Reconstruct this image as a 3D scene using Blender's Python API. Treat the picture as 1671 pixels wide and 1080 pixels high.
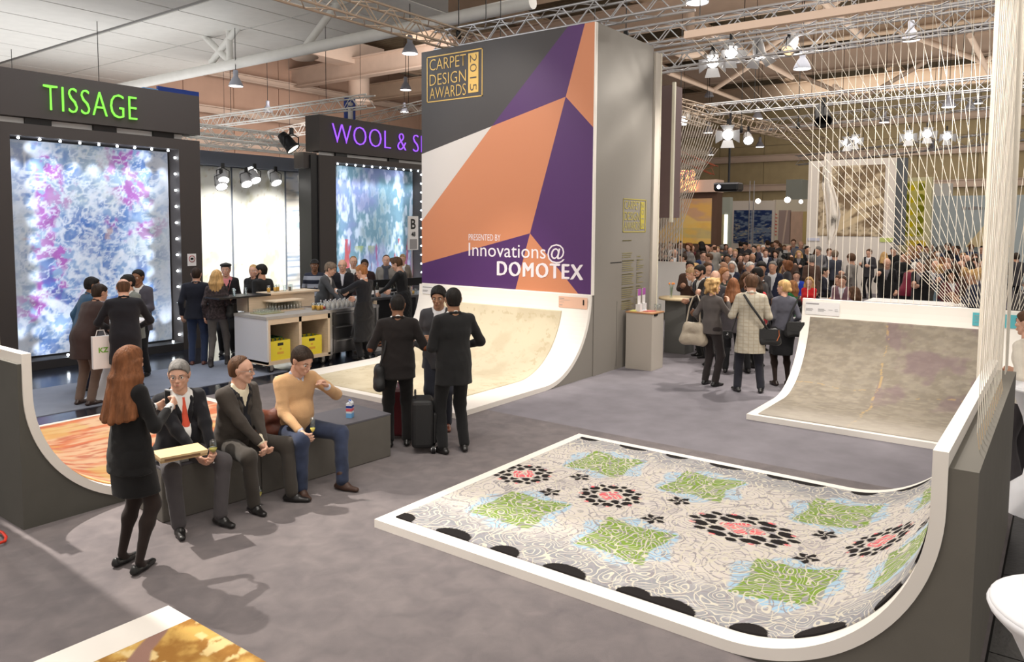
import bpy, bmesh, math, random
import numpy as np
from mathutils import Vector, Matrix
random.seed(7); RNG = np.random.default_rng(7)
for _o in list(bpy.data.objects): bpy.data.objects.remove(_o, do_unlink=True)
SC = bpy.context.scene; COL = SC.collection
PI = math.pi

# ------------------------------------------------------------------ camera
FOC, CX, CY = 1223.9, 835.5, 456.8
PITCH, ROLL, YAW, EYE = 0.0736266, 0.00693759, 0.63681, 2.519
_cp, _sp, _c, _s = math.cos(PITCH), math.sin(PITCH), math.cos(YAW), math.sin(YAW)
_f = np.array([_cp*_c, _cp*_s, -_sp]); _r = np.array([_s, -_c, 0.0]); _u = np.cross(_r, _f)
_cr, _sr = math.cos(ROLL), math.sin(ROLL)
RC = np.array([_r*_cr + _u*_sr, -_r*_sr + _u*_cr, -_f]).T
cam_d = bpy.data.cameras.new('camera'); cam = bpy.data.objects.new('camera', cam_d); COL.objects.link(cam)
cam.matrix_world = Matrix([list(RC[0])+[0], list(RC[1])+[0], list(RC[2])+[EYE], [0, 0, 0, 1]])
cam_d.sensor_fit = 'HORIZONTAL'; cam_d.sensor_width = 36.0
cam_d.lens = 36.0*FOC/1671.0
cam_d.shift_y = -(540.0-CY)/1671.0
cam_d.clip_start = 0.1; cam_d.clip_end = 300
SC.camera = cam

def at(x, y, X=None, Y=None, z=None, D=None):
    "the world point seen at photo pixel x,y on a plane X=, Y= or z=, or at ground distance D"
    r = RC @ np.array([(x-CX)/FOC, -(y-CY)/FOC, -1.0])
    if X is not None: t = X/r[0]
    elif Y is not None: t = Y/r[1]
    elif D is not None: t = D/math.hypot(r[0], r[1])
    else: t = (z-EYE)/r[2]
    return Vector((r[0]*t, r[1]*t, EYE+r[2]*t))

# ------------------------------------------------------------------ world, lights, exposure
SC.view_settings.view_transform = 'Standard'; SC.view_settings.look = 'None'
SC.view_settings.gamma = 1.0; SC.view_settings.use_curve_mapping = False
SC.view_settings.exposure = 0.0
W = bpy.data.worlds.new('hall_air'); SC.world = W; W.use_nodes = True
W.node_tree.nodes['Background'].inputs[0].default_value = (1.0, 0.93, 0.86, 1)
W.node_tree.nodes['Background'].inputs[1].default_value = 0.80

def area(loc, target, size, power, col=(1, .93, .84), sy=None):
    d = bpy.data.lights.new('hall_fill', 'AREA'); d.energy = power; d.size = size; d.color = col
    if sy: d.shape = 'RECTANGLE'; d.size_y = sy
    o = bpy.data.objects.new('hall_fill', d); COL.objects.link(o); o.location = loc
    o.rotation_euler = (Vector(target)-Vector(loc)).to_track_quat('-Z', 'Y').to_euler(); return o
def spot(loc, target, power, ang=40, blend=.3, rad=.05, col=(1, .93, .84)):
    d = bpy.data.lights.new('spot_light', 'SPOT'); d.energy = power; d.spot_size = math.radians(ang); d.spot_blend = blend
    d.shadow_soft_size = rad; d.color = col
    o = bpy.data.objects.new('spot_light', d); COL.objects.link(o); o.location = loc
    o.rotation_euler = (Vector(target)-Vector(loc)).to_track_quat('-Z', 'Y').to_euler(); return o
# halogen floods on the trusses over the stand
spot((2.5, 9.4, 6.4), (2.3, 4.3, 0), 3600, 40, .30, .05)
spot((6.0, 3.0, 6.9), (5.8, 2.6, 0), 700, 62, .8, .1)
spot((8.3, 7.0, 6.6), (9.6, 8.1, 0), 1300, 44, .7, .1)
spot((7.6, 8.8, 6.6), (10.7, 8.3, 3.6), 330, 60, .8, .1)
spot((9.5, 3.0, 6.6), (11.2, 1.9, .4), 600, 44, .7, .1)
spot((13.0, 3.5, 5.5), (10.5, 4.0, 0), 900, 60, .6, .08)
spot((6.2, 7.9, 6.5), (4.3, 8.2, 0), 700, 50, .7, .1)
spot((9.3, 1.6, 5.4), (7.0, .3, 4.0), 700, 60, .5, .1)
spot((10.5, .8, 5.6), (12.1, 2.0, 3.4), 700, 70, .6, .1)
spot((15.0, 6.0, 5.9), (12.6, 4.2, .8), 600, 60, .6, .08)
spot((5.2, .9, 6.0), (7.6, .5, 3.2), 450, 34, .6, .06)
spot((14.6, 3.2, 6.0), (12.2, 6.27, 4.0), 1100, 60, .9, .1)
area((22, 5, 8.5), (22, 5, 0), 14, 1500)  # area lights from here on: broad hall fill, not fixtures on the trusses
area((11, 27, 5.8), (11, 27, 20), 12, 520, (1, .98, .96))  # added uplight that brightens the left ceiling, no lamp modelled here
area((30, 4, 7.6), (30, 4, 20), 20, 1300, (1, .92, .80))  # added uplight for the roof over the crowd, no lamp modelled here
area((24, 26, 8.0), (26, 38, 8), 12, 1500, (1, .92, .86))  # fill added to brighten the left wall
area((48, 8, 9.0), (58, 8, 6), 14, 900, (1, .93, .82))  # fill added to brighten the far end wall
area((3.0, 3.5, 9.0), (4.5, 4.5, 0), 6, 520)
area((7, 13, 7.0), (7, 12, 0), 5, 300, (.9, .95, 1))

# ------------------------------------------------------------------ tagging and linking
def tag(o, label=None, cat=None, group=None, kind=None):
    if label: o['label'] = label
    if cat: o['category'] = cat
    if group: o['group'] = group
    if kind: o['kind'] = kind
    return o
def empty(name, loc=(0, 0, 0), rz=0.0, label=None, cat=None, group=None, kind=None):
    o = bpy.data.objects.new(name, None); COL.objects.link(o); o.location = loc; o.rotation_euler = (0, 0, rz)
    o.empty_display_size = .1
    return tag(o, label, cat, group, kind)
def link(name, me, parent=None, label=None, cat=None, group=None, kind=None):
    o = bpy.data.objects.new(name, me); COL.objects.link(o)
    if parent is not None: o.parent = parent
    return tag(o, label, cat, group, kind)
def copy_tree(o, parent=None):
    c = o.copy(); COL.objects.link(c); c.parent = parent
    for ch in KIDS.get(o.name, []) or [x for x in o.children]: copy_tree(ch, c)
    return c
KIDS = {}

# ------------------------------------------------------------------ materials
MATS = {}
def mat(name, col, rough=.6, metal=0.0, bump=0.0, bscale=60, var=0.0, vscale=6, emit=None, estr=0, spec=None, sheen=0, trans=0, ior=1.45, alpha=None, detail=3, stretch=None):
    if name in MATS: return MATS[name]
    m = bpy.data.materials.new(name); m.use_nodes = True; nt = m.node_tree; b = nt.nodes['Principled BSDF']
    b.inputs['Base Color'].default_value = (*col, 1); b.inputs['Roughness'].default_value = rough; b.inputs['Metallic'].default_value = metal
    if spec is not None: b.inputs['Specular IOR Level'].default_value = spec
    if sheen: b.inputs['Sheen Weight'].default_value = sheen; b.inputs['Sheen Roughness'].default_value = .5
    if trans: b.inputs['Transmission Weight'].default_value = trans; b.inputs['IOR'].default_value = ior
    if emit: b.inputs['Emission Color'].default_value = (*emit, 1); b.inputs['Emission Strength'].default_value = estr
    tc = None
    def coord():
        nonlocal tc
        if tc is None:
            tc = nt.nodes.new('ShaderNodeTexCoord')
            if stretch:
                mp = nt.nodes.new('ShaderNodeMapping'); mp.inputs['Scale'].default_value = stretch
                nt.links.new(tc.outputs['Object'], mp.inputs[0]); tc = mp
        return tc.outputs['Object'] if tc.type == 'TEX_COORD' else tc.outputs[0]
    if var:
        n = nt.nodes.new('ShaderNodeTexNoise'); n.inputs['Scale'].default_value = vscale; n.inputs['Detail'].default_value = detail
        nt.links.new(coord(), n.inputs[0])
        mx = nt.nodes.new('ShaderNodeMix'); mx.data_type = 'RGBA'
        mx.inputs[6].default_value = (*[max(0, c*(1-var)) for c in col], 1); mx.inputs[7].default_value = (*[min(1, c*(1+var)) for c in col], 1)
        mr = nt.nodes.new('ShaderNodeMapRange'); mr.inputs[1].default_value = .3; mr.inputs[2].default_value = .7
        nt.links.new(n.outputs[0], mr.inputs[0]); nt.links.new(mr.outputs[0], mx.inputs[0]); nt.links.new(mx.outputs[2], b.inputs['Base Color'])
    if bump:
        n = nt.nodes.new('ShaderNodeTexNoise'); n.inputs['Scale'].default_value = bscale; n.inputs['Detail'].default_value = 2
        nt.links.new(coord(), n.inputs[0])
        bp = nt.nodes.new('ShaderNodeBump'); bp.inputs['Strength'].default_value = bump; bp.inputs['Distance'].default_value = .01
        nt.links.new(n.outputs[0], bp.inputs['Height']); nt.links.new(bp.outputs[0], b.inputs['Normal'])
    MATS[name] = m; return m
def attr_mat(name, rough=.9, bump=.3, bscale=150, emit=0):
    "colour read from the mesh's painted colour attribute"
    m = mat(name, (1, 1, 1), rough, bump=bump, bscale=bscale); nt = m.node_tree
    a = nt.nodes.new('ShaderNodeVertexColor'); a.layer_name = 'col'
    b = nt.nodes['Principled BSDF']; nt.links.new(a.outputs[0], b.inputs['Base Color']); b.inputs['Specular IOR Level'].default_value = .2
    return m
def flat(name, col, rough=.7): return mat(name, col, rough)
def glow(name, col, s):
    return mat(name, (0.02, 0.02, 0.02), .5, emit=col, estr=s)

# ------------------------------------------------------------------ mesh builder
class MB:
    def __init__(s): s.v = []; s.f = []; s.m = []; s.sm = []
    def add(s, vs, fs, mi=0, smooth=False):
        o = len(s.v); s.v += [tuple(v) for v in vs]
        for f in fs: s.f.append([i+o for i in f]); s.m.append(mi); s.sm.append(smooth)
        return s
    def box(s, a, b, mi=0, rz=0, c=None):
        x0, y0, z0 = a; x1, y1, z1 = b
        vs = [(x0, y0, z0), (x1, y0, z0), (x1, y1, z0), (x0, y1, z0), (x0, y0, z1), (x1, y0, z1), (x1, y1, z1), (x0, y1, z1)]
        if rz:
            cx, cy = c or ((x0+x1)/2, (y0+y1)/2); C_, S_ = math.cos(rz), math.sin(rz)
            vs = [(cx+(x-cx)*C_-(y-cy)*S_, cy+(x-cx)*S_+(y-cy)*C_, z) for x, y, z in vs]
        return s.add(vs, [(0, 3, 2, 1), (4, 5, 6, 7), (0, 1, 5, 4), (1, 2, 6, 5), (2, 3, 7, 6), (3, 0, 4, 7)], mi)
    def tube(s, pts, r, n=8, mi=0, cap=True, r2=None):
        pts = [Vector(p) for p in pts]; N = len(pts); rings = []
        up = Vector((0, 0, 1))
        for i, p in enumerate(pts):
            t = (pts[min(i+1, N-1)]-pts[max(i-1, 0)]).normalized()
            a = t.cross(up)
            if a.length < .05: a = t.cross(Vector((1, 0, 0)))
            a.normalize(); b = t.cross(a)
            rr = r if not hasattr(r, '__len__') else r[i]
            if r2 is not None: rr = r+(r2-r)*i/(N-1)
            rings.append([p+a*(rr*math.cos(2*PI*k/n))+b*(rr*math.sin(2*PI*k/n)) for k in range(n)])
        vs = [v for R in rings for v in R]; fs = []
        for i in range(N-1):
            for k in range(n): fs.append((i*n+k, i*n+(k+1) % n, (i+1)*n+(k+1) % n, (i+1)*n+k))
        s.add(vs, fs, mi, True)
        if cap: s.add(rings[0], [list(range(n))], mi); s.add(rings[-1], [list(range(n))[::-1]], mi)
        return s
    def lathe(s, prof, c=(0, 0, 0), n=24, mi=0, smooth=True):
        vs = []; fs = []
        for r, z in prof:
            for k in range(n): vs.append((c[0]+r*math.cos(2*PI*k/n), c[1]+r*math.sin(2*PI*k/n), c[2]+z))
        for i in range(len(prof)-1):
            for k in range(n): fs.append((i*n+k, i*n+(k+1) % n, (i+1)*n+(k+1) % n, (i+1)*n+k))
        return s.add(vs, fs, mi, smooth)
    def prism(s, poly, off, mi=0):
        "polygon (3D points) extruded by vector off"
        n = len(poly); off = Vector(off); vs = [Vector(p) for p in poly]; vs += [v+off for v in vs]
        fs = [list(range(n))[::-1], [i+n for i in range(n)]]+[(i, (i+1) % n, (i+1) % n+n, i+n) for i in range(n)]
        return s.add(vs, fs, mi)
    def sphere(s, c, r, n=12, mi=0, sc=(1, 1, 1)):
        m = n//2; vs = []; fs = []
        for i in range(m+1):
            a = PI*i/m
            for k in range(n): vs.append((c[0]+sc[0]*r*math.sin(a)*math.cos(2*PI*k/n), c[1]+sc[1]*r*math.sin(a)*math.sin(2*PI*k/n), c[2]+sc[2]*r*math.cos(a)))
        for i in range(m):
            for k in range(n): fs.append((i*n+k, (i+1)*n+k, (i+1)*n+(k+1) % n, i*n+(k+1) % n))
        return s.add(vs, fs, mi, True)
    def mesh(s, name, mats, origin=None):
        me = bpy.data.meshes.new(name)
        vs = s.v
        if origin is not None: vs = [(x-origin[0], y-origin[1], z-origin[2]) for x, y, z in vs]
        me.from_pydata(vs, [], s.f)
        for m in (mats if isinstance(mats, (list, tuple)) else [mats]): me.materials.append(m)
        me.polygons.foreach_set('material_index', s.m); me.polygons.foreach_set('use_smooth', s.sm)
        me.update(); return me
    def build(s, name, mats, parent=None, label=None, cat=None, group=None, kind=None, bevel=0):
        o = None
        if parent is None and s.v:
            a = np.array(s.v); org = ((a[:, 0].min()+a[:, 0].max())/2, (a[:, 1].min()+a[:, 1].max())/2, a[:, 2].min())
            o = link(name, s.mesh(name, mats, org), None, label, cat, group, kind); o.location = org
        else: o = link(name, s.mesh(name, mats), parent, label, cat, group, kind)
        if bevel:
            md = o.modifiers.new('bevel', 'BEVEL'); md.width = bevel; md.segments = 2; md.limit_method = 'ANGLE'
        return o
def quick(kind, *a, **k):
    m = MB(); getattr(m, kind)(*a, **k); return m

def painted_grid(name, P, rgb, m, parent=None, thick=0, **kw):
    "P (nu,nv,3) points, rgb (nu,nv,3) linear colours: a gridded surface with its printed or woven colour"
    nu, nv = P.shape[:2]; me = bpy.data.meshes.new(name)
    idx = np.arange(nu*nv).reshape(nu, nv)
    q = np.stack([idx[:-1, :-1], idx[1:, :-1], idx[1:, 1:], idx[:-1, 1:]], -1).reshape(-1, 4)
    me.vertices.add(nu*nv); me.vertices.foreach_set('co', P.reshape(-1).astype(np.float32))
    me.loops.add(q.size); me.loops.foreach_set('vertex_index', q.reshape(-1).astype(np.int32))
    me.polygons.add(len(q)); me.polygons.foreach_set('loop_start', np.arange(0, q.size, 4, dtype=np.int32))
    me.update(calc_edges=True)
    me.polygons.foreach_set('use_smooth', np.ones(len(q), bool))
    ca = me.color_attributes.new('col', 'FLOAT_COLOR', 'POINT')
    c4 = np.ones((nu*nv, 4), np.float32); c4[:, :3] = rgb.reshape(-1, 3); ca.data.foreach_set('color', c4.reshape(-1))
    me.materials.append(m); me.update()
    o = link(name, me, parent, **kw)
    if thick:
        md = o.modifiers.new('thick', 'SOLIDIFY'); md.thickness = thick; md.offset = -1
    return o
# smooth numpy value noise, for painted patterns
def vnoise(x, y, seed=0):
    r = np.random.default_rng(seed); T = r.random((64, 64)); xi = np.floor(x).astype(int); yi = np.floor(y).astype(int)
    fx = x-xi; fy = y-yi; fx = fx*fx*(3-2*fx); fy = fy*fy*(3-2*fy); a = T[xi % 64, yi % 64]; b = T[(xi+1) % 64, yi % 64]; c = T[xi % 64, (yi+1) % 64]; d = T[(xi+1) % 64, (yi+1) % 64]
    return a*(1-fx)*(1-fy)+b*fx*(1-fy)+c*(1-fx)*fy+d*fx*fy
def fbm(x, y, seed=0, o=4):
    s = 0; a = .5
    for i in range(o): s = s+a*vnoise(x*2**i, y*2**i, seed+i); a *= .5
    return s
def mixc(a, b, t):
    t = np.clip(t, 0, 1)[..., None]; return np.asarray(a)*(1-t)+np.asarray(b)*t
def smooth(a, b, x): t = np.clip((x-a)/(b-a), 0, 1); return t*t*(3-2*t)
def lin(h):
    "sRGB 0-255 -> linear"
    return tuple(((c/255)/12.92 if c/255 <= .04045 else ((c/255+.055)/1.055)**2.4) for c in h)

def text_mesh(s, bold=0.0, depth=.0, sx=1.0, sp=1.0):
    cu = bpy.data.curves.new('t', 'FONT'); cu.body = s; cu.offset = bold; cu.extrude = depth; cu.resolution_u = 3; cu.space_character = sp
    o = bpy.data.objects.new('t', cu); COL.objects.link(o)
    dg = bpy.context.evaluated_depsgraph_get(); me = bpy.data.meshes.new_from_object(o.evaluated_get(dg))
    bpy.data.objects.remove(o, do_unlink=True); bpy.data.curves.remove(cu); me.materials.clear()
    return me
def place_text(name, s, org, right, up, w, h, m, parent=None, bold=0.0, depth=0.0, sp=1.0, split=None, **kw):
    "text stretched to fill w x h from lower left corner org, along unit vectors right / up"
    me = text_mesh(s, bold, 0.0, 1.0, sp)
    n = len(me.vertices); co = np.empty(n*3, np.float32); me.vertices.foreach_get('co', co); co = co.reshape(-1, 3)
    mn = co.min(0); mx = co.max(0)
    R = np.array(right, float); U = np.array(up, float); N = np.cross(R, U)
    a = (co[:, 0]-mn[0])/(mx[0]-mn[0])*w; b = (co[:, 1]-mn[1])/max(1e-6, mx[1]-mn[1])*h
    P = np.array(org)+a[:, None]*R+b[:, None]*U
    me.vertices.foreach_set('co', P.reshape(-1).astype(np.float32)); me.materials.append(m); me.update()
    if split:      # every letter an object of its own
        own = list(range(n))
        def root_(i):
            while own[i] != i: own[i] = own[own[i]]; i = own[i]
            return i
        for e in me.edges: a_, b_ = root_(e.vertices[0]), root_(e.vertices[1]); own[a_] = b_
        groups = {}
        for f in me.polygons: groups.setdefault(root_(f.vertices[0]), []).append(list(f.vertices))
        last = None
        for g_, fs in groups.items():
            ids = sorted({i for f in fs for i in f}); mp_ = {i: k for k, i in enumerate(ids)}
            m2 = bpy.data.meshes.new(split); m2.from_pydata([tuple(P[i]) for i in ids], [], [[mp_[i] for i in f] for f in fs]); m2.materials.append(m); last = link(split, m2, parent)
            if depth: md = last.modifiers.new('t', 'SOLIDIFY'); md.thickness = depth; md.offset = 0
        return last
    o = link(name, me, parent, **kw)
    if depth:
        md = o.modifiers.new('t', 'SOLIDIFY'); md.thickness = depth; md.offset = 0
    return o
# ================================================================== people: bodies and clothes grown as smooth solid fields
def net(d, org, h):
    "surface nets over a distance grid -> verts, quads"
    ins = d < 0
    c = ins.astype(np.int8)
    s = sum(c[i:c.shape[0]-1+i, j:c.shape[1]-1+j, k:c.shape[2]-1+k] for i in (0, 1) for j in (0, 1) for k in (0, 1))
    act = (s > 0) & (s < 8); I = np.argwhere(act)
    if len(I) == 0: return np.zeros((0, 3)), np.zeros((0, 4), int)
    idm = np.full(act.shape, -1, np.int32); idm[act] = np.arange(len(I))
    offs = [(i, j, k) for i in (0, 1) for j in (0, 1) for k in (0, 1)]
    V = {o: d[I[:, 0]+o[0], I[:, 1]+o[1], I[:, 2]+o[2]] for o in offs}
    acc = np.zeros((len(I), 3)); cnt = np.zeros(len(I))
    for ax in range(3):
        for o in offs:
            if o[ax]: continue
            o2 = list(o); o2[ax] = 1; a = V[o]; b = V[tuple(o2)]; m = (a < 0) != (b < 0)
            t = np.where(m, a/np.where(m, a-b, 1), 0)
            p = np.zeros((len(I), 3)); p[:] = o; p[:, ax] = t
            acc[m] += p[m]; cnt[m] += 1
    P = (I+acc/cnt[:, None])*h+org
    Q = []
    for ax in range(3):
        a1, a2 = [(1, 2), (2, 0), (0, 1)][ax]
        sl0 = [slice(None)]*3; sl1 = [slice(None)]*3; sl0[ax] = slice(0, -1); sl1[ax] = slice(1, None)
        A = ins[tuple(sl0)]; B = ins[tuple(sl1)]; E_ = np.argwhere(A != B)
        ok = (E_[:, a1] > 0) & (E_[:, a2] > 0) & (E_[:, a1] < d.shape[a1]-1) & (E_[:, a2] < d.shape[a2]-1); E_ = E_[ok]
        fl = A[E_[:, 0], E_[:, 1], E_[:, 2]]
        def g(da, db):
            e = E_.copy(); e[:, a1] += da; e[:, a2] += db; return idm[e[:, 0], e[:, 1], e[:, 2]]
        q = np.stack([g(-1, -1), g(0, -1), g(0, 0), g(-1, 0)], 1); q[~fl] = q[~fl][:, ::-1]; Q.append(q)
    Q = np.concatenate(Q); return P, Q[(Q >= 0).all(1)]

class Solid:
    def __init__(s, k=70): s.p = []; s.cuts = []; s.k = k
    def cone(s, a, b, r1, r2=None, M=None, grow=0):
        "round cone from a to b; M squashes space (rows = scaled axes)"
        s.p.append((np.array(a, float), np.array(b, float), r1+grow, (r1 if r2 is None else r2)+grow, M)); return s
    def ball(s, c, r, M=None): return s.cone(c, c, r, r, M)
    def chain(s, pts, rs):
        for i in range(len(pts)-1): s.cone(pts[i], pts[i+1], rs[i], rs[i+1])
        return s
    def cut(s, f): s.cuts.append(f); return s
    def mesh(s, h):
        lo = np.min([np.minimum(p[0], p[1])-1.75*max(p[2], p[3])*(1 if p[4] is None else np.linalg.norm(np.linalg.inv(p[4]), 2)/1.2) for p in s.p], 0)-2*h
        hi = np.max([np.maximum(p[0], p[1])+1.75*max(p[2], p[3])*(1 if p[4] is None else np.linalg.norm(np.linalg.inv(p[4]), 2)/1.2) for p in s.p], 0)+2*h
        n = np.ceil((hi-lo)/h).astype(int)+1; ax = [lo[i]+h*np.arange(n[i]) for i in range(3)]
        E_ = np.zeros(n, np.float32)
        for a, b, r1, r2, M in s.p:
            R = max(r1, r2)*(1 if M is None else np.linalg.norm(np.linalg.inv(M), 2))+.06
            i0 = np.maximum(0, np.floor((np.minimum(a, b)-R-lo)/h)).astype(int); i1 = np.minimum(n, np.ceil((np.maximum(a, b)+R-lo)/h).astype(int)+1)
            x, y, z = [ax[i][i0[i]:i1[i]] for i in range(3)]
            P = np.stack(np.meshgrid(x, y, z, indexing='ij'), -1).astype(np.float32)-a
            bb = b-a
            if M is not None: P = P@M.T; bb = M@bb
            L = bb@bb
            if L > 1e-10:
                t = np.clip(P@bb/L, 0, 1); dd = np.sqrt(((P-t[..., None]*bb)**2).sum(-1))-(r1+(r2-r1)*t)
            else: dd = np.sqrt((P**2).sum(-1))-r1
            E_[i0[0]:i1[0], i0[1]:i1[1], i0[2]:i1[2]] += np.exp(np.clip(-s.k*dd, -30, 30)).astype(np.float32)
        d = -np.log(np.maximum(E_, 1e-12))/s.k
        if s.cuts:
            X, Y, Z = np.meshgrid(*ax, indexing='ij')
            for f in s.cuts: d = np.maximum(d, f(X, Y, Z))
        return net(d, lo, h)

def vnormals(V, Q):
    n = np.cross(V[Q[:, 2]]-V[Q[:, 0]], V[Q[:, 3]]-V[Q[:, 1]]); N = np.zeros_like(V)
    for i in range(4): np.add.at(N, Q[:, i], n)
    return N/np.maximum(1e-9, np.linalg.norm(N, axis=1))[:, None]
def folds(V, Q, amp, seed=0):
    "cloth creases: warped ridges pushed along the normal"
    if amp == 0: return V
    r = np.random.default_rng(seed); N = vnormals(V, Q); s = 0
    w = np.sin(V@r.normal(0, 9, 3)+r.random()*6)*.9+np.sin(V@r.normal(0, 14, 3))*.5
    for i in range(4):
        f = r.normal(0, 1, 3); f /= np.linalg.norm(f); s = s+(1-2*np.abs(np.sin(V@f*(16+9*i)+w*(1.1)+r.random()*6)))/(1+.5*i)
    return V+N*(amp*s*.45)[:, None]
def to_mesh(name, parts, mats):
    "parts: list of (verts, quads, material index)"
    VV = []; QQ = []; MI = []; o = 0
    for V, Q, mi in parts:
        VV.append(V); QQ.append(np.asarray(Q)+o); MI.append(np.full(len(Q), mi, np.int32)); o += len(V)
    V = np.concatenate(VV).astype(np.float32); Q = np.concatenate(QQ).astype(np.int32)
    me = bpy.data.meshes.new(name); me.vertices.add(len(V)); me.vertices.foreach_set('co', V.reshape(-1))
    me.loops.add(Q.size); me.loops.foreach_set('vertex_index', Q.reshape(-1)); me.polygons.add(len(Q))
    me.polygons.foreach_set('loop_start', np.arange(0, Q.size, 4, dtype=np.int32)); me.update(calc_edges=True)
    for m in mats: me.materials.append(m)
    me.polygons.foreach_set('material_index', np.concatenate(MI)); me.polygons.foreach_set('use_smooth', np.ones(len(Q), bool)); me.update()
    return me
def ballmesh(c, r, n=8, sc=None):
    m = n//2; V = []; Q = []
    for i in range(m+1):
        a = PI*(i/m)*.998+.001
        for k in range(n): V.append((math.sin(a)*math.cos(2*PI*k/n), math.sin(a)*math.sin(2*PI*k/n), math.cos(a)))
    for i in range(m):
        for k in range(n): Q.append((i*n+k, (i+1)*n+k, (i+1)*n+(k+1) % n, i*n+(k+1) % n))
    return np.array(V)*r+np.array(c), np.array(Q)

def Rz(a): c, s = math.cos(a), math.sin(a); return np.array([[c, -s, 0], [s, c, 0], [0, 0, 1.]])
def Ry(a): c, s = math.cos(a), math.sin(a); return np.array([[c, 0, s], [0, 1, 0], [-s, 0, c]])   # + pitches forward (x down)
def Rx(a): c, s = math.cos(a), math.sin(a); return np.array([[1, 0, 0], [0, c, -s], [0, s, c]])
def unit(v): v = np.asarray(v, float); return v/max(1e-9, np.linalg.norm(v))
def ik(a, t, l1, l2, hint):
    a = np.array(a, float); t = np.array(t, float); v = t-a; L = np.linalg.norm(v); L2 = min(L, (l1+l2)*.998)
    u = v/L; t = a+u*L2; x = (l1*l1-l2*l2+L2*L2)/(2*L2); y = math.sqrt(max(0, l1*l1-x*x))
    h = np.array(hint, float); h = h-u*(h@u); h = unit(h); return a+u*x+h*y, t
D2R = math.pi/180

def skin_mat(tone):
    cols = {'fair': (.62, .36, .26), 'tan': (.50, .27, .18), 'olive': (.36, .19, .115), 'brown': (.24, .115, .065), 'dark': (.12, .055, .032)}
    m = mat('skin_'+tone, cols[tone], .5, var=.12, vscale=14, spec=.35)
    b = m.node_tree.nodes['Principled BSDF']; b.inputs['Subsurface Weight'].default_value = .08; b.inputs['Subsurface Radius'].default_value = (.02, .008, .004)
    return m
def cloth(col, kind='wool', name=None):
    key = '%s_%d_%d_%d' % (kind, *[round(c*400) for c in col])
    return mat(key, col, .88, bump=.35 if kind != 'satin' else .05, bscale={'wool': 260, 'knit': 120, 'denim': 300, 'leather': 60}.get(kind, 260), var={'denim': .35, 'leather': .3}.get(kind, .10), vscale=7, sheen=0.0 if kind == 'leather' else .12, spec=.25)
HAIR = {'black': (.012, .010, .009), 'dark': (.03, .018, .012), 'brown': (.085, .042, .022), 'auburn': (.17, .066, .028), 'grey': (.17, .16, .15), 'greybrown': (.17, .125, .09), 'blond': (.50, .31, .13), 'white': (.6, .58, .55), 'ginger': (.30, .13, .05), 'sand': (.33, .21, .11)}
def hair_mat(c):
    m = mat('hair_'+c, HAIR[c], .6, bump=.8, bscale=90, var=.4, vscale=30, stretch=(1, 1, .12), spec=.2); return m

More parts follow.
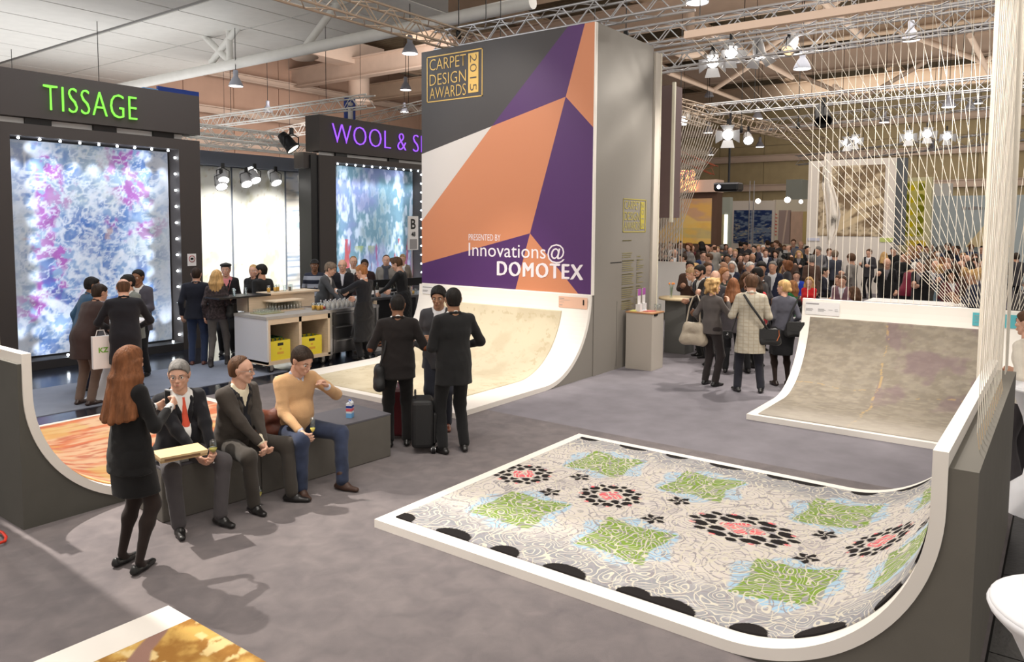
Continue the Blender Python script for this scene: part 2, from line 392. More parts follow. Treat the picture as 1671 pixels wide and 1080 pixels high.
def make_head(sp, lod, hc, Rh, hs):
    "returns (skin parts, hair solid, brows, beard)"
    T = lambda p: hc+Rh@(np.array(p, float)*hs)
    def M(sx, sy, sz): return np.diag([1/sx, 1/sy, 1/sz])@Rh.T
    fem = sp.get('fem', False); w = .94 if fem else 1.0; hh = lod['head']
    S = Solid(190 if hh < .009 else 90)
    S.ball(T((-.018, 0, .028)), hs*.088, M(1.05, .86*w, 1.0))
    S.ball(T((.028, 0, .030)), hs*.062, M(.92, 1.0*w, .95))
    S.ball(T((.030, 0, -.030)), hs*.055, M(.95, .98*w, 1.32))
    for s in (1, -1):
        S.cone(T((-.005, s*.052*w, -.045)), T((.050, s*.016, -.090)), hs*.019, hs*.017)
        S.ball(T((.058, s*.033, -.022)), hs*.022)
        S.cone(T((.074, s*.012, .022)), T((.062, s*.044, .022)), hs*.012, hs*.010)
    S.ball(T((.062, 0, -.094)), hs*.019)
    if hh < .009:
        S.cone(T((.083, 0, .012)), T((.103, 0, -.026)), hs*.0060, hs*.0085)
        for s in (1, -1): S.ball(T((.094, s*.010, -.031)), hs*.0060)
        S.cone(T((.084, -.018, -.057)), T((.084, .018, -.057)), hs*.007); S.cone(T((.083, -.014, -.067)), T((.083, .014, -.067)), hs*.0075)
        for s in (1, -1):
            S.ball(T((-.012, s*.076*w, -.004)), hs*.024, M(.75, .28, 1.2)); S.ball(T((-.018, s*.082*w, .008)), hs*.018, M(.8, .35, 1.1))
    else:
        S.cone(T((.088, 0, .004)), T((.102, 0, -.030)), hs*.009, hs*.013)
        for s in (1, -1): S.ball(T((-.014, s*.078*w, .0)), hs*.024, M(.8, .45, 1.2))
    # neck into the chest
    nb = sp['_nb']; rn = (.047 if fem else .058)*hs
    S.cone(T((-.022, 0, -.055)), nb+(hc-nb)*.12, rn, rn*1.05); S.cone(nb+(hc-nb)*.10, nb-(hc-nb)*.18, rn*1.05, rn*1.1)
    if hh < .009:
        ec = [T((.083, s*.031, .000)) for s in (1, -1)]
        for c in ec: S.cut(lambda X, Y, Z, c=c: hs*.0125-np.sqrt((X-c[0])**2+(Y-c[1])**2+((Z-c[2])*2.1)**2))
    V, Q = S.mesh(hh); parts = [(V, Q, 0)]
    if hh < .009:
        for s in (1, -1):
            v, q = ballmesh(T((.0715, s*.031, .000)), hs*.0128); parts.append((v, q, 1))
            v, q = ballmesh(T((.0800, s*.031, .0005)), hs*.0072); parts.append((v, q, 2))
        L = Solid(300); L.cone(T((.0850, -.022, -.0590)), T((.0915, 0, -.0575)), hs*.0024, hs*.0034); L.cone(T((.0850, .022, -.0590)), T((.0915, 0, -.0575)), hs*.0024, hs*.0034); L.cone(T((.0880, -.013, -.0650)), T((.0880, .013, -.0650)), hs*.0036)
        v, q = L.mesh(.0028 if hh < .006 else .004); parts.append((v, q, 3))
    # hair
    st = sp.get('hair', 'short'); Hs = None; kh = 120 if hh < .009 else 60
    inv = Rh.T
    def loc(X, Y, Z):
        dx, dy, dz = X-hc[0], Y-hc[1], Z-hc[2]
        return [(inv[i, 0]*dx+inv[i, 1]*dy+inv[i, 2]*dz)/hs for i in range(3)]
    t = {'short': .010, 'crop': .004, 'full': .018, 'bald_ring': .006, 'receding': .007, 'long': .016, 'bob': .018, 'curly': .026, 'bun': .010, 'cap': .012, 'beret': .012, 'none': 0, 'tall': .016, 'pony': .012}[st]
    if st != 'none':
        Hs = Solid(kh)
        Hs.ball(T((-.022, 0, .034)), hs*(.088+t), M(1.05, .87*w, 1.0))
        if st in ('short', 'full', 'tall', 'bob', 'long', 'curly', 'cap', 'beret', 'bun', 'pony'):
            Hs.ball(T((.022, 0, .050)), hs*(.058+t), M(1, 1.02*w, .9))
        if st == 'tall': Hs.cone(T((.055, .03, .115)), T((.04, -.03, .12)), hs*.028)
        Hs.ball(T((-.045, 0, -.02)), hs*(.060+t*.8), M(1, 1*w, 1))
        p0 = {'short': (.080, .072), 'crop': (.072, .074), 'full': (.088, .070), 'receding': (.030, .100), 'bald_ring': (.0, .05), 'tall': (.085, .078)}.get(st, (.082, .078))
        def face(X, Y, Z):
            x, y, z = loc(X, Y, Z)
            k = -.72*(x-p0[0])+.68*(z-p0[1])             # > 0 keep
            k = np.maximum(k, -(x+.002) if st not in ('receding',) else -(x+.01))
            return -k*hs
        Hs.cut(face)
        if st in ('short', 'crop', 'full', 'receding', 'bald_ring', 'tall', 'cap', 'beret', 'bun', 'pony'):
            def nape(X, Y, Z):
                x, y, z = loc(X, Y, Z); return (-.058-z+np.maximum(0, x+.03)*.7)*hs
            Hs.cut(nape)
            def earcut(X, Y, Z):
                x, y, z = loc(X, Y, Z); return (.030-np.sqrt((x+.008)**2+(z+.006)**2)-np.maximum(0, .060-np.abs(y)))*hs
            Hs.cut(earcut)
        if st == 'bald_ring':
            def top(X, Y, Z):
                x, y, z = loc(X, Y, Z); return (z-.052-.35*np.maximum(0, -x-.03))*hs
            Hs.cut(top)
        if st in ('long', 'bob'):
            n = 9; L_ = sp.get('hairlen', .46 if st == 'long' else .16)
            for i in range(n):
                a = (-1+2*i/(n-1))*1.95; cx = -.030-.072*math.cos(a)+.01; cy = .080*math.sin(a)
                p1 = T((cx, cy, .01)); fall = L_*(1-.12*abs(a)/1.95)
                q = hc+Rh@np.array([cx*1.15-.02, cy*1.2, -.10])*hs; down = q+np.array([0, 0, -fall*hs*.8])
                if st == 'long': down[:2] += (Rh@np.array([-.075, cy*.35, 0]))[:2]*hs
                Hs.cone(p1, q, hs*.026, hs*.029); Hs.cone(q, down, hs*.029, hs*(.024 if st == 'long' else .018))
        if st == 'curly':
            r = np.random.default_rng(5)
            for i in range(60):
                a = r.random()*2*PI; zz = r.uniform(-.10, .12); x, y = -.03+.10*math.cos(a), .10*math.sin(a)
                if x > .035 and zz < .07: continue
                f = .85 if zz > .08 else 1
                Hs.ball(T((x*f, y*f, zz)), hs*r.uniform(.018, .030))
        if st == 'bun': Hs.ball(T((-.115, 0, -.03)), hs*.034)
        if st == 'pony': Hs.cone(T((-.11, 0, .03)), T((-.13, 0, -.12)), hs*.024, hs*.014)
    return parts, Hs

def hand_parts(S, w, d, n, side, hs, curl=.5, thumb_in=.3, grow=0):
    "w wrist, d hand direction, n palm normal (fingers curl towards it); side=+1 left hand, -1 right hand"
    d = unit(d); n = unit(n-d*(n@d)); t = np.cross(d, n)*side   # towards the thumb side
    k = hs
    for j in (-1, 0, 1): S.cone(w+d*.012*k+t*j*.010*k, w+d*.082*k+t*j*.025*k, .0155*k, .0125*k)
    lens = [.073, .081, .075, .060]
    for i in range(4):
        b = w+d*(.084-.004*abs(i-1.2))*k+t*(.030-.0205*i)*k; dd = d.copy(); L = lens[i]*k; r = .0088*k
        for sgm, fr in enumerate((.44, .31, .25)):
            a = curl*(.75, 1.05, .8)[sgm]+.06*i; ax = np.cross(dd, n); ax = unit(ax)
            nn = unit(np.cross(ax, dd)); dd = unit(dd*math.cos(a)+nn*math.sin(a)*(1 if nn@n >= -.999 else 1)); n2 = n
            # keep rotating in the d,n plane
            n = unit(-d*math.sin(0)+n2*1.0)
            e = b+dd*L*fr; S.cone(b, e, r, r*.92); b = e; r *= .93
            n = n2
    b = w+d*.022*k+t*.020*k; td = unit(d*.62+t*.72+n*thumb_in); e = b+td*.042*k; S.cone(b, e, .0135*k, .0105*k)
    td = unit(d*.88+t*.22+n*(thumb_in+.15)); e2 = e+td*.032*k; S.cone(e, e2, .0100*k, .0090*k); td = unit(d*.9+n*(thumb_in+.3)-t*.1); S.cone(e2, e2+td*.024*k, .0090*k, .0078*k)
    return w+d*.075*k+n*.03*k

LOD = {'hero': dict(cloth=.011, head=.0050, hand=.0048, leg=.012), 'mid': dict(cloth=.016, head=.0072, hand=.0078, leg=.018), 'far': dict(cloth=.026, head=.0135, hand=.015, leg=.028)}

def make_person(sp, lod='hero', name='person'):
    """sp: pose and clothes. Local frame: x forward, y left, z up, origin on the ground under the hips."""
    ld = LOD[lod]; hs = sp.get('h', 1.76)/1.76; hd = hs*1.06; fem = sp.get('fem', False); seed = sp.get('seed', 1)
    seat = sp.get('seat'); P = np.array([0, 0, .95*hs]) if seat is None else np.array([0, 0, seat+.085*hs])
    P = P+np.array(sp.get('hipoff', (0, 0, 0)))
    Rt = Rz(sp.get('twist', 0)*D2R)@Rx(sp.get('side', 0)*D2R)@Ry(sp.get('lean', 0)*D2R)
    nb = P+Rt@np.array([0, 0, .50])*hs; sp['_nb'] = nb
    Rh = Rt@Ry(-sp.get('lean', 0)*D2R*.7)@Rz(sp.get('yaw', 0)*D2R)@Ry(sp.get('nod', 0)*D2R)@Rx(sp.get('tilt', 0)*D2R)
    hc = nb+(Rt@np.array([.012, 0, .045])+np.array([0, 0, .0])+Rh@np.array([.016, 0, .108]))*hs*1.0
    shw = (.140 if fem else .166)*hs*sp.get('broad', 1); fat = sp.get('fat', 1.0)
    J = {}
    for s, nme in ((1, 'L'), (-1, 'R')):
        sh = nb+Rt@np.array([-.005, s*shw, -.055*hs]); J['sh'+nme] = sh
        tgt = sp.get('hand'+nme, (.04, .07, -.50)); tg = sh+Rt@(np.array([tgt[0], s*tgt[1], tgt[2]])*hs)
        if 'abs'+nme in sp: tg = np.array(sp['abs'+nme], float)
        hint = sp.get('elb'+nme, (-.5, .28, -.9)); e, wv = ik(sh, tg, .285*hs, .255*hs, Rt@np.array([hint[0], s*hint[1], hint[2]]))
        J['el'+nme] = e; J['wr'+nme] = wv
        hip = P+np.array([0, s*.088*hs, -.03*hs])
        ft = sp.get('foot'+nme, (0, .10, 0) if seat is None else (.42, .13, 0)); ank = np.array([ft[0]*hs, s*ft[1]*hs, .088*hs+(ft[2] if len(ft) > 2 else 0)])
        kn, ank = ik(hip, ank, .44*hs, .425*hs, sp.get('knee'+nme, (1, s*.08, .0) if seat is None else (.7, s*.1, 1)))
        J['hip'+nme] = hip; J['kn'+nme] = kn; J['an'+nme] = ank; J['ft'+nme] = sp.get('toe'+nme, 8)*s*D2R
    root = empty(name, label=sp.get('label'), cat='person', group=sp.get('group'))
    sk = skin_mat(sp.get('skin', 'fair')); hm = hair_mat(sp.get('haircol', 'brown'))
    # --- body
    hp, Hs = make_head(sp, ld, hc, Rh, hs*1.04)
    B = Solid(60)
    B.cone(P, P+Rt@np.array([0, 0, .2])*hs, .10*hs, .09*hs, np.diag([1, .8, 1])@Rt.T); B.cone(P+Rt@np.array([0, 0, .2])*hs, nb-Rt@np.array([0, 0, .10])*hs, .085*hs, .08*hs, np.diag([1, .75, 1])@Rt.T)
    sleeve = sp.get('sleeve', 'long')
    for nme in 'LR':
        B.cone(J['sh'+nme], J['el'+nme], .040*hs, .034*hs); B.cone(J['el'+nme], J['wr'+nme], .034*hs, .024*hs)
        ra = .0 if sp.get('bare_legs') or sp.get('skirt') else -.012
        B.cone(J['hip'+nme], J['kn'+nme], (.082+ra)*hs, (.056+ra)*hs)
        if sp.get('skirt'):
            mid = (J['kn'+nme]*.68+J['an'+nme]*.32)+np.array([-.012, 0, 0])
            B.cone(J['kn'+nme], mid, .050*hs, .050*hs); B.cone(mid, J['an'+nme], .048*hs, .032*hs)
        else: B.cone(J['kn'+nme], J['an'+nme], .042*hs, .03*hs)
    B.cone(P, nb-Rt@np.array([-.02, 0, .08])*hs, .08*hs, .05*hs)
    V, Q = B.mesh(ld['leg']); parts = [(V, Q, 4 if sp.get('skirt') else 0)]
    if not sp.get('skirt'): parts[0] = (V, Q, 0)
    grips = {}
    for s, nme in ((1, 'L'), (-1, 'R')):
        w = J['wr'+nme]; fd = unit(w-J['el'+nme]); hd = np.array(sp['hd'+nme]) if 'hd'+nme in sp else fd
        if 'hd'+nme in sp: hd = Rt@np.array([hd[0], s*hd[1], hd[2]])
        pn = sp.get('pn'+nme, (.1, -1, .1)); pn = Rt@np.array([pn[0], s*pn[1], pn[2]])
        G = Solid(230 if lod == 'hero' else (130 if lod == 'mid' else 70))
        G.cone(w-fd*.06*hs, w+hd*.015*hs, .0255*hs, .021*hs, None)
        grips[nme] = hand_parts(G, w, unit(hd), pn, s, hs*(.94 if fem else 1.02)*(.85 if lod == 'far' else 1), sp.get('curl'+nme, .42))
        V, Q = G.mesh(ld['hand']); parts.append((V, Q, 0))
    tights = cloth(sp.get('tights', (.015, .013, .014)), 'satin')
    me = to_mesh('body', parts+hp, [sk, mat('eye_white', (.7, .68, .64), .3), mat('iris', (.02, .015, .012), .2), mat('lip_'+sp.get('skin', 'fair'), tuple(c*f for c, f in zip(sk.node_tree.nodes['Principled BSDF'].inputs['Base Color'].default_value[:3], (.85, .55, .6))), .45), tights])
    link('body', me, root)
    # --- hair, brows, beard
    if Hs is not None:
        V, Q = Hs.mesh(ld['head']*1.15)
        if sp.get('hair') in ('full', 'curly', 'tall', 'long', 'bob', 'short') and lod != 'far': V = folds(V, Q, .004 if sp.get('hair') != 'curly' else .01, seed+3)
        if len(Q): link('hair', to_mesh('hair', [(V, Q, 0)], [hm]), root)
    T = lambda p: hc+Rh@(np.array(p, float)*hs*1.04)
    if lod != 'far' and not sp.get('noface'):
        Bq = Solid(250)
        for s in (1, -1): Bq.cone(T((.0880, s*.017, .0205)), T((.0760, s*.044, .0230)), .0042*hs, .0032*hs)
        V, Q = Bq.mesh(.0034 if lod == 'hero' else .0045)
        if len(Q): link('eyebrows', to_mesh('eyebrows', [(V, Q, 0)], [hm if sp.get('haircol') not in ('white', 'blond') else hair_mat('sand')]), root)
    if sp.get('beard'):
        Bd = Solid(120)
        for s in (1, -1): Bd.cone(T((.005, s*.062, -.035)), T((.052, s*.022, -.092)), .016*hs, .020*hs)
        Bd.ball(T((.070, 0, -.092)), .024*hs); Bd.cone(T((.088, -.018, -.047)), T((.088, .018, -.047)), .006*hs)
        V, Q = Bd.mesh(ld['head']); link('beard', to_mesh('beard', [(V, Q, 0)], [hair_mat('dark')]), root)
    if sp.get('glasses'):
        g = MB()
        for s in (1, -1):
            ring = [Vector(T((.097, s*.031+.021*math.cos(a), .001+.014*math.sin(a)))) for a in np.linspace(0, 2*PI, 15)]; g.tube(ring, .0014*hs, 5, cap=False)
            g.tube([T((.096, s*.052, .004)), T((.04, s*.080, .006)), T((-.015, s*.086, .0))], .0014*hs, 5)
        g.tube([T((.099, -.010, .004)), T((.101, 0, .006)), T((.099, .010, .004))], .0014*hs, 5)
        g.build('glasses', mat('spectacle_metal', (.25, .24, .23), .3, .9), root)
    if sp.get('hair') in ('cap', 'beret'):
        cc = Solid(90)
        def M(sx, sy, sz): return np.diag([1/sx, 1/sy, 1/sz])@Rh.T
        if sp['hair'] == 'beret': cc.ball(T((-.005, 0, .085)), .085*hs, M(1.45, 1.25, .50))
        else:
            cc.ball(T((-.012, 0, .055)), .088*hs, M(1.12, 1.0, .95)); cc.cone(T((.08, -.03, .062)), T((.08, .03, .062)), .030*hs, .030*hs, M(1.6, 1.1, .35)); cc.cut(lambda X, Y, Z: -((X-hc[0])*Rh[0, 2]+(Y-hc[1])*Rh[1, 2]+(Z-hc[2])*Rh[2, 2])+.052*hs)
        V, Q = cc.mesh(ld['head']*1.2); link('hat', to_mesh('hat', [(V, Q, 0)], [cloth((.01, .01, .012), 'wool')]), root)
    # --- upper garments
    hem = sp.get('hem', .20)     # below the hip line
    Tm = lambda v: P+Rt@(np.array(v, float)*hs)
    def torso(S, g, hemd, flare=0.0, top=True):
        bw = [( -.02, .160*(.97 if fem else 1), .105), (.10, .146*(.90 if fem else 1), .096), (.20, (.112 if fem else .134), .088), (.32, .132 if fem else .150, .098), (.40, .134 if fem else .158, .098)]
        for i in range(len(bw)-1):
            z0, w0, d0 = bw[i]; z1, w1, d1 = bw[i+1]
            if z0 < .3: d0 = d0*fat; w0 = w0*(1+(fat-1)*.5)
            if z1 < .3: d1 = d1*fat; w1 = w1*(1+(fat-1)*.5)
            r = (w0/d0+w1/d1)/2; S.cone(Tm((0, 0, z0)), Tm((0, 0, z1)), (d0+g)*hs, (d1+g)*hs, np.diag([1, 1/r, 1])@Rt.T)
        if top:
            S.cone(nb+Rt@np.array([-.006, shw*.60, -.070*hs]), nb+Rt@np.array([-.006, -shw*.60, -.070*hs]), (.062+g)*hs)
            for s in (1, -1):
                S.cone(nb+Rt@np.array([-.010, s*.035*hs, -.012*hs]), nb+Rt@np.array([-.006, s*shw*.95, -.052*hs]), (.028+g)*hs, (.034+g)*hs)
            S.cone(nb+Rt@np.array([.008, shw*.42, -.16*hs]), nb+Rt@np.array([.008, -shw*.42, -.16*hs]), (.080+g)*hs)
            if fem:
                for s in (1, -1): S.ball(nb+Rt@np.array([.085, s*.068, -.20])*hs, (.058+g)*hs)
            if fat > 1.08: S.ball(Tm((.05, 0, .14)), (.12*fat+g)*hs)
        if hemd > 0:
            e = np.array([P[0], P[1], P[2]-hemd*hs])+np.array([0, 0, 0])
            w0 = .185*(1+flare); S.cone(Tm((0, 0, .02)), e, (.110+g)*hs, (.120*(1+flare)+g)*hs, np.diag([1, .71, 1]))
            S.cut(lambda X, Y, Z: (P[2]-hemd*hs)-Z)
    def sleeves(S, g, endfrac=.93, r=(.054, .047, .045, .036)):
        for nme in 'LR':
            sh, el, wr = J['sh'+nme], J['el'+nme], J['wr'+nme]
            S.cone(sh, el, (r[0]+g)*hs*(.9 if fem else 1), (r[1]+g)*hs*(.88 if fem else 1))
            if endfrac > 0: S.cone(el, el+(wr-el)*endfrac, (r[2]+g)*hs*(.88 if fem else 1), (r[3]+g)*hs*(.88 if fem else 1))
    def chestloc(X, Y, Z):
        dx, dy, dz = X-nb[0], Y-nb[1], Z-nb[2]; return [Rt[0, i]*dx+Rt[1, i]*dy+Rt[2, i]*dz for i in range(3)]
    def neckcut(S, r=.052, zf=-.045, slope=.9):
        "opening round the neck, dipping to the front"
        def f(X, Y, Z):
            x, y, z = chestloc(X, Y, Z); return np.minimum(r*hs-np.sqrt((x-.020)**2*.8+y*y), z-(.030*hs-(1.0+slope)*np.maximum(0, x+.03*hs)))
        S.cut(f)
    top = sp.get('top', 'suit'); tc = sp.get('topcol', (.012, .012, .015)); amp = {'hero': .0042, 'mid': .0035, 'far': .002}[lod]
    cm = cloth(tc, sp.get('topkind', 'wool')); base_m = None
    seated = seat is not None
    if sp.get('coatmat'): cm = sp['coatmat']
    if top in ('suit', 'coat', 'open'):
        vd = sp.get('vdepth', .30 if not fem else .24); vw = sp.get('vwidth', .075)
        S = Solid(90); torso(S, .018, (hem if not seated else .05) if top != 'coat' else sp.get('hem', .45), .06 if top != 'coat' else .18); sleeves(S, .004)
        def vcut(X, Y, Z):
            x, y, z = chestloc(X, Y, Z); x = x/hs; y = y/hs; z = z/hs
            wv = vw*(1+z/vd); return np.minimum(np.minimum(x-.01, wv-np.abs(y)), z+vd)*hs
        S.cut(vcut)
        if seated:     # let the skirts of the jacket spread over the seat and thighs
            S.cone(P+np.array([-.02, .11, .0])*hs, P+np.array([-.02, -.11, .0])*hs, .115*hs, .115*hs, np.diag([1, 1, 1.15]))
        neckcut(S)
        V, Q = S.mesh(ld['cloth']); V = folds(V, Q, amp, seed); jk = link('coat' if top == 'coat' else 'jacket', to_mesh('jacket', [(V, Q, 0)], [cm]), root)
        if lod != 'far':
            Lp = Solid(160); ch = lambda x, y, z: nb+Rt@(np.array([x, y, z])*hs)
            for s in (1, -1):
                # collar round the neck, then the lapel down the V edge
                pts = [ch(-.064, 0, .030), ch(-.045, s*.052, .026), ch(.006, s*.074, .006), ch(.068, s*.070, -.055), ch(.104+.05*(fat-1), s*.048, -.15), ch(.118+.12*(fat-1), s*.006, -vd+.01)]
                rs = [.012, .012, .013, .019, .019, .006]
                for i in range(5): Lp.cone(pts[i], pts[i+1], rs[i]*hs, rs[i+1]*hs)
            V, Q = Lp.mesh(ld['hand']*1.5); link('lapel', to_mesh('lapel', [(V, Q, 0)], [cm]), root)
        sc = sp.get('shirt', (.75, .74, .72))
        S = Solid(80); torso(S, .004, 0)
        if lod != 'far': neckcut(S, .046, -.012, .6)
        if sp.get('cuffs', True) and lod != 'far': 
            for nme in 'LR':
                el, wr = J['el'+nme], J['wr'+nme]; S.cone(el+(wr-el)*.80, el+(wr-el)*.985, .034*hs, .031*hs)
        for s in (1, -1):
            if lod != 'far': S.cone(nb+Rt@np.array([-.05, s*.012, .040])*hs, nb+Rt@np.array([.005, s*.060, .018])*hs, .011*hs); S.cone(nb+Rt@np.array([.005, s*.060, .018])*hs, nb+Rt@np.array([.068, s*.014, -.032])*hs, .011*hs, .013*hs)
        V, Q = S.mesh(ld['cloth']*.8); link('shirt', to_mesh('shirt', [(V, Q, 0)], [cloth(sc, 'cotton')]), root)
        if sp.get('vest'):
            S = Solid(80); torso(S, .010, 0); S.cut(lambda X, Y, Z: (lambda c: np.minimum(.045*hs*(1+c[2]/(.17*hs))-np.abs(c[1]), c[2]+.17*hs))(chestloc(X, Y, Z))); neckcut(S, .075, -.10, .2)
            V, Q = S.mesh(ld['cloth']); link('sweater', to_mesh('vest', [(V, Q, 0)], [cloth(sp['vest'], 'knit')]), root)
        if sp.get('tie') and lod != 'far':
            ch = lambda x, y, z: nb+Rt@(np.array([x, y, z])*hs); f2 = (fat-1)*.35; tb = MB()
            pts = [(.080, -.026, .018, .012), (.092, -.050, .014, .010), (.106, -.10, .022, .005), (.119, -.17, .029, .004), (.124+f2*.5, -.26, .036, .004), (.118+f2, -.36, .043, .004), (.118+f2, -.385, .006, .003)]
            lim = -max(vd+.03, .2); pts = [(a, max(b, lim+(.02 if k == 6 else .045 if False else 0.0)), c, d) for k, (a, b, c, d) in enumerate(pts) if b > lim-.12 or k == 6]
            if sp.get('vest'): pts = [(a+.004, b, c, d) for a, b, c, d in pts[:3]]
            for i in range(len(pts)-1):
                a, b = pts[i], pts[i+1]; vs = []
                for q in (a, b): vs += [ch(q[0]-.012, -q[2], q[1]), ch(q[0]+q[3], -q[2]*.55, q[1]), ch(q[0]+q[3]+.003, 0, q[1]), ch(q[0]+q[3], q[2]*.55, q[1]), ch(q[0]-.012, q[2], q[1])]
                tb.add(vs, [(k, k+1, k+6, k+5) for k in range(4)], 0, True)
            tb.build('tie', cloth(sp['tie'], 'satin'), root)
    elif top in ('sweater', 'shirt', 'tee'):
        S = Solid(90); torso(S, .014 if top == 'sweater' else .008, 0 if seated else sp.get('hem', .09), .0)
        if top == 'tee': sleeves(S, .0, 0)
        else: sleeves(S, .004 if top == 'sweater' else -.002)
        if top == 'tee': pass
        neckcut(S, .054, -.030, sp.get('vneck', 1.2))
        V, Q = S.mesh(ld['cloth']); V = folds(V, Q, amp*.9, seed); link('sweater' if top == 'sweater' else 'shirt', to_mesh('top', [(V, Q, 0)], [cm]), root)
        if sp.get('shirt') and lod != 'far':
            S = Solid(120)
            for s in (1, -1):
                S.cone(nb+Rt@np.array([-.058, s*.010, .040])*hs, nb+Rt@np.array([.000, s*.066, .018])*hs, .012*hs); S.cone(nb+Rt@np.array([.000, s*.066, .018])*hs, nb+Rt@np.array([.078, s*.016, -.040])*hs, .013*hs, .014*hs)
            for nme in 'LR':
                el, wr = J['el'+nme], J['wr'+nme]; S.cone(el+(wr-el)*.86, el+(wr-el)*.99, .036*hs, .034*hs)
            V, Q = S.mesh(ld['hand']*1.5); link('collar', to_mesh('collar', [(V, Q, 0)], [cloth(sp['shirt'], 'cotton')]), root)
    if sp.get('scarf'):
        S = Solid(90); ch = lambda x, y, z: nb+Rt@(np.array([x, y, z])*hs)
        for i in range(8):
            a0, a1 = 2*PI*i/8, 2*PI*(i+1)/8; S.cone(ch(.01+.075*math.cos(a0), .075*math.sin(a0), .02-.02*math.cos(a0)), ch(.01+.075*math.cos(a1), .075*math.sin(a1), .02-.02*math.cos(a1)), .028*hs)
        for s in (1, -1): S.cone(ch(.10, s*.02, -.02), ch(.155, s*.035, -.34), .028*hs, .034*hs)
        V, Q = S.mesh(ld['cloth']*.8); V = folds(V, Q, .005, 4); link('scarf', to_mesh('scarf', [(V, Q, 0)], [cloth(sp['scarf'], 'knit')]), root)
    # --- lower garments
    bc = sp.get('botcol', (.012, .012, .014)); bm = cloth(bc, sp.get('botkind', 'wool'))
    if sp.get('skirt'):
        S = Solid(60); L = sp['skirt']; e = np.array([P[0]+.0, P[1], P[2]-L*hs]); S.cone(P+np.array([0, 0, .06])*hs, P-np.array([0, 0, .08])*hs, .112*hs, .128*hs, np.diag([1, .74, 1])); S.cone(P-np.array([0, 0, .08])*hs, e, .128*hs, .118*hs, np.diag([1, .72, 1]))
        for nme in 'LR': S.cone(J['hip'+nme], J['hip'+nme]+(J['kn'+nme]-J['hip'+nme])*min(1, L/.44), .098*hs, .080*hs)
        S.cut(lambda X, Y, Z: (P[2]-L*hs)-Z); V, Q = S.mesh(ld['cloth']); V = folds(V, Q, amp*.5, seed+9); link('skirt', to_mesh('skirt', [(V, Q, 0)], [bm]), root)
    else:
        S = Solid(65); S.cone(P+np.array([0, .045, .03])*hs, P+np.array([0, -.045, .03])*hs, .104*hs, .104*hs, np.diag([1, 1, .9])); S.cone(P+np.array([-.004, .07, -.03])*hs, P+np.array([-.004, -.07, -.03])*hs, .096*hs)
        slim = sp.get('slim', 1.0)
        for nme in 'LR':
            S.cone(J['hip'+nme], J['kn'+nme], .094*hs*slim, .068*hs*slim); S.cone(J['kn'+nme], J['an'+nme]+np.array([0, 0, .0]), .066*hs*slim, (.058 if slim == 1 else .048)*hs*slim)
        zc = min(J['anL'][2], J['anR'][2])
        S.cut(lambda X, Y, Z: (zc-.048*hs)-Z); V, Q = S.mesh(ld['leg']*.92); V = folds(V, Q, amp*.8, seed+5); link('trousers', to_mesh('trousers', [(V, Q, 0)], [bm]), root)
    if sp.get('apron'):
        S = Solid(65); S.cone(P+np.array([0, 0, .05])*hs, P-np.array([0, 0, .12])*hs, .135*hs, .148*hs, np.diag([1, .72, 1])); S.cone(P-np.array([0, 0, .12])*hs, P-np.array([0, 0, .62])*hs, .148*hs, .165*hs, np.diag([1, .72, 1])); S.cut(lambda X, Y, Z: (P[2]-.60*hs)-Z); V, Q = S.mesh(ld['cloth']); V = folds(V, Q, amp*2, seed+9); link('apron', to_mesh('apron', [(V, Q, 0)], [cloth((.013, .013, .015), 'cotton')]), root)
    shm = mat('shoe_'+str(round(sp.get('shoecol', (.01, .01, .01))[0]*500)), sp.get('shoecol', (.012, .011, .011)), .35 if not sp.get('boots') else .6)
    for s, nme in ((1, 'L'), (-1, 'R')):
        a = J['an'+nme]; fz = a[2]-.088*hs; th = J['ft'+nme]; F = Rz(th); pt = sp.get('pitch'+nme, 0)
        q = lambda x, y, z: np.array([a[0], a[1], fz])+F@Ry(pt)@(np.array([x, y, z])*hs)
        S = Solid(120 if lod != 'far' else 60); Mz = np.diag([1, 1, 1.35])
        S.cone(q(-.055, 0, .030), q(.04, 0, .028), .033*hs, .036*hs, Mz); S.cone(q(.04, 0, .028), q(.150, 0, .024), .037*hs, .028*hs, Mz)
        if not sp.get('flats'): S.cone(q(-.03, 0, .055), q(.05, 0, .048), .034*hs, .030*hs)
        else: S.cone(q(-.055, 0, .04), q(-.06, 0, .055), .024*hs)
        if sp.get('boots'): S.cone(q(-.012, 0, .06), q(-.01, 0, .15), .044*hs, .046*hs)
        S.cut(lambda X, Y, Z, fz=fz: fz+.001-Z)
        if sp.get('heels'): S.cone(q(-.06, 0, .03), q(-.065, 0, .005), .012*hs)
        V, Q = S.mesh(ld['hand']*1.6); link('shoe', to_mesh('shoe', [(V, Q, 0)], [shm]), root)
        if sp.get('skirt'):
            S = Solid(100); S.cone(a, q(.02, 0, .045), .032*hs, .030*hs); S.cone(q(.02, 0, .045), q(.11, 0, .026), .030*hs, .022*hs); V, Q = S.mesh(ld['hand']*1.8); link('tights', to_mesh('tights', [(V, Q, 0)], [tights]), root)
    root['h'] = sp.get('h', 1.76)
    return root, J, grips, dict(nb=nb, hc=hc, Rt=Rt, Rh=Rh, P=P, hs=hs)
def place(root, p, heading):
    root.location = (p[0], p[1], p[2] if len(p) > 2 else 0); root.rotation_euler = (0, 0, heading)
def facing(p, phi):
    "heading for a figure at p: phi 0 = back to the camera, 180 = facing it, 90 = turned to its left, -90 = to its right"
    return math.atan2(p[1], p[0])+phi*D2R
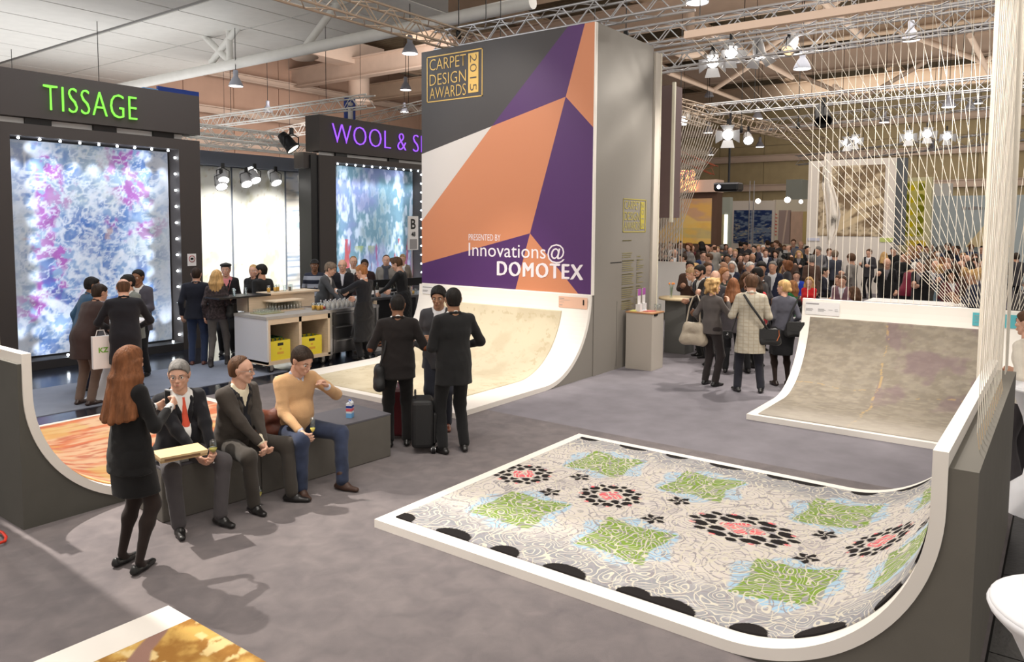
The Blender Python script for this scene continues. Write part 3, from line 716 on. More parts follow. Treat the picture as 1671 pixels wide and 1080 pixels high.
# ================================================================== the setting: floors, roof, far walls
def carpet_floor_mat():
    m = mat('grey_carpet', lin((146, 137, 137)), .95, bump=.5, bscale=400, sheen=.1, spec=.1); nt = m.node_tree; b = nt.nodes['Principled BSDF']
    tc = nt.nodes.new('ShaderNodeTexCoord'); n = nt.nodes.new('ShaderNodeTexNoise'); n.inputs['Scale'].default_value = 1.6; n.inputs['Detail'].default_value = 6; n.inputs['Roughness'].default_value = .62
    n2 = nt.nodes.new('ShaderNodeTexNoise'); n2.inputs['Scale'].default_value = 5.5; n2.inputs['Detail'].default_value = 4; n2.inputs['Distortion'].default_value = .6
    cr = nt.nodes.new('ShaderNodeValToRGB'); cr.color_ramp.elements[0].position = .34; cr.color_ramp.elements[0].color = (*lin((104, 98, 100)), 1); cr.color_ramp.elements[1].position = .66; cr.color_ramp.elements[1].color = (*lin((130, 122, 122)), 1)
    mx = nt.nodes.new('ShaderNodeMath'); mx.operation = 'MULTIPLY_ADD'; mx.inputs[1].default_value = .5
    mp = nt.nodes.new('ShaderNodeMath'); mp.operation = 'MULTIPLY'; mp.inputs[1].default_value = .5
    nt.links.new(tc.outputs['Object'], n.inputs[0]); nt.links.new(tc.outputs['Object'], n2.inputs[0]); nt.links.new(n2.outputs[0], mp.inputs[0])
    nt.links.new(n.outputs[0], mx.inputs[0]); nt.links.new(mp.outputs[0], mx.inputs[2]); nt.links.new(mx.outputs[0], cr.inputs[0]); nt.links.new(cr.outputs[0], b.inputs['Base Color'])
    return m
GC = carpet_floor_mat()
BLUE = mat('blue_grey_carpet', lin((132, 138, 152)), .95, var=.06, vscale=3, bump=.3, bscale=300, spec=.1)
DARKF = mat('dark_polished_floor', (.011, .013, .020), .16, var=.5, vscale=1.2)
ASPH = mat('black_plank_floor', (.016, .015, .015), .42, var=.4, vscale=9, bump=.2, bscale=30)
def slab(name, x0, y0, x1, y1, z0, z1, m, **kw): return quick('box', (x0, y0, z0), (x1, y1, z1)).build(name, m, kind='structure', **kw)
fl = slab('floor', -6, -12, 62, 44, -.25, -.012, mat('hall_floor', (.018, .018, .021), .4))
slab('floor', -4, .27, 7.9, 10.0, -.012, 0, GC)
slab('floor', 7.9, -8, 46, 10.0, -.012, -.001, mat('hall_carpet', lin((128, 124, 130)), .95, var=.10, vscale=2.5, bump=.3, bscale=300, spec=.1))
slab('floor', -2, 10.58, 7.9, 12.36, -.012, .006, BLUE)
slab('floor', -4, 10.0, 24, 40, -.012, -.002, DARKF)
# black boards to the right of the nearest ramp
k = 0
pf = quick('box', (3, -6, -.014), (14, .27, -.008)).build('floor', mat('board_joint', (.006, .006, .006), .8), kind='structure')
bme = None
for i in range(8):
    y0 = .26-.32*(i+1)
    for j in range(8):
        x0 = 3.9+1.25*j-(.6 if i % 2 else 0); o_ = quick('box', (x0+.004, y0+.004, -.008), (x0+1.246, y0+.316, .003+.001*((i*3+j) % 3)))
        b = link('board', o_.mesh('board', ASPH, (0, 0, 0)), pf); b.matrix_parent_inverse = pf.matrix_world.inverted() if False else Matrix.Translation(-Vector(pf.location))
# --- roof
DECK = mat('roof_deck', lin((118, 104, 84)), .8, var=.12, vscale=1.5)
m_ = MB(); z0 = 13.2
n = 150
for i in range(n):       # trapezoid sheeting, ribs along y
    x = 6+i*.36; m_.add([(x, -14, z0), (x, 44, z0), (x+.12, 44, z0), (x+.12, -14, z0)], [(0, 1, 2, 3)]); m_.add([(x+.12, -14, z0), (x+.12, 44, z0), (x+.18, 44, z0+.12), (x+.18, -14, z0+.12)], [(0, 1, 2, 3)])
    m_.add([(x+.18, -14, z0+.12), (x+.18, 44, z0+.12), (x+.30, 44, z0+.12), (x+.30, -14, z0+.12)], [(0, 1, 2, 3)]); m_.add([(x+.30, -14, z0+.12), (x+.30, 44, z0+.12), (x+.36, 44, z0), (x+.36, -14, z0)], [(0, 1, 2, 3)])
ceil = m_.build('ceiling', DECK, kind='structure')
BEIGE = mat('beam_paint', lin((196, 172, 150)), .6, var=.05, vscale=2)
PINKW = mat('beam_paint_pale', lin((204, 182, 166)), .6, var=.04, vscale=2)
WHITE = mat('white_paint', lin((226, 226, 222)), .5, var=.03, vscale=3)
OCH = mat('ochre_cladding', lin((176, 158, 122)), .7, var=.08, vscale=1.4)
def hbeam(name, a, b, h, w, m, parent=None, **kw):
    "a girder of web and two flanges between a and b"
    a, b = Vector(a), Vector(b); d = (b-a).normalized(); s = Vector((-d.y, d.x, 0)).normalized(); u = Vector((0, 0, 1)); mb = MB()
    for (z0, z1, hw) in ((0, .06, w/2), (.06, h-.06, w*.12), (h-.06, h, w/2)):
        mb.prism([a+s*hw+u*z0, a-s*hw+u*z0, a-s*hw+u*z1, a+s*hw+u*z1], b-a)
    return mb.build(name, m, parent, **kw)
for i, x in enumerate((17.5, 23, 29, 35, 42, 50)):
    hbeam('trim_%d' % (i+1), (x, -14, 10.6), (x, 40, 10.6), 1.1, .55, PINKW if i % 2 == 0 else BEIGE, kind='structure')
for i, y in enumerate((-9, -3, 3.2, 9, 15, 21, 27, 33)):
    hbeam('trim_%d' % (i+7), (14, y, 11.8), (60, y, 11.8), .7, .35, BEIGE, kind='structure')
# diagonal tube struts under the girders
for i, (x, y) in enumerate(((23, 6), (29, 0), (29, 10), (35, 3), (35, 14), (42, -2), (42, 9))):
    quick('tube', [(x, y-3, 10.6), (x, y, 9.0), (x, y+3, 10.6)], .12, 8).build('trim_%d' % (i+20), PINKW, kind='structure')
    quick('tube', [(x-5, y, 9.0), (x+5, y, 9.0)], .10, 8).build('trim_%d' % (i+30), PINKW, kind='structure')
# far end wall and far side wall, clad in panels
def clad(name, org, du, W_, z0, z1, nu, rows, m, seam):
    base = MB(); o = Vector(org); du = Vector(du); nrm = Vector((-du.y, du.x, 0))
    base.prism([o+nrm*.05, o+nrm*.05+du*W_, o+nrm*.25+du*W_, o+nrm*.25], (0, 0, z1-z0)); w = base.build(name, seam, kind='structure')
    pw = W_/nu; ph = (z1-z0)/rows; me = None
    for j in range(rows):
        for i in range(nu):
            if me is None:
                me = quick('prism', [Vector((0, 0, 0))+du*.02, du*(pw-.02), du*(pw-.02)+nrm*.05, nrm*.05+du*.02], (0, 0, ph-.03)).mesh('panel', m)
            p = link('panel', me, w); p.location = o+du*(pw*i)+Vector((0, 0, ph*j))-w.location
    return w
clad('wall_back', (58, 40, 0), (0, -1, 0), 56, 0, 13, 16, 3, OCH, mat('seam', lin((120, 108, 90)), .8))
clad('wall_left', (4, 38, 0), (1, 0, 0), 54, 0, 13, 18, 3, mat('rose_cladding', lin((190, 156, 136)), .7, var=.05, vscale=1), mat('seam2', lin((130, 104, 90)), .8))
for i, z in enumerate((6.7, 8.4, 10.4)):
    hbeam('trim_%d' % (40+i), (4, 37.6, z), (58, 37.6, z), .4, .4, PINKW, kind='structure')
for i, z in enumerate((5.2, 7.4, 9.6)):
    hbeam('trim_%d' % (50+i), (57.6, 40, z), (57.6, -14, z), .5, .5, PINKW, kind='structure')
# --- white light boxes of the roof, upper left
def lightbox(x0, x1, y0, y1, z, top, step, nm):
    w = quick('box', (x0, y0, z+.03), (x1, y1, top)).build(nm, mat('box_side', lin((150, 150, 150)), .6), kind='structure')
    me = None; n = int(round((y1-y0)/step))
    nx = 2 if x1-x0 > 4 else 1
    for i in range(n):
        for j in range(nx):
            if me is None: me = quick('box', (.03, .03, 0), ((x1-x0)/nx-.03, step-.03, .03)).mesh('panel', WHITE)
            p = link('panel', me, w); p.location = Vector((x0+j*(x1-x0)/nx, y0+i*step, z))-w.location
    return w
lightbox(3.0, 10.8, 9.0, 41, 8.05, 8.6, 2.0, 'ceiling')
lightbox(12.6, 17.6, 15.5, 37, 8.9, 11.2, 2.15, 'ceiling')
for i, y in enumerate((13.8, 16.4)): quick('tube', [(5, y, 7.98), (10.6, y, 7.98)], .045, 8).build('trim_%d' % (60+i), WHITE, kind='structure')
# the white tube girder below them
wt = empty('roof_truss', (14.95, 23, 7.8), label='long white tubular roof girder above the booth with green letters', cat='girder')
def sub(mb, name, m, parent, **kw):
    o = link(name, mb.mesh(name, m, parent.location), parent, **kw); return o
sub(quick('tube', [(14.95, 10.5, 7.8), (14.95, 38, 7.8)], .17, 12), 'bottom_chord', WHITE, wt)
for y0, z0_, y1, z1_ in ((18.9, 7.9, 15.6, 10.2), (22.9, 7.9, 26.4, 10.4), (22.9, 7.9, 22.9, 10.6), (24.0, 8.0, 20.0, 10.4)):
    sub(quick('tube', [(14.95, y0, z0_), (14.95, y1, z1_)], .11, 10), 'strut', WHITE, wt)
# square window bay seen at the far left between roof and booth
# ================================================================== trusses, lamps, hanging things
ALU = mat('aluminium', (.62, .62, .64), .32, .85); ALUW = mat('warm_aluminium', lin((176, 158, 140)), .45, .35)
BLKM = mat('black_metal', (.012, .012, .013), .4, .3)
def truss(a, b, w, m, label, near=False, hang=True, r=.024, group='aluminium lattice trusses', step=None, name='lighting_truss', tri=False):
    a, b = Vector(a), Vector(b); L = (b-a).length; d = (b-a).normalized(); s = d.cross(Vector((0, 0, 1))).normalized(); u = s.cross(d)
    root = empty(name, a, label=label, cat='truss')
    cor = [s*w/2+u*w/2, -s*w/2+u*w/2, -s*w/2-u*w/2, s*w/2-u*w/2] if not tri else [s*w/2-u*w/2, -s*w/2-u*w/2, u*w*.45]
    for c in cor: link('chord', quick('tube', [c, c+d*L], r, 8).mesh('chord', m), root)
    step = step or w*.95; n = max(2, int(L/step)); step = L/n; nc = len(cor)
    if near:
        cache = {}
        for k in range(nc):
            for i in range(n):
                key = (k, i % 2)
                if key not in cache:
                    p, q = (cor[k], cor[(k+1) % nc]) if i % 2 == 0 else (cor[(k+1) % nc], cor[k]); cache[key] = quick('tube', [p, q+d*step], r*.5, 6).mesh('brace', m)
                o = link('brace', cache[key], root); o.location = d*(step*i)
    else:
        mb = MB()
        for k in range(nc):
            for i in range(n):
                p, q = (cor[k], cor[(k+1) % nc]) if i % 2 == 0 else (cor[(k+1) % nc], cor[k]); mb.tube([p+d*(step*i), q+d*(step*(i+1))], r*.5, 5, cap=False)
        link('brace', mb.mesh('brace', m), root, kind='stuff')
    if hang and abs(d.z) < .8 and a.z > 5:
        for fr_ in (.22, .78): link('suspension', quick('tube', [d*(L*fr_)+Vector((0, 0, w/2)), d*(L*fr_)+Vector((0, 0, (8.05 if (a+d*L*fr_).x < 10.8 and (a+d*L*fr_).y > 9 else 13.2)-a.z-d.z*L*fr_))], .010, 5).mesh('suspension', BLKM), root)
    return root
pA = at(752, 68, z=6.25)
truss((5.5, pA.y, 6.25), (15.5, pA.y, 6.25), .34, ALUW, 'tan lattice truss crossing from top centre down behind the awards tower', near=True)
truss((11.95, 10.75, 6.3), (11.95, 5.2, 6.3), .36, ALU, 'bright aluminium truss just above the striped awards tower', near=True)
truss((14.2, 8.1, 6.35), (14.2, -1.5, 6.35), .36, ALU, 'bright aluminium truss above the pink string beam', near=True)
truss((14.0, 7.6, 5.75), (14.0, -1.0, 5.85), .34, ALU, 'aluminium truss carrying the barn door floodlights', near=True, hang=False)
truss((14.3, 9.6, 5.9), (23.5, 9.6, 5.9), .34, ALUW, 'warm grey truss running back from the right edge of the tower')
PX = lambda x, y, X: at(x, y, X=X)
a = PX(1132, 182, 24.6); b = PX(1680, 130, 24.6); truss(a, b, .34, ALU, 'aluminium truss right of the tower from which the projector pole hangs')
a = PX(1098, 170, 22); truss(a, (34, a.y-1.5, a.z-.2), .36, ALUW, 'warm truss sloping away to the right behind the projector truss', hang=False)
a = PX(1240, 205, 32); b = PX(1680, 160, 32); truss(a, b, .4, ALU, 'far aluminium truss with small floodlights over the crowd')
a = PX(1100, 250, 33); b = PX(1166, 278, 33); truss(a, b, .4, mat('red_lit_metal', lin((190, 110, 84)), .4, .3), 'reddish truss above the red neon letters')
a = PX(1300, 262, 40); b = PX(1671, 220, 40); truss(a, b, .45, ALU, 'farthest aluminium truss above the pale blue wall')
# trusses of the white booths at the left
a = at(324, 232, Y=21); b = at(700, 160, Y=21); zt = 5.6
AW = mat('white_aluminium', lin((218, 216, 212)), .4, .2)
q0 = at(326, 228, Y=27); truss((q0.x, 27, 6.3), (q0.x, 17.5, 6.3), .36, AW, 'white truss behind the gap between the two dark booths')
q1 = at(327, 250, Y=17.0); q2 = at(520, 288, Y=17.0)
truss((10.0, 17.0, 4.72), (12.9, 17.0, 4.72), .30, AW, 'white lower truss in front of the bright white panels', near=False)
truss((10.2, 18.6, 4.72), (16.5, 18.6, 4.72), .30, AW, 'white rear truss above the bright white panels')
truss((10.2, 19.6, 5.6), (10.2, 30, 5.6), .34, AW, 'white truss running back from the bright panels')
a = at(560, 205, X=23); b = at(700, 172, X=23); truss(a, b, .4, AW, 'white truss rising behind the booth with violet letters')
a = at(330, 245, X=22); b = at(520, 205, X=22); truss(a, b, .42, AW, 'white truss over the gap, sloping up towards the violet letters')
# posts between
a = at(452, 245, X=21); truss((a.x, a.y, 4.9), (a.x, a.y, 6.2), .36, AW, 'short upright white truss post between the booths') if False else None
# pink beam holding the string curtain
PB = mat('pink_beam', lin((232, 206, 186)), .55)
a = PX(1118, 50, 12.1); bY = -1.0
quick('box', (12.05, bY, 5.66), (12.17, a.y, 5.78)).build('string_beam', PB, label='long pale pink beam from which the right string curtain hangs', cat='beam')
# hangers
def hanger(x, y, z0, z1, label, knob=True):
    r = empty('truss_hanger', (x, y, z0), label=label, cat='hanger'); link('wire', quick('tube', [(0, 0, 0), (0, 0, z1-z0)], .012, 6).mesh('wire', BLKM), r)
    if knob: link('shackle', quick('lathe', [(0, -.12), (.05, -.1), (.06, 0), (.04, .1), (0, .12)], n=8).mesh('shackle', BLKM), r)
p = at(675, 5, X=11.9); hanger(p.x, pA.y, 6.4, 12, 'black hanger on the tan truss left of the tower')
p = at(1022, 25, X=14.2); hanger(14.2, p.y, 6.5, 12, 'dark hanger with red shackle just right of the tower top')
p = PX(1212, 130, 24.6); hanger(p.x, p.y, 5.7, 11, 'thin black hanger above the projector truss, left one')
p = PX(1305, 130, 24.6); hanger(p.x, p.y, 5.7, 11, 'thin black hanger above the projector truss, right one')
# bell lamps
LAMP = glow('lamp_glass', (1.0, .95, .86), 7); GREYL = mat('lamp_shade', lin((168, 172, 186)), .4, .2)
def bell_lamp(p, d, label, group='bell lamps under the roof', lit=True, cable=2.5):
    r = d/2; root = empty('bell_lamp', p, label=label, cat='lamp', group=group)
    link('shade', quick('lathe', [(r, 0), (r*1.03, .02), (r*.85, r*.55), (r*.55, r*1.1), (r*.36, r*1.35), (r*.34, r*1.4), (r*.36, r*2.1), (r*.30, r*2.3), (0, r*2.32)], n=20).mesh('shade', GREYL), root)
    link('lens', quick('lathe', [(r*.97, .012), (0, .0)], n=20).mesh('lens', LAMP if lit else GREYL), root)
    link('cable', quick('tube', [(0, 0, r*2.3), (0, 0, r*2.3+cable)], .012, 5).mesh('cable', BLKM), root)
    return root
lamps = [(669, 88, 25, 22, 'large grey bell lamp just left of the tower top'), (385, 141, 21, 0, 'grey bell lamp between the green sign and the long white girder'),
 (662, 147, 18, 0, 'bell lamp second down in the column of lamps left of the tower'), (660, 183, 13, 0, 'lowest small bell lamp beside the blue information sign'),
 (437, 183, 15, 0, 'unlit faint bell lamp against the rose panel wall'),
 (1138, 5, 34, 0, 'largest bell lamp cut by the top edge right of the tower'), (1309, 113, 25, 0, 'bell lamp behind the string curtain, near the top'), (1486, 66, 24, 0, 'bright bell lamp seen high among the strings'),
 (1236, 194, 16, 0, 'bell lamp between projector pole and string curtain'), (1156, 217, 15, 0, 'bell lamp just above the red neon truss'), (1240, 240, 13, 0, 'small bell lamp left of the picture wall'), (1159, 253, 11, 0, 'smallest bell lamp beneath two others by the neon sign'),
 (1157, 158, 14, 0, 'violet grey unlit bell lamp right of the tower'), (1548, 175, 18, 0, 'bell lamp among the strings towards the right'), (1596, 169, 12, 0, 'tiny bell lamp left of the white string bundle'), (1583, 178, 14, 0, 'bell lamp hanging beside the tiny one near the bundle'),
 (1443, 200, 14, 0, 'bell lamp low among the strings above the picture'), (1521, 246, 12, 0, 'bell lamp above the yellow dotted carpet'), (1577, 312, 8, 0, 'left small lamp over the pale blue wall'), (1605, 312, 8, 0, 'right small lamp over the pale blue wall')]
for x, y, w, D, lb in lamps:
    D = .46*FOC/w; p = at(x, y, D=D); bell_lamp(p, .46, lb, lit=lb.find('unlit') < 0, cable=max(.3, (8.9 if 12.6 < p.x < 17.6 and 15.5 < p.y < 37 else 13.2)-p.z-.53))
# round ceiling diffusers
for x, y, w, lb in ((495, 97, 46, 'round white air diffuser under the roof left of the tower'), (1125, 92, 46, 'round pink air diffuser just right of the tower edge')):
    D = 1.1*FOC/w; p = at(x, y, D=D); r = empty('air_diffuser', p, label=lb, cat='diffuser')
    link('disc', quick('lathe', [(0, 0), (.4, 0), (.42, .05), (.55, .08), (.55, .11), (.2, .2), (.15, 1.6)], n=24).mesh('disc', PINKW), r)
# ventilation ducts
dp = at(586, 168, Y=33)
ds = empty('air_duct', dp, label='beige air duct elbow behind the blue information sign', cat='duct')
link('duct_pipe', quick('lathe', [(.75, 0), (.8, .1), (.6, .15), (.6, 2.0)], n=20).mesh('duct_pipe', PINKW), ds); link('duct_run', quick('box', (-14, -.6, 2.0), (1.4, .6, 3.2)).mesh('duct_run', PINKW), ds)
# spotlights with barn doors
SPOTG = glow('spot_glass', (1.0, .96, .9), 14)
FIX = mat('fixture_grey', lin((190, 190, 192)), .4, .3)
def flood(p, aim, s, label, group='floodlights on the trusses', dark=False, doors=True, lit=True, glass=None):
    root = empty('floodlight', p, label=label, cat='floodlight', group=group); body = BLKM if dark else FIX
    q = (Vector(aim)-Vector(p)).to_track_quat('Z', 'Y').to_matrix().to_4x4()
    def ln(name, mb, m):
        o = link(name, mb.mesh(name, m), root); o.matrix_local = q; return o
    ln('housing', quick('lathe', [(0, -.34*s), (.09*s, -.33*s), (.12*s, -.2*s), (.13*s, 0), (.15*s, .02*s), (.15*s, .06*s), (.13*s, .06*s)], n=16), body)
    if lit: ln('glass', quick('lathe', [(.128*s, .045*s), (0, .05*s)], n=16), glass or SPOTG)
    if doors:
        for k in range(4):
            a = PI/2*k; c, s_ = math.cos(a), math.sin(a); mb = MB(); pts = [(.13, -.11), (.13, .11), (.29, .17), (.29, -.17)]
            vs = [((c*x-s_*y)*s, (s_*x+c*y)*s, (.07 if x < .2 else .20)*s) for x, y in pts]; vs += [(v[0]*.985, v[1]*.985, v[2]+.008*s) for v in vs]
            mb.add(vs, [(0, 1, 2, 3), (7, 6, 5, 4), (0, 4, 5, 1), (1, 5, 6, 2), (2, 6, 7, 3), (3, 7, 4, 0)]); ln('barn_door', mb, body)
    link('yoke', quick('tube', [(.16*s, 0, -.02), (.17*s, 0, .2*s), (0, 0, .27*s), (-.17*s, 0, .2*s), (-.16*s, 0, -.02)], .012*s, 6).mesh('yoke', BLKM), root)
    link('clamp', quick('box', (-.03*s, -.03*s, .26*s), (.03*s, .03*s, .38*s)).mesh('clamp', BLKM), root)
    return root
S14 = 14.0
flood(PX(1163, 100, S14), (9, 4, 1), .85, 'blazing floodlight with open doors nearest the tower, first of the row')
flood(PX(1193, 84, S14), (10.5, 2.5, 1), .85, 'second floodlight of the row, white doors spread')
flood(PX(1239, 88, S14), (13.3, 3.6, 0), .85, 'third floodlight of the row, pointing straight down')
flood(PX(1287, 80, S14), (11, 5, 2), .85, 'fourth floodlight of the row with amber glass', doors=False, glass=glow('amber_glass', (1, .62, .32), 2))
flood(PX(1116, 196, 23), (14, 9, 1), 1.2, 'floodlight on the rear truss beside the string lattice', doors=False)
flood(PX(1188, 219, 24), (14, 6, 1), 1.3, 'floodlight with one door below the projector truss')
flood(PX(1221, 228, 26), (20, 6, 1), 1.2, 'small unclear floodlight right of the one with one door', doors=False)
flood(PX(1343, 195, 24), (18, 3, -2), 1.7, 'long black stage spotlight hanging among the strings', dark=True, doors=False, lit=False)
flood(PX(1383, 232, 31), (20, 6, 1), 1.0, 'left of the paired glaring floodlights above the picture wall')
flood(PX(1394, 229, 31), (20, 2, 1), 1.0, 'right of the paired glaring floodlights above the picture wall')
flood(PX(1483, 222, 30), (20, 4, 1), 1.0, 'box floodlight above the picture, left of two')
flood(PX(1513, 218, 30), (20, 1, 1), 1.0, 'box floodlight above the picture, right of two')
flood(PX(1545, 222, 33), (24, 1, 1), 1.0, 'small floodlight right of the two box floodlights')
flood(at(476, 240, Y=16.4), (14, 14, 1), 1.3, 'black spotlight hanging left of the violet letters', dark=True, doors=False, glass=glow('spot_dim', (1, .9, .7), 4))
for i, (x, y) in enumerate(((364, 292), (361, 302), (402, 298), (416, 292), (450, 296), (498, 302))):
    flood(at(x, y, Y=17.3), (9.0+i*.9, 12.0, -3), 1.05, ['white floodlight aimed at the first bright panel', 'white floodlight just under the first one', 'white floodlight left of the middle pair', 'white floodlight right of the middle pair', 'white floodlight above the seam of the panels', 'white floodlight against the dark booth post'][i], group='floodlights over the bright panels', doors=False)
# the lamps over the front stand that the shadows come from lie above the frame
flood((2.2, 9.2, 6.5), (2.4, 4.2, 0), 1.2, 'floodlight above the left ramp outside the picture')
# projector on its pole
p = PX(1189, 304, 24.6)
pr = empty('projector', p, label='black video projector hanging on a long pole, lens lit', cat='projector')
link('body', quick('box', (-.3, -.42, -.17), (.3, .42, .12)).mesh('body', BLKM), pr).modifiers.new('b', 'BEVEL').width = .06
link('lid', quick('box', (-.31, -.40, .06), (.2, .40, .10)).mesh('lid', mat('lid_grey', (.25, .25, .27), .4)), pr)
q = quick('tube', [(-.30, .2, -.03), (-.36, .2, -.03)], .09, 16); link('lens_ring', q.mesh('lens_ring', BLKM), pr)
link('lens', quick('tube', [(-.362, .2, -.03), (-.365, .2, -.03)], .065, 16).mesh('lens', glow('lens_glow', (.75, .78, 1), 6)), pr)
link('pole', quick('tube', [(0, 0, .1), (0, 0, 2.55)], .04, 8).mesh('pole', BLKM), pr)
# blue signs
SBL = mat('sign_blue', lin((24, 62, 150)), .5); SWH = mat('sign_white', (.8, .8, .8), .5)
c0 = at(563, 158, Y=24); c1 = at(580, 195, Y=24)
si = empty('information_sign', (c0.x, 24, c1.z), label='narrow blue hanging sign with a white i above the second booth', cat='sign')
w_, h_ = c1.x-c0.x, c0.z-c1.z
link('board', quick('box', (0, 0, -.3), (w_, .08, h_)).mesh('board', SBL), si)
place_text('letter', 'i', (w_*.22, -.01, -.1), (1, 0, 0), (0, 0, 1), w_*.56, h_*.92, SWH, si, bold=.02, depth=.01)
c0 = at(258, 140, Y=22); c1 = at(326, 205, Y=22)
hs_ = empty('hall_sign', (c0.x, 22, c1.z), label='big blue hall sign with white figures half hidden behind the green lettered booth', cat='sign')
w_, h_ = c1.x-c0.x, c0.z-c1.z
link('board', quick('box', (0, 0, 0), (w_, .1, h_)).mesh('board', SBL), hs_); link('light_edge', quick('box', (-.45, 0, h_-.35), (0, .1, h_-.1)).mesh('light_edge', mat('sign_cyan', lin((120, 170, 220)), .5)), hs_)
place_text('letter', '17', (w_*.2, -.01, h_*.34), (1, 0, 0), (0, 0, 1), w_*.58, h_*.46, SWH, hs_, bold=.04, depth=.01)
# ================================================================== curved display ramps
CREAM = mat('ramp_white', lin((236, 230, 222)), .55, var=.02, vscale=2)
TAUPE = mat('taupe_board', lin((104, 100, 92)), .75, var=.04, vscale=5, bump=.1, bscale=500)
TAUPED = mat('taupe_board_dark', lin((84, 82, 76)), .75, var=.04, vscale=5, bump=.1, bscale=500)
def ramp_pt(fr, s, t, off=0.0):
    """fr: origin at the wall foot, dir a (from wall out to the floor edge), dir b (along the wall), radius R, floor length Lf.
    s runs from the floor edge to the wall top, t along b, off lifts off the surface."""
    o, a, b, R, Lf = fr; o = np.array(o, float); a = np.array(a, float); b = np.array(b, float); up = np.array([0, 0, 1.])
    s = np.asarray(s, float); t = np.asarray(t, float); off = off+0*s; L1 = Lf-R; arc = R*PI/2
    th = np.clip((s-L1)/R, 0, PI/2)
    u = np.where(s < L1, Lf-s, np.where(s < L1+arc, R-R*np.sin(th), 0.0)); z = np.where(s < L1, 0.0, np.where(s < L1+arc, R-R*np.cos(th), R+s-L1-arc))
    nu_ = np.sin(th); nz = np.cos(th)
    return o+(u+off*nu_)[..., None]*a+t[..., None]*b+(z+off*nz)[..., None]*up
TH = .07
def ramp_board(name, fr, W_, top, label, cat='display ramp', parent=None, m=None):
    o, a, b, R, Lf = fr; arc = R*PI/2; smax = Lf-R+arc+(top-R)
    ss = np.concatenate([[0], np.linspace(Lf-R, Lf-R+arc, 28), [smax]])
    root = empty(name, tuple(o), label=label, cat=cat)
    S_, T_ = np.meshgrid(ss, [0, W_], indexing='ij'); A = ramp_pt(fr, S_, T_, TH); B = ramp_pt(fr, S_, T_, 0.0)
    n = len(ss); vs = np.concatenate([A.reshape(-1, 3), B.reshape(-1, 3)])-np.array(o); N2 = n*2; fs = []; sm = []
    for i in range(n-1):
        k = i*2; fs.append((k, k+1, k+3, k+2)); fs.append((k+N2, k+2+N2, k+3+N2, k+1+N2)); fs.append((k, k+2, k+2+N2, k+N2)); fs.append((k+1, k+1+N2, k+3+N2, k+3))
    fs += [(0, N2, N2+1, 1), (2*n-2, 2*n-1, N2+2*n-1, N2+2*n-2)]
    mb = MB(); mb.add([tuple(v) for v in vs], fs, 0, False); bo = link('board', mb.mesh('board', m or CREAM), root)
    return root
def ramp_side(root, fr, W_, back, topz, m):
    "the solid grey support under and behind the curved board"
    o, a, b, R, Lf = fr; o = np.array(o, float); a = np.array(a, float); b = np.array(b, float); th = np.linspace(0, PI/2, 24)
    prof = [(R-R*math.sin(t), R-R*math.cos(t)) for t in th]+[(0, topz), (-back, topz), (-back, 0)]
    pts = [a*u+b*.015+np.array([0, 0, z]) for u, z in prof]
    link('support', quick('prism', pts, b*(W_-.03)).mesh('support', m), root)
def rect_carpet(root, fr, s0, s1, t0, t1, rgbfn, m, ns=120, nt=90, thick=.012, name='carpet'):
    ss = np.linspace(s0, s1, ns); tt = np.linspace(t0, t1, nt); S_, T_ = np.meshgrid(ss, tt, indexing='ij')
    P = ramp_pt(fr, S_, T_, TH+thick)-np.array(fr[0]); rgb = rgbfn(S_-s0, T_-t0, s1-s0, t1-t0)
    # a hanging edge down to the board, so that the carpet has its own thickness
    Pb = ramp_pt(fr, S_, T_, TH+.001)-np.array(fr[0])
    P2 = np.concatenate([Pb[:1], P, Pb[-1:]], 0); c2 = np.concatenate([rgb[:1], rgb, rgb[-1:]], 0)
    L_ = np.concatenate([Pb[:1], Pb, Pb[-1:]], 0); P2 = np.concatenate([L_[:, :1], P2, L_[:, -1:]], 1); c2 = np.concatenate([c2[:, :1], c2, c2[:, -1:]], 1)
    return painted_grid(name, P2, np.asarray(c2)*1.0, m, root)
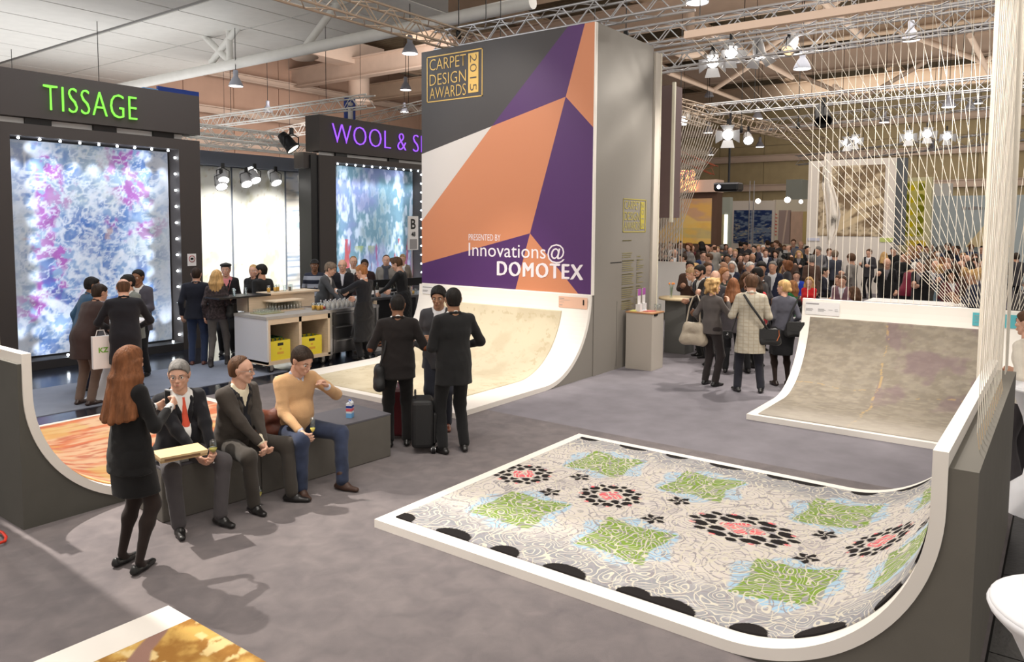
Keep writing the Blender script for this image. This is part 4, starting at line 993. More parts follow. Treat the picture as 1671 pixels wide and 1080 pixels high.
# ---- the big ramp at the lower right with the green and pink carpet
R3 = ((4.21, .42, 0), (0, 1, 0), (1, 0, 0), 1.12, 4.10); W3 = 3.25
r3 = ramp_board('display_ramp', R3, W3, 1.41, 'white curved ramp at lower right carrying the green, blue and pink patterned carpet')
ramp_side(r3, R3, W3, .13, 1.33, TAUPE)
def carpet_main(s, t, S, T):
    # s: away from the floor edge (0..), t: from the near long edge upward
    n1 = fbm(s*3, t*3, 3); n2 = fbm(s*9, t*9, 8); ws = s+(n1-.5)*.10; wt = t+(fbm(s*3+9, t*3, 5)-.5)*.10
    cream = np.array(lin((202, 194, 188))); grey = np.array(lin((140, 141, 146))); green = np.array(lin((122, 150, 62))); blue = np.array(lin((150, 186, 212))); black = np.array(lin((30, 26, 26))); pink = np.array(lin((232, 96, 104)))
    edge = np.minimum(t, T-t); c = mixc(cream, grey, smooth(.62, .16, edge+(n1-.5)*.35)); c = mixc(c, np.array(lin((206, 200, 198))), smooth(.5, .8, n2)*.5)
    line = np.zeros_like(s)
    def disc(cs, ct, rs, rt, p=2.0): return ((np.abs(ws-cs)/rs)**p+(np.abs(wt-ct)/rt)**p)**(1/p)
    cols = (.71, 1.74, 2.98, 3.97); rows = (.76, 2.28)
    for cs in cols:
        for ct in rows:
            d = disc(cs, ct, .40, .42, 2.0)+.10*np.sin(6*np.arctan2(wt-ct, ws-cs)); c = mixc(c, blue, smooth(1.06, .96, d)*(.7+.3*n2))
            d = np.maximum(np.abs(ws-cs)/.29, np.abs(wt-ct)/.31)+.07*np.cos(4*np.arctan2(wt-ct, ws-cs))+.05*(n2-.5)*4; c = mixc(c, green*(.92+.16*n2[..., None]), smooth(1.0, .95, d))
        for ct in (.76+.50, 2.28-.50):
            a = np.arctan2(t-ct, s-cs); r = np.hypot(s-cs, t-ct); d = r/(.105*(1+.18*np.cos(5*a))); c = mixc(c, black, smooth(1, .9, d)*(np.sin(5*a+r*40) > -.75))
        d = disc(cs, 1.52, .13, .15); c = mixc(c, np.array(lin((176, 168, 168))), smooth(1, .8, d)*.8)
    for cs, dbl in ((.22, 0), (1.19, 0), (2.40, 1), (3.50, 0)):
        ax = .22+.12*dbl; a = np.arctan2((t-1.52), (s-cs)*.22/ax); r = np.hypot((s-cs)*.22/ax, t-1.52)
        xx, yy = r*np.cos(a), r*np.sin(a)
        for ring, (rad, nn, ra, rb, ph) in enumerate(((.155, 8, .050, .040, .0), (.225, 8, .042, .052, PI/8), (.262, 8, .034, .030, .0))):
            for k in range(nn):
                aa = ph+k*2*PI/nn; u_ = (xx-rad*math.cos(aa))*math.cos(aa)+(yy-rad*math.sin(aa))*math.sin(aa); v_ = -(xx-rad*math.cos(aa))*math.sin(aa)+(yy-rad*math.sin(aa))*math.cos(aa)
                c = mixc(c, cream, smooth(1.45, 1.3, np.hypot(u_/ra, v_/rb))); c = mixc(c, black, smooth(1.12, 1.02, np.hypot(u_/ra, v_/rb)))
        pk = r/(.105*(1+.12*np.cos(4*a))); c = mixc(c, pink, smooth(1.05, .98, pk)); c = mixc(c, cream, ((np.abs(pk-1.12) < .09)).astype(float)); c = mixc(c, cream, (np.abs((t-1.52)*.5+(s-cs)*.9*np.cos(a*2)) < .008)*(pk < 1))
        for k in range(8):
            aa = PI/8+k*PI/4; c = mixc(c, pink, (np.hypot((s-cs)*.22/ax-.27*math.cos(aa), t-1.52-.27*math.sin(aa)) < .018).astype(float))
    # black half ovals along the long borders
    for k, cs in enumerate((.06, .62, 1.13, 1.66, 2.20, 2.46, 2.98, 3.45, 3.95, 4.4)):
        w = .13+.05*(k % 2); c = mixc(c, black, smooth(1, .95, np.hypot((s-cs)/w, t/.12))); c = mixc(c, black, smooth(1, .95, np.hypot((s-cs-.05)/w, (T-t)/.10)))
    return c
MC = attr_mat('patterned_carpet', .92, .25, 220)
def add_lines(m, layers):
    "woven line-work: edges of warped cells drawn over the painted colour"
    nt = m.node_tree; b = nt.nodes['Principled BSDF']; cur = b.inputs['Base Color'].links[0].from_socket
    tc = nt.nodes.new('ShaderNodeTexCoord'); bw_ = nt.nodes.new('ShaderNodeRGBToBW'); nt.links.new(cur, bw_.inputs[0]); lm = nt.nodes.new('ShaderNodeMapRange'); lm.inputs[1].default_value = .03; lm.inputs[2].default_value = .12; lm.inputs[4].default_value = .85; nt.links.new(bw_.outputs[0], lm.inputs[0])
    for sc, w, col, dist, k in layers:
        nz = nt.nodes.new('ShaderNodeTexNoise'); nz.inputs['Scale'].default_value = 2.4+(k % 20)*.3; nz.inputs['Detail'].default_value = 1
        nt.links.new(tc.outputs['Object'], nz.inputs[0])
        mx = nt.nodes.new('ShaderNodeVectorMath'); mx.operation = 'MULTIPLY_ADD'; mx.inputs[1].default_value = (dist, dist, dist); nt.links.new(nz.outputs[1], mx.inputs[0]); nt.links.new(tc.outputs['Object'], mx.inputs[2])
        if k >= 20:      # looping contour lines
            v = nt.nodes.new('ShaderNodeTexNoise'); v.inputs['Scale'].default_value = sc; v.inputs['Detail'].default_value = 0; nt.links.new(mx.outputs[0], v.inputs['Vector'])
            q1 = nt.nodes.new('ShaderNodeMath'); q1.operation = 'PINGPONG'; q1.inputs[1].default_value = .06; nt.links.new(v.outputs[0], q1.inputs[0]); v_out = q1.outputs[0]
        else:
            v = nt.nodes.new('ShaderNodeTexVoronoi'); v.feature = 'DISTANCE_TO_EDGE'; v.inputs['Scale'].default_value = sc; nt.links.new(mx.outputs[0], v.inputs['Vector']); v_out = v.outputs['Distance']
        lt = nt.nodes.new('ShaderNodeMath'); lt.operation = 'LESS_THAN'; lt.inputs[1].default_value = w*sc; nt.links.new(v_out, lt.inputs[0])
        mm = nt.nodes.new('ShaderNodeMix'); mm.data_type = 'RGBA'; mm.inputs[7].default_value = (*col, 1); nt.links.new(cur, mm.inputs[6])
        ml = nt.nodes.new('ShaderNodeMath'); ml.operation = 'MULTIPLY'; nt.links.new(lt.outputs[0], ml.inputs[0]); nt.links.new(lm.outputs[0], ml.inputs[1]); nt.links.new(ml.outputs[0], mm.inputs[0]); cur = mm.outputs[2]
    nt.links.new(cur, b.inputs['Base Color'])
add_lines(MC, [(2.6, .0030, lin((140, 134, 138)), .10, 21), (5.5, .0024, lin((150, 146, 150)), .10, 24), (5.0, .0028, lin((200, 192, 176)), .16, 3), (6.0, .0022, lin((206, 200, 184)), .10, 29)])
rect_carpet(r3, R3, .12, 4.10-1.12+1.12*PI/2+.10, .13, 3.12, carpet_main, MC, 480, 300)
# ---- left ramp with the orange carpet
R1 = ((2.46, 6.73, 0), (1, 0, 0), (0, 1, 0), 1.12, 3.36); W1 = 3.12
r1 = ramp_board('display_ramp', R1, W1, 1.45, 'white curved ramp at the left edge carrying the orange and yellow carpet')
ramp_side(r1, R1, W1, .03, 1.37, TAUPED)
def carpet_orange(s, t, S, T):
    n = fbm(s*2.2, t*9, 11); m = fbm(s*5+4, t*18, 12); g = fbm(s*3, t*3, 2)
    c = mixc(np.array(lin((216, 180, 146))), np.array(lin((206, 122, 86))), smooth(.38, .62, n)); c = mixc(c, np.array(lin((178, 82, 64))), smooth(.54, .66, m)*.7); c = mixc(c, np.array(lin((208, 174, 108))), smooth(.5, .7, g)*.7); return c
AC = attr_mat('woven_carpet', .92, .3, 180)
rect_carpet(r1, R1, .14, 3.36-1.12+1.12*PI/2+.2, .12, 3.0, carpet_orange, AC, 150, 110)
# ---- the middle right ramp with the grey carpet
R2 = ((12.1, 3.27, 0), (-1, 0, 0), (0, -1, 0), 1.36, 2.50); W2 = 2.84
r2 = ramp_board('display_ramp', R2, W2, 1.41, 'white curved ramp at right centre carrying the worn grey carpet')
ramp_side(r2, R2, W2, .13, 1.33, TAUPED)
def carpet_grey(s, t, S, T):
    # s from the floor up, t to the right
    n = fbm(s*16, t*9, 21, 5); m = fbm(s*30, t*14, 22); g = fbm(s*2, t*2, 23)
    c = mixc(np.array(lin((134, 125, 112))), np.array(lin((148, 139, 125))), smooth(.35, .65, n)); c = mixc(c, np.array(lin((128, 121, 114))), smooth(.42, .62, m)*.3); c = mixc(c, np.array(lin((166, 156, 140))), smooth(.55, .7, fbm(s*30, t*12, 27))*.35)
    pur = smooth(.46, .58, fbm(s*2.5+5, t*3, 25))*(t > T*.47)*smooth(S*.35, S*.6, s); c = mixc(c, np.array(lin((124, 104, 110))), pur*.6)
    c = mixc(c, np.array(lin((190, 160, 108))), ((np.abs(t-T*.48+.02*np.sin(s*9)) < .014)*(m > .45)).astype(float)*.6); c = mixc(c, np.array(lin((186, 158, 110))), (np.abs(s-S*.58-.04*np.sin(t*7)) < .012)*(m > .5)*.5)
    c = mixc(c, np.array(lin((190, 182, 172))), smooth(S*.30, 0, s)*.6); return c
rect_carpet(r2, R2, .08, 2.5-1.36+1.36*PI/2-.24, .13, 2.42, carpet_grey, AC, 150, 150)
PLW = mat('print_white', lin((228, 226, 226)), .5); TXT = mat('print_grey', lin((150, 148, 150)), .6); TXD = mat('print_dark', lin((60, 58, 60)), .6)
def placard(parent, name, org, right, w, h, nrm, m, lines, label=None, title=True):
    "a small printed sheet with rows of fine print; org = upper left corner (world), on a vertical face"
    o = Vector(org); r = Vector(right); n = Vector(nrm); par = Vector(parent.location); mb = MB(); mb.prism([o-par, o+r*w-par, o+r*w-Vector((0, 0, h))-par, o-Vector((0, 0, h))-par], n*.004)
    s = link(name, mb.mesh(name, m), parent)
    if label: s['label'] = label
    if lines:
        mb = MB()
        for (x0, x1, y, t) in lines: a = o-par+n*.005+r*(w*x0)-Vector((0, 0, h*y)); mb.prism([a, a+r*(w*(x1-x0)), a+r*(w*(x1-x0))-Vector((0, 0, t)), a-Vector((0, 0, t))], n*.0012)
        link('fine_print', mb.mesh('fine_print', TXT), s, kind='stuff')
    return s
fp = [(.02, .40, .12, .016), (.02, .22, .52, .006), (.02, .24, .60, .006), (.02, .20, .68, .006), (.38, .56, .52, .006), (.38, .60, .60, .006), (.38, .55, .68, .006), (.68, .80, .55, .006), (.86, .95, .50, .006), (.86, .96, .62, .006)]
placard(r2, 'placard', (12.1-TH-.018, 3.22, 1.37), (0, -1, 0), .50, .20, (-1, 0, 0), PLW, fp)
TEAL = mat('teal_card', lin((88, 176, 186)), .5)
tp_ = placard(r2, 'card', (12.1-TH-.018, 1.00, 1.36), (0, -1, 0), .54, .18, (-1, 0, 0), TEAL, [(.04, .3, .2, .008), (.04, .5, .35, .004), (.04, .45, .48, .004), (.04, .3, .7, .004)], 'teal card on the ramp rim')
link('mark', quick('box', (12.1-TH-.032-12.1, .49-3.27, 1.25), (12.1-TH-.022-12.1, .505-3.27, 1.32)).mesh('mark', BLKM), tp_)
# ---- lower left: the ramp of which only a corner shows, with the golden carpet
R0 = ((-1.6, 4.52, 0), (1, 0, 0), (0, -1, 0), 1.12, 4.03)
r0 = ramp_board('display_ramp', R0, 3.2, 1.41, 'white platform corner at the bottom edge carrying the golden carpet')
def carpet_gold(s, t, S, T):
    n = fbm(s*5, t*5, 31, 5); m = fbm(s*14, t*14, 32); q = fbm(s*2, t*2, 33)
    c = mixc(np.array(lin((206, 166, 92))), np.array(lin((158, 112, 54))), smooth(.42, .58, n)); c = mixc(c, np.array(lin((222, 196, 140))), smooth(.52, .62, m)); c = mixc(c, np.array(lin((150, 116, 104))), smooth(.03, .0, np.abs((s-.62)-.75*(t-.55)-.10*np.sin(t*8)+.2*(q-.5))-.07)); return c
rect_carpet(r0, R0, .02, 3.0, .30, 3.0, carpet_gold, AC, 240, 220, thick=.02)

# ================================================================== strings
ROPE = mat('cream_cord', lin((234, 226, 212)), .8); ROPED = mat('cord_end', lin((214, 190, 160)), .8)
def curtain(name, tops, bots, r, label, tails=None, m=None):
    root = empty(name, tuple(bots[0]), label=label, cat='string curtain'); o = Vector(bots[0])
    for i, (a, b) in enumerate(zip(tops, bots)):
        link('cord', quick('tube', [Vector(b)-o, Vector(a)-o], r, 6, cap=False).mesh('cord', m or ROPE), root)
        if tails is not None: link('tail', quick('tube', [Vector(b)-o, Vector(b)+Vector(tails[i % len(tails)])-o], r*1.15, 6).mesh('tail', ROPED), root)
    return root
# over the right centre ramp: upright cords and a fan of slanting cords
ys = np.arange(3.22, -.9, -.098)
curtain('string_curtain', [(12.11, y+.02, 7.2) for y in ys if y > .44], [(12.11, y, 1.42) for y in ys if y > .44], .0036, 'upright cream cords rising from the rim of the grey carpet ramp')
nf = 30
curtain('string_curtain', [(12.12, 5.30-i*.225, 5.72) for i in range(nf)], [(12.14, 1.30-i*.030, 1.42) for i in range(nf)], .0038, 'fan of slanting cream cords crossing over the grey carpet ramp')
# over the lower right ramp, seen nearly end on
xs = np.arange(4.68, 6.5, .12)
tl = [(0, -.10, -.10-.02*(i % 3)) for i in range(5)]
curtain('string_curtain', [(x, .34, 7.5) for x in xs], [(x, .34, 1.42) for x in xs],   .0022, 'dense cream cords seen end on above the rim of the patterned carpet ramp', tails=[(0, -.02, -.14-.012*(i % 3)) for i in range(7)])
curtain('string_curtain', [(5.0+i*.2, .33, 7.5) for i in range(8)], [(6.7+i*.04, .33, 1.42) for i in range(8)], .003, 'slanting cream cords gathering at the far end of the patterned carpet ramp')
# white bundle where the cords meet
bn = empty('cord_bundle', (7.60, .49, 0), label='thick white bundle of cords like a column at the right edge', cat='cord bundle')
BW = mat('bundle_white', lin((250, 242, 232)), .7, bump=.5, bscale=25, stretch=(6, 6, .4)); mb = MB()
link('column', quick('lathe', [(.078, .0), (.084, 1.4), (.088, 3), (.092, 5), (.092, 7.5)], n=24).mesh('column', BW), bn)
for i in range(14):
    a = i*2*PI/14; link('cord', quick('tube', [(.082*math.cos(a+z*.5)*(1+z*.025), .082*math.sin(a+z*.5)*(1+z*.025), z) for z in np.linspace(.02, 7.4, 24)], .009, 5).mesh('cord', ROPE), bn)
# over the left ramp, only a few cords cross the picture
xy = [(2.40, 7.0+.165*i) for i in range(17)]
curtain('string_curtain', [(x, y, 7.5) for x, y in xy], [(x, y, 1.46) for x, y in xy], .0065, 'upright cream cords at the left edge in front of the glowing panel', tails=[(-.03, 0, -.10), (-.03, 0, -.12)])
curtain('string_curtain', [(2.4, 6.9+.33*i, 7.5) for i in range(10)], [(2.4, 9.9-.05*i, 1.46) for i in range(10)], .006, 'few slanting cream cords crossing at the upper left corner')

# ================================================================== awards tower
TX, TY0, TY1, TZ = 10.70, 6.27, 10.10, 5.785
tw = empty('awards_tower', (TX, TY0, 0), label='tall taupe display tower with the orange and violet printed front', cat='display tower')
o_ = Vector((TX, TY0, 0))
link('case', quick('box', (.075, 0, 0), (2.1, TY1-TY0, TZ)).mesh('case', mat('tower_side', lin((136, 131, 124)), .6, bump=.08, bscale=400)), tw)
link('seam', quick('box', (.6, -.004, 1.87), (1.0, .0, 1.885)).mesh('seam', BLKM), tw)
link('seam', quick('box', (.86, -.003, .05), (.865, .0, 1.2)).mesh('seam', TAUPED), tw)
fpn = quick('box', (.0, 0, 1.36), (.074, TY1-TY0, TZ)).mesh('front_board', CREAM); fb = link('front_board', fpn, tw)
def tp(x, y): v = at(x, y, X=TX); return (-.003, min(max(v.y, TY0), TY1)-TY0, min(v.z, TZ))
COLS = {'dark': mat('print_charcoal', lin((60, 56, 56)), .5), 'purple': mat('print_violet', lin((76, 40, 96)), .5), 'orange': mat('print_orange', lin((196, 128, 92)), .5), 'white': mat('print_pale', lin((204, 198, 194)), .5)}
TL, TR, BR, BL = (-.003, TY1-TY0, TZ), (-.003, .02, TZ), (-.003, .02, 1.375), (-.003, TY1-TY0, 1.375)
A_ = tp(923.3, 157.8); J_ = tp(802.5, 206); B_ = tp(865, 380.6); t1 = tp(927, 42.5); t2 = tp(954.7, 37.5); l1 = tp(689, 251.4); l2 = tp(687.5, 361); l3 = tp(687.7, 430); rr = tp(967.8, 207.8); b1 = tp(841.4, 473.9); b2 = tp(943.6, 481)
fix = lambda p, **k: (p[0], k.get('y', p[1]), k.get('z', p[2]))
t1 = fix(t1, z=TZ); t2 = fix(t2, z=TZ); l1 = fix(l1, y=TL[1]); l2 = fix(l2, y=TL[1]); l3 = fix(l3, y=TL[1]); rr = fix(rr, y=.02); b1 = fix(b1, z=1.375); b2 = fix(b2, z=1.375)
for nm, pts in (('dark', [TL, t1, J_, l1]), ('purple', [t1, t2, A_, J_]), ('orange', [t2, TR, rr, A_]), ('white', [l1, J_, l2]), ('orange', [J_, A_, B_, l3, l2]), ('purple', [A_, rr, BR, b2, B_]), ('orange', [B_, b2, b1]), ('purple', [B_, b1, BL, l3])):
    link('print_field', quick('add', [Vector(p) for p in pts], [list(range(len(pts)))]).mesh('print_field', COLS[nm]), fb)
GOLD = mat('gold_print', lin((208, 170, 92)), .4, .3)
def T_on(name, s, xl, yt, xr, yb, m, parent=fb, bold=0.0, X=TX, off=-.006):
    a = at(xl, yb, X=X); b = at(xr, yt, X=X); hgt = None
    return place_text(name, s, (a.x-TX+off, a.y-TY0, a.z), (0, -1, 0), (0, 0, 1), a.y-b.y, b.z-a.z, m, parent, bold=bold)
def frame_logo(y0, y1, z0, z1, org, right, nrm, parent, m, mback, yr):
    "gold frame with three words and an upright year"
    O = Vector(org); R = Vector(right); N = Vector(nrm); w = y1-y0; h = z1-z0; t = .022*h
    def bar(a0, a1, c0, c1): return [O+R*a0+Vector((0, 0, c0)), O+R*a1+Vector((0, 0, c0)), O+R*a1+Vector((0, 0, c1)), O+R*a0+Vector((0, 0, c1))]
    mb = MB()
    for r_ in ((0, w, 0, t), (0, w, h-t, h), (0, t, 0, h), (w-t, w, 0, h)): mb.prism(bar(*r_), N*.003)
    fr_ = link('gold_frame', mb.mesh('gold_frame', m), parent)
    link('gold_field', quick('prism', bar(w*.755, w*.93, h*.10, h*.93), N*.003).mesh('gold_field', m), parent)
    for k, (s, a) in enumerate((('CARPET', .69), ('DESIGN', .36), ('AWARDS', .07))):
        place_text('lettering', s, O+R*(w*.055)+N*.004+Vector((0, 0, h*a)), right, (0, 0, 1), w*.66, h*.245, m, parent, bold=-.012)
    place_text('year', '2015', O+R*(w*.785)+N*.006+Vector((0, 0, h*.90)), (0, 0, -1), right, h*.76, w*.115, mback, parent, bold=-.015, split='numeral')
a = at(697, 168, X=TX); b = at(788, 78, X=TX)
frame_logo(0, a.y-b.y, 0, b.z-a.z, (-.006, a.y-TY0, a.z), (0, -1, 0), (-1, 0, 0), fb, GOLD, COLS['dark'], 0)
LW = mat('print_letter_white', lin((226, 218, 224)), .5)
T_on('lettering', 'PRESENTED BY', 765, 382.5, 817, 392, LW)
a = at(765, 421, X=TX); b = at(922, 398, X=TX)
place_text('lettering', 'Innovations@', (-.006, a.y-TY0, a.z-.03), (0, -1, 0), (0, 0, 1), a.y-b.y, .33, LW, fb, bold=.0)
a = at(812, 449, X=TX); b = at(951, 455, X=TX)
for k_, dy_ in enumerate((-.014, .0, .014)): place_text('lettering', 'DOMOTEX', (-.006-.0015*k_, a.y-TY0-dy_, a.z+.004*(k_-1)), (0, -1, 0), (0, 0, 1), a.y-b.y, .255, LW, fb, bold=0.0, sp=1.16)
placard(tw, 'placard', (TX-TH-.020, 10.0, 1.335), (0, -1, 0), .62, .16, (-1, 0, 0), PLW, fp)
SALM = mat('salmon_card', lin((226, 184, 160)), .5)
sc_ = placard(tw, 'card', (TX-TH-.022, 6.86, 1.325), (0, -1, 0), .56, .19, (-1, 0, 0), SALM, [(.03, .2, .15, .008), (.03, .4, .3, .004), (.03, .2, .5, .004), (.03, .14, .75, .01)], 'salmon card under the print')
link('mark', quick('box', (-TH-.036, .09, 1.20), (-TH-.026, .11, 1.29)).mesh('mark', BLKM), sc_)
# gold print on the side wall
GOLD2 = mat('olive_gold_print', lin((190, 176, 70)), .45, .1)
a = at(1016, 376, Y=TY0); b = at(1054, 322, Y=TY0)
frame_logo(0, b.x-a.x, 0, .59, (a.x-TX, -.006, 2.40), (1, 0, 0), (0, -1, 0), tw, GOLD2, mat('tower_side', (0, 0, 0)), 0)
mb = MB(); rr_ = random.Random(4)
for i in range(34):
    z = 2.28-.034*i-(.12 if i > 3 else 0)-(.03 if i % 7 == 0 else 0)
    if i in (2, 3) or z < .9: continue
    w = rr_.uniform(.30, .46); mb.box((a.x-TX, -.007, z), (a.x-TX+w, -.004, z+.012)); 
    if i > 5: mb.box((a.x-TX+.55, -.007, z), (a.x-TX+.55+rr_.uniform(.05, .3), -.004, z+.012))
link('fine_print', mb.mesh('fine_print', mat('olive_gold_faint', lin((140, 132, 88)), .6)), tw, kind='stuff')
# rear slab behind the tower
sl = empty('rear_panel', (12.84, TY0, 0), label='pale narrow panel standing just behind the tower, to its right', cat='panel')
link('panel', quick('box', (.03, -.02, 0), (.24, 3.6, 5.70)).mesh('panel', mat('pale_panel', lin((206, 198, 186)), .6)), sl); link('edge_strip', quick('box', (.24, -.03, 0), (.262, .02, 5.72)).mesh('edge_strip', mat('edge_white', lin((238, 234, 214)), .4)), sl)
p0 = at(1081, 140, X=15.2); p1 = at(1093, 355, X=15.2)
sl2 = empty('hanging_panel', (15.2, p1.y, p1.z), label='mauve brown hanging panel with a pale edge behind the tower', cat='panel')
link('panel', quick('box', (0, 0, 0), (.5, 1.2, p0.z-p1.z)).mesh('panel', mat('mauve_panel', lin((112, 92, 92)), .6)), sl2); link('edge_strip', quick('box', (-.02, -.06, -.1), (.05, 0, p0.z-p1.z+.05)).mesh('edge_strip', mat('edge_white', (0, 0, 0))), sl2)
# tower platform and its pale carpet
RT = ((TX, TY0, 0), (-1, 0, 0), (0, 1, 0), 1.36, 3.42)
rt = ramp_board('display_ramp', RT, TY1-TY0, 1.36, 'white curved platform at the foot of the awards tower with the cream carpet')
th = np.linspace(0, PI/2, 20); R_ = 1.36; pr_ = [(-(R_-R_*math.sin(t)), R_-R_*math.cos(t)) for t in th]+[(.07, 1.36), (.07, 0)]
link('support', quick('prism', [(x, .012, z) for x, z in pr_], (0, TY1-TY0-.024, 0)).mesh('support', mat('tower_side', (0, 0, 0))), rt)
def carpet_cream(s, t, S, T):
    n = fbm(s*3, t*3, 41, 5); m = fbm(s*16, t*16, 42); e = np.minimum(np.minimum(s, S-s), np.minimum(t, T-t))
    c = mixc(np.array(lin((204, 193, 168))), np.array(lin((188, 175, 148))), smooth(.4, .65, n)*.6); c = mixc(c, np.array(lin((176, 160, 128))), ((m > .60)*(np.abs(e-.16) < .08)).astype(float)*.55); c = mixc(c, np.array(lin((190, 176, 148))), (m > .66).astype(float)*.5)
    c = mixc(c, np.array(lin((196, 182, 156))), (np.abs(np.hypot((s-S*.45)/1.1, (t-T*.5)/.9)-1) < .015)*(m > .45)*.6); return c
rect_carpet(rt, RT, .14, 3.42-R_+R_*PI/2-.30, .52, 3.34, carpet_cream, AC, 190, 160)
TS = T_on
# ================================================================== benches
BEN = mat('bench_cover', lin((100, 96, 90)), .85, bump=.2, bscale=300, var=.05, vscale=6); BENT = mat('bench_top', lin((96, 94, 100)), .9, bump=.3, bscale=250)
def bench(x0, x1, yA, yB, dep, label):
    r = empty('bench', (x0, yA, 0), math.atan2(yB-yA, x1-x0), label=label, cat='bench', group='taupe box benches'); L = math.hypot(x1-x0, yB-yA)
    b_ = link('box', quick('box', (0, 0, 0), (L-.006, dep, .455)).mesh('box', BEN), r); md = b_.modifiers.new('b', 'BEVEL'); md.width = .008
    link('seat_pad', quick('box', (.0, .0, .455), (L-.006, dep, .472)).mesh('seat_pad', BENT), r)
bench(3.19, 4.10, 5.985, 5.90, .62, 'taupe box bench under the man with the coral tie')
bench(4.10, 4.95, 5.90, 5.845, .62, 'taupe box bench under the man with clasped hands')
bench(4.95, 5.66, 5.845, 5.80, .60, 'taupe box bench with the drinks carton on it')
# ================================================================== plinth with leaflets
pl = empty('plinth', (11.78, 5.70, 0), 0, label='tall pale grey plinth with leaflets beside the tower', cat='plinth')
PG = mat('plinth_grey', lin((178, 170, 160)), .6)
link('column', quick('box', (0, 0, 0), (.46, .50, .99)).mesh('column', PG), pl); link('top_board', quick('box', (-.01, -.01, .99), (.47, .51, 1.01)).mesh('top_board', mat('ply_edge', lin((176, 128, 88)), .5)), pl)
link('grip_hole', quick('box', (.07, -.013, .955), (.20, .001, .99)).mesh('grip_hole', BLKM), pl)
VIO = mat('leaflet_violet', lin((170, 90, 170)), .5)
for i, (x, y) in enumerate(((.06, .30), (.28, .32))):
    h_ = empty('leaflet_stand', (11.80+x, 5.72+y+.12*0, 1.01), label=['violet and white leaflet upright on the plinth, left one', 'violet and white leaflet upright on the plinth, right one'][i], cat='leaflet', group='upright leaflets')
    link('sheet', quick('box', (0, 0, .13), (.11, .006, .40)).mesh('sheet', PLW), h_); link('cover', quick('box', (0, -.003, .28), (.11, .0, .40)).mesh('cover', VIO), h_); link('foot', quick('box', (.02, -.04, 0), (.09, .05, .13)).mesh('foot', mat('clear_plastic', (.75, .75, .78), .2)), h_)
for i, (x, y, rz, c, lb) in enumerate(((.03, .34, .2, (214, 210, 120), 'yellow leaflet lying on the plinth'), (.14, .10, -.3, (190, 104, 104), 'dull red booklet lying on the plinth'), (.16, .24, .4, (214, 214, 218), 'white leaflet lying on the plinth'))):
    quick('box', (11.79+x, 5.71+y, 1.01), (11.79+x+.20, 5.71+y+.12, 1.022), rz=rz).build('booklet', mat('paper_%d' % i, lin(c), .5), label=lb, cat='booklet')
GLASS = mat('clear_glass', (.9, .93, .93), .05)
_nt = GLASS.node_tree; _nt.nodes.remove(_nt.nodes['Principled BSDF']); _t = _nt.nodes.new('ShaderNodeBsdfTransparent'); _t.inputs[0].default_value = (.90, .93, .93, 1); _g = _nt.nodes.new('ShaderNodeBsdfGlossy'); _g.inputs['Roughness'].default_value = .05
_ms = _nt.nodes.new('ShaderNodeMixShader'); _ms.inputs[0].default_value = .10; _nt.links.new(_t.outputs[0], _ms.inputs[1]); _nt.links.new(_g.outputs[0], _ms.inputs[2]); _nt.links.new(_ms.outputs[0], _nt.nodes['Material Output'].inputs[0])
 
def tumbler(p, label, group, fill=None, h=.11, r=.032):
    g = empty('glass', p, label=label, cat='glass', group=group)
    link('cup', quick('lathe', [(0, 0), (r*.85, 0), (r, h), (r*.93, h), (r*.8, .008), (0, .008)], n=14).mesh('cup', GLASS), g)
    if fill: link('drink', quick('lathe', [(0, .009), (r*.78, .009), (r*.86, h*.66), (0, h*.66)], n=14).mesh('drink', fill), g)
    return g
tumbler((12.12, 5.80, 1.01), 'empty tall glass on the grey plinth, left of two', 'glasses on the plinth', h=.13); tumbler((12.19, 5.76, 1.01), 'empty tall glass at the corner of the grey plinth', 'glasses on the plinth', h=.13)
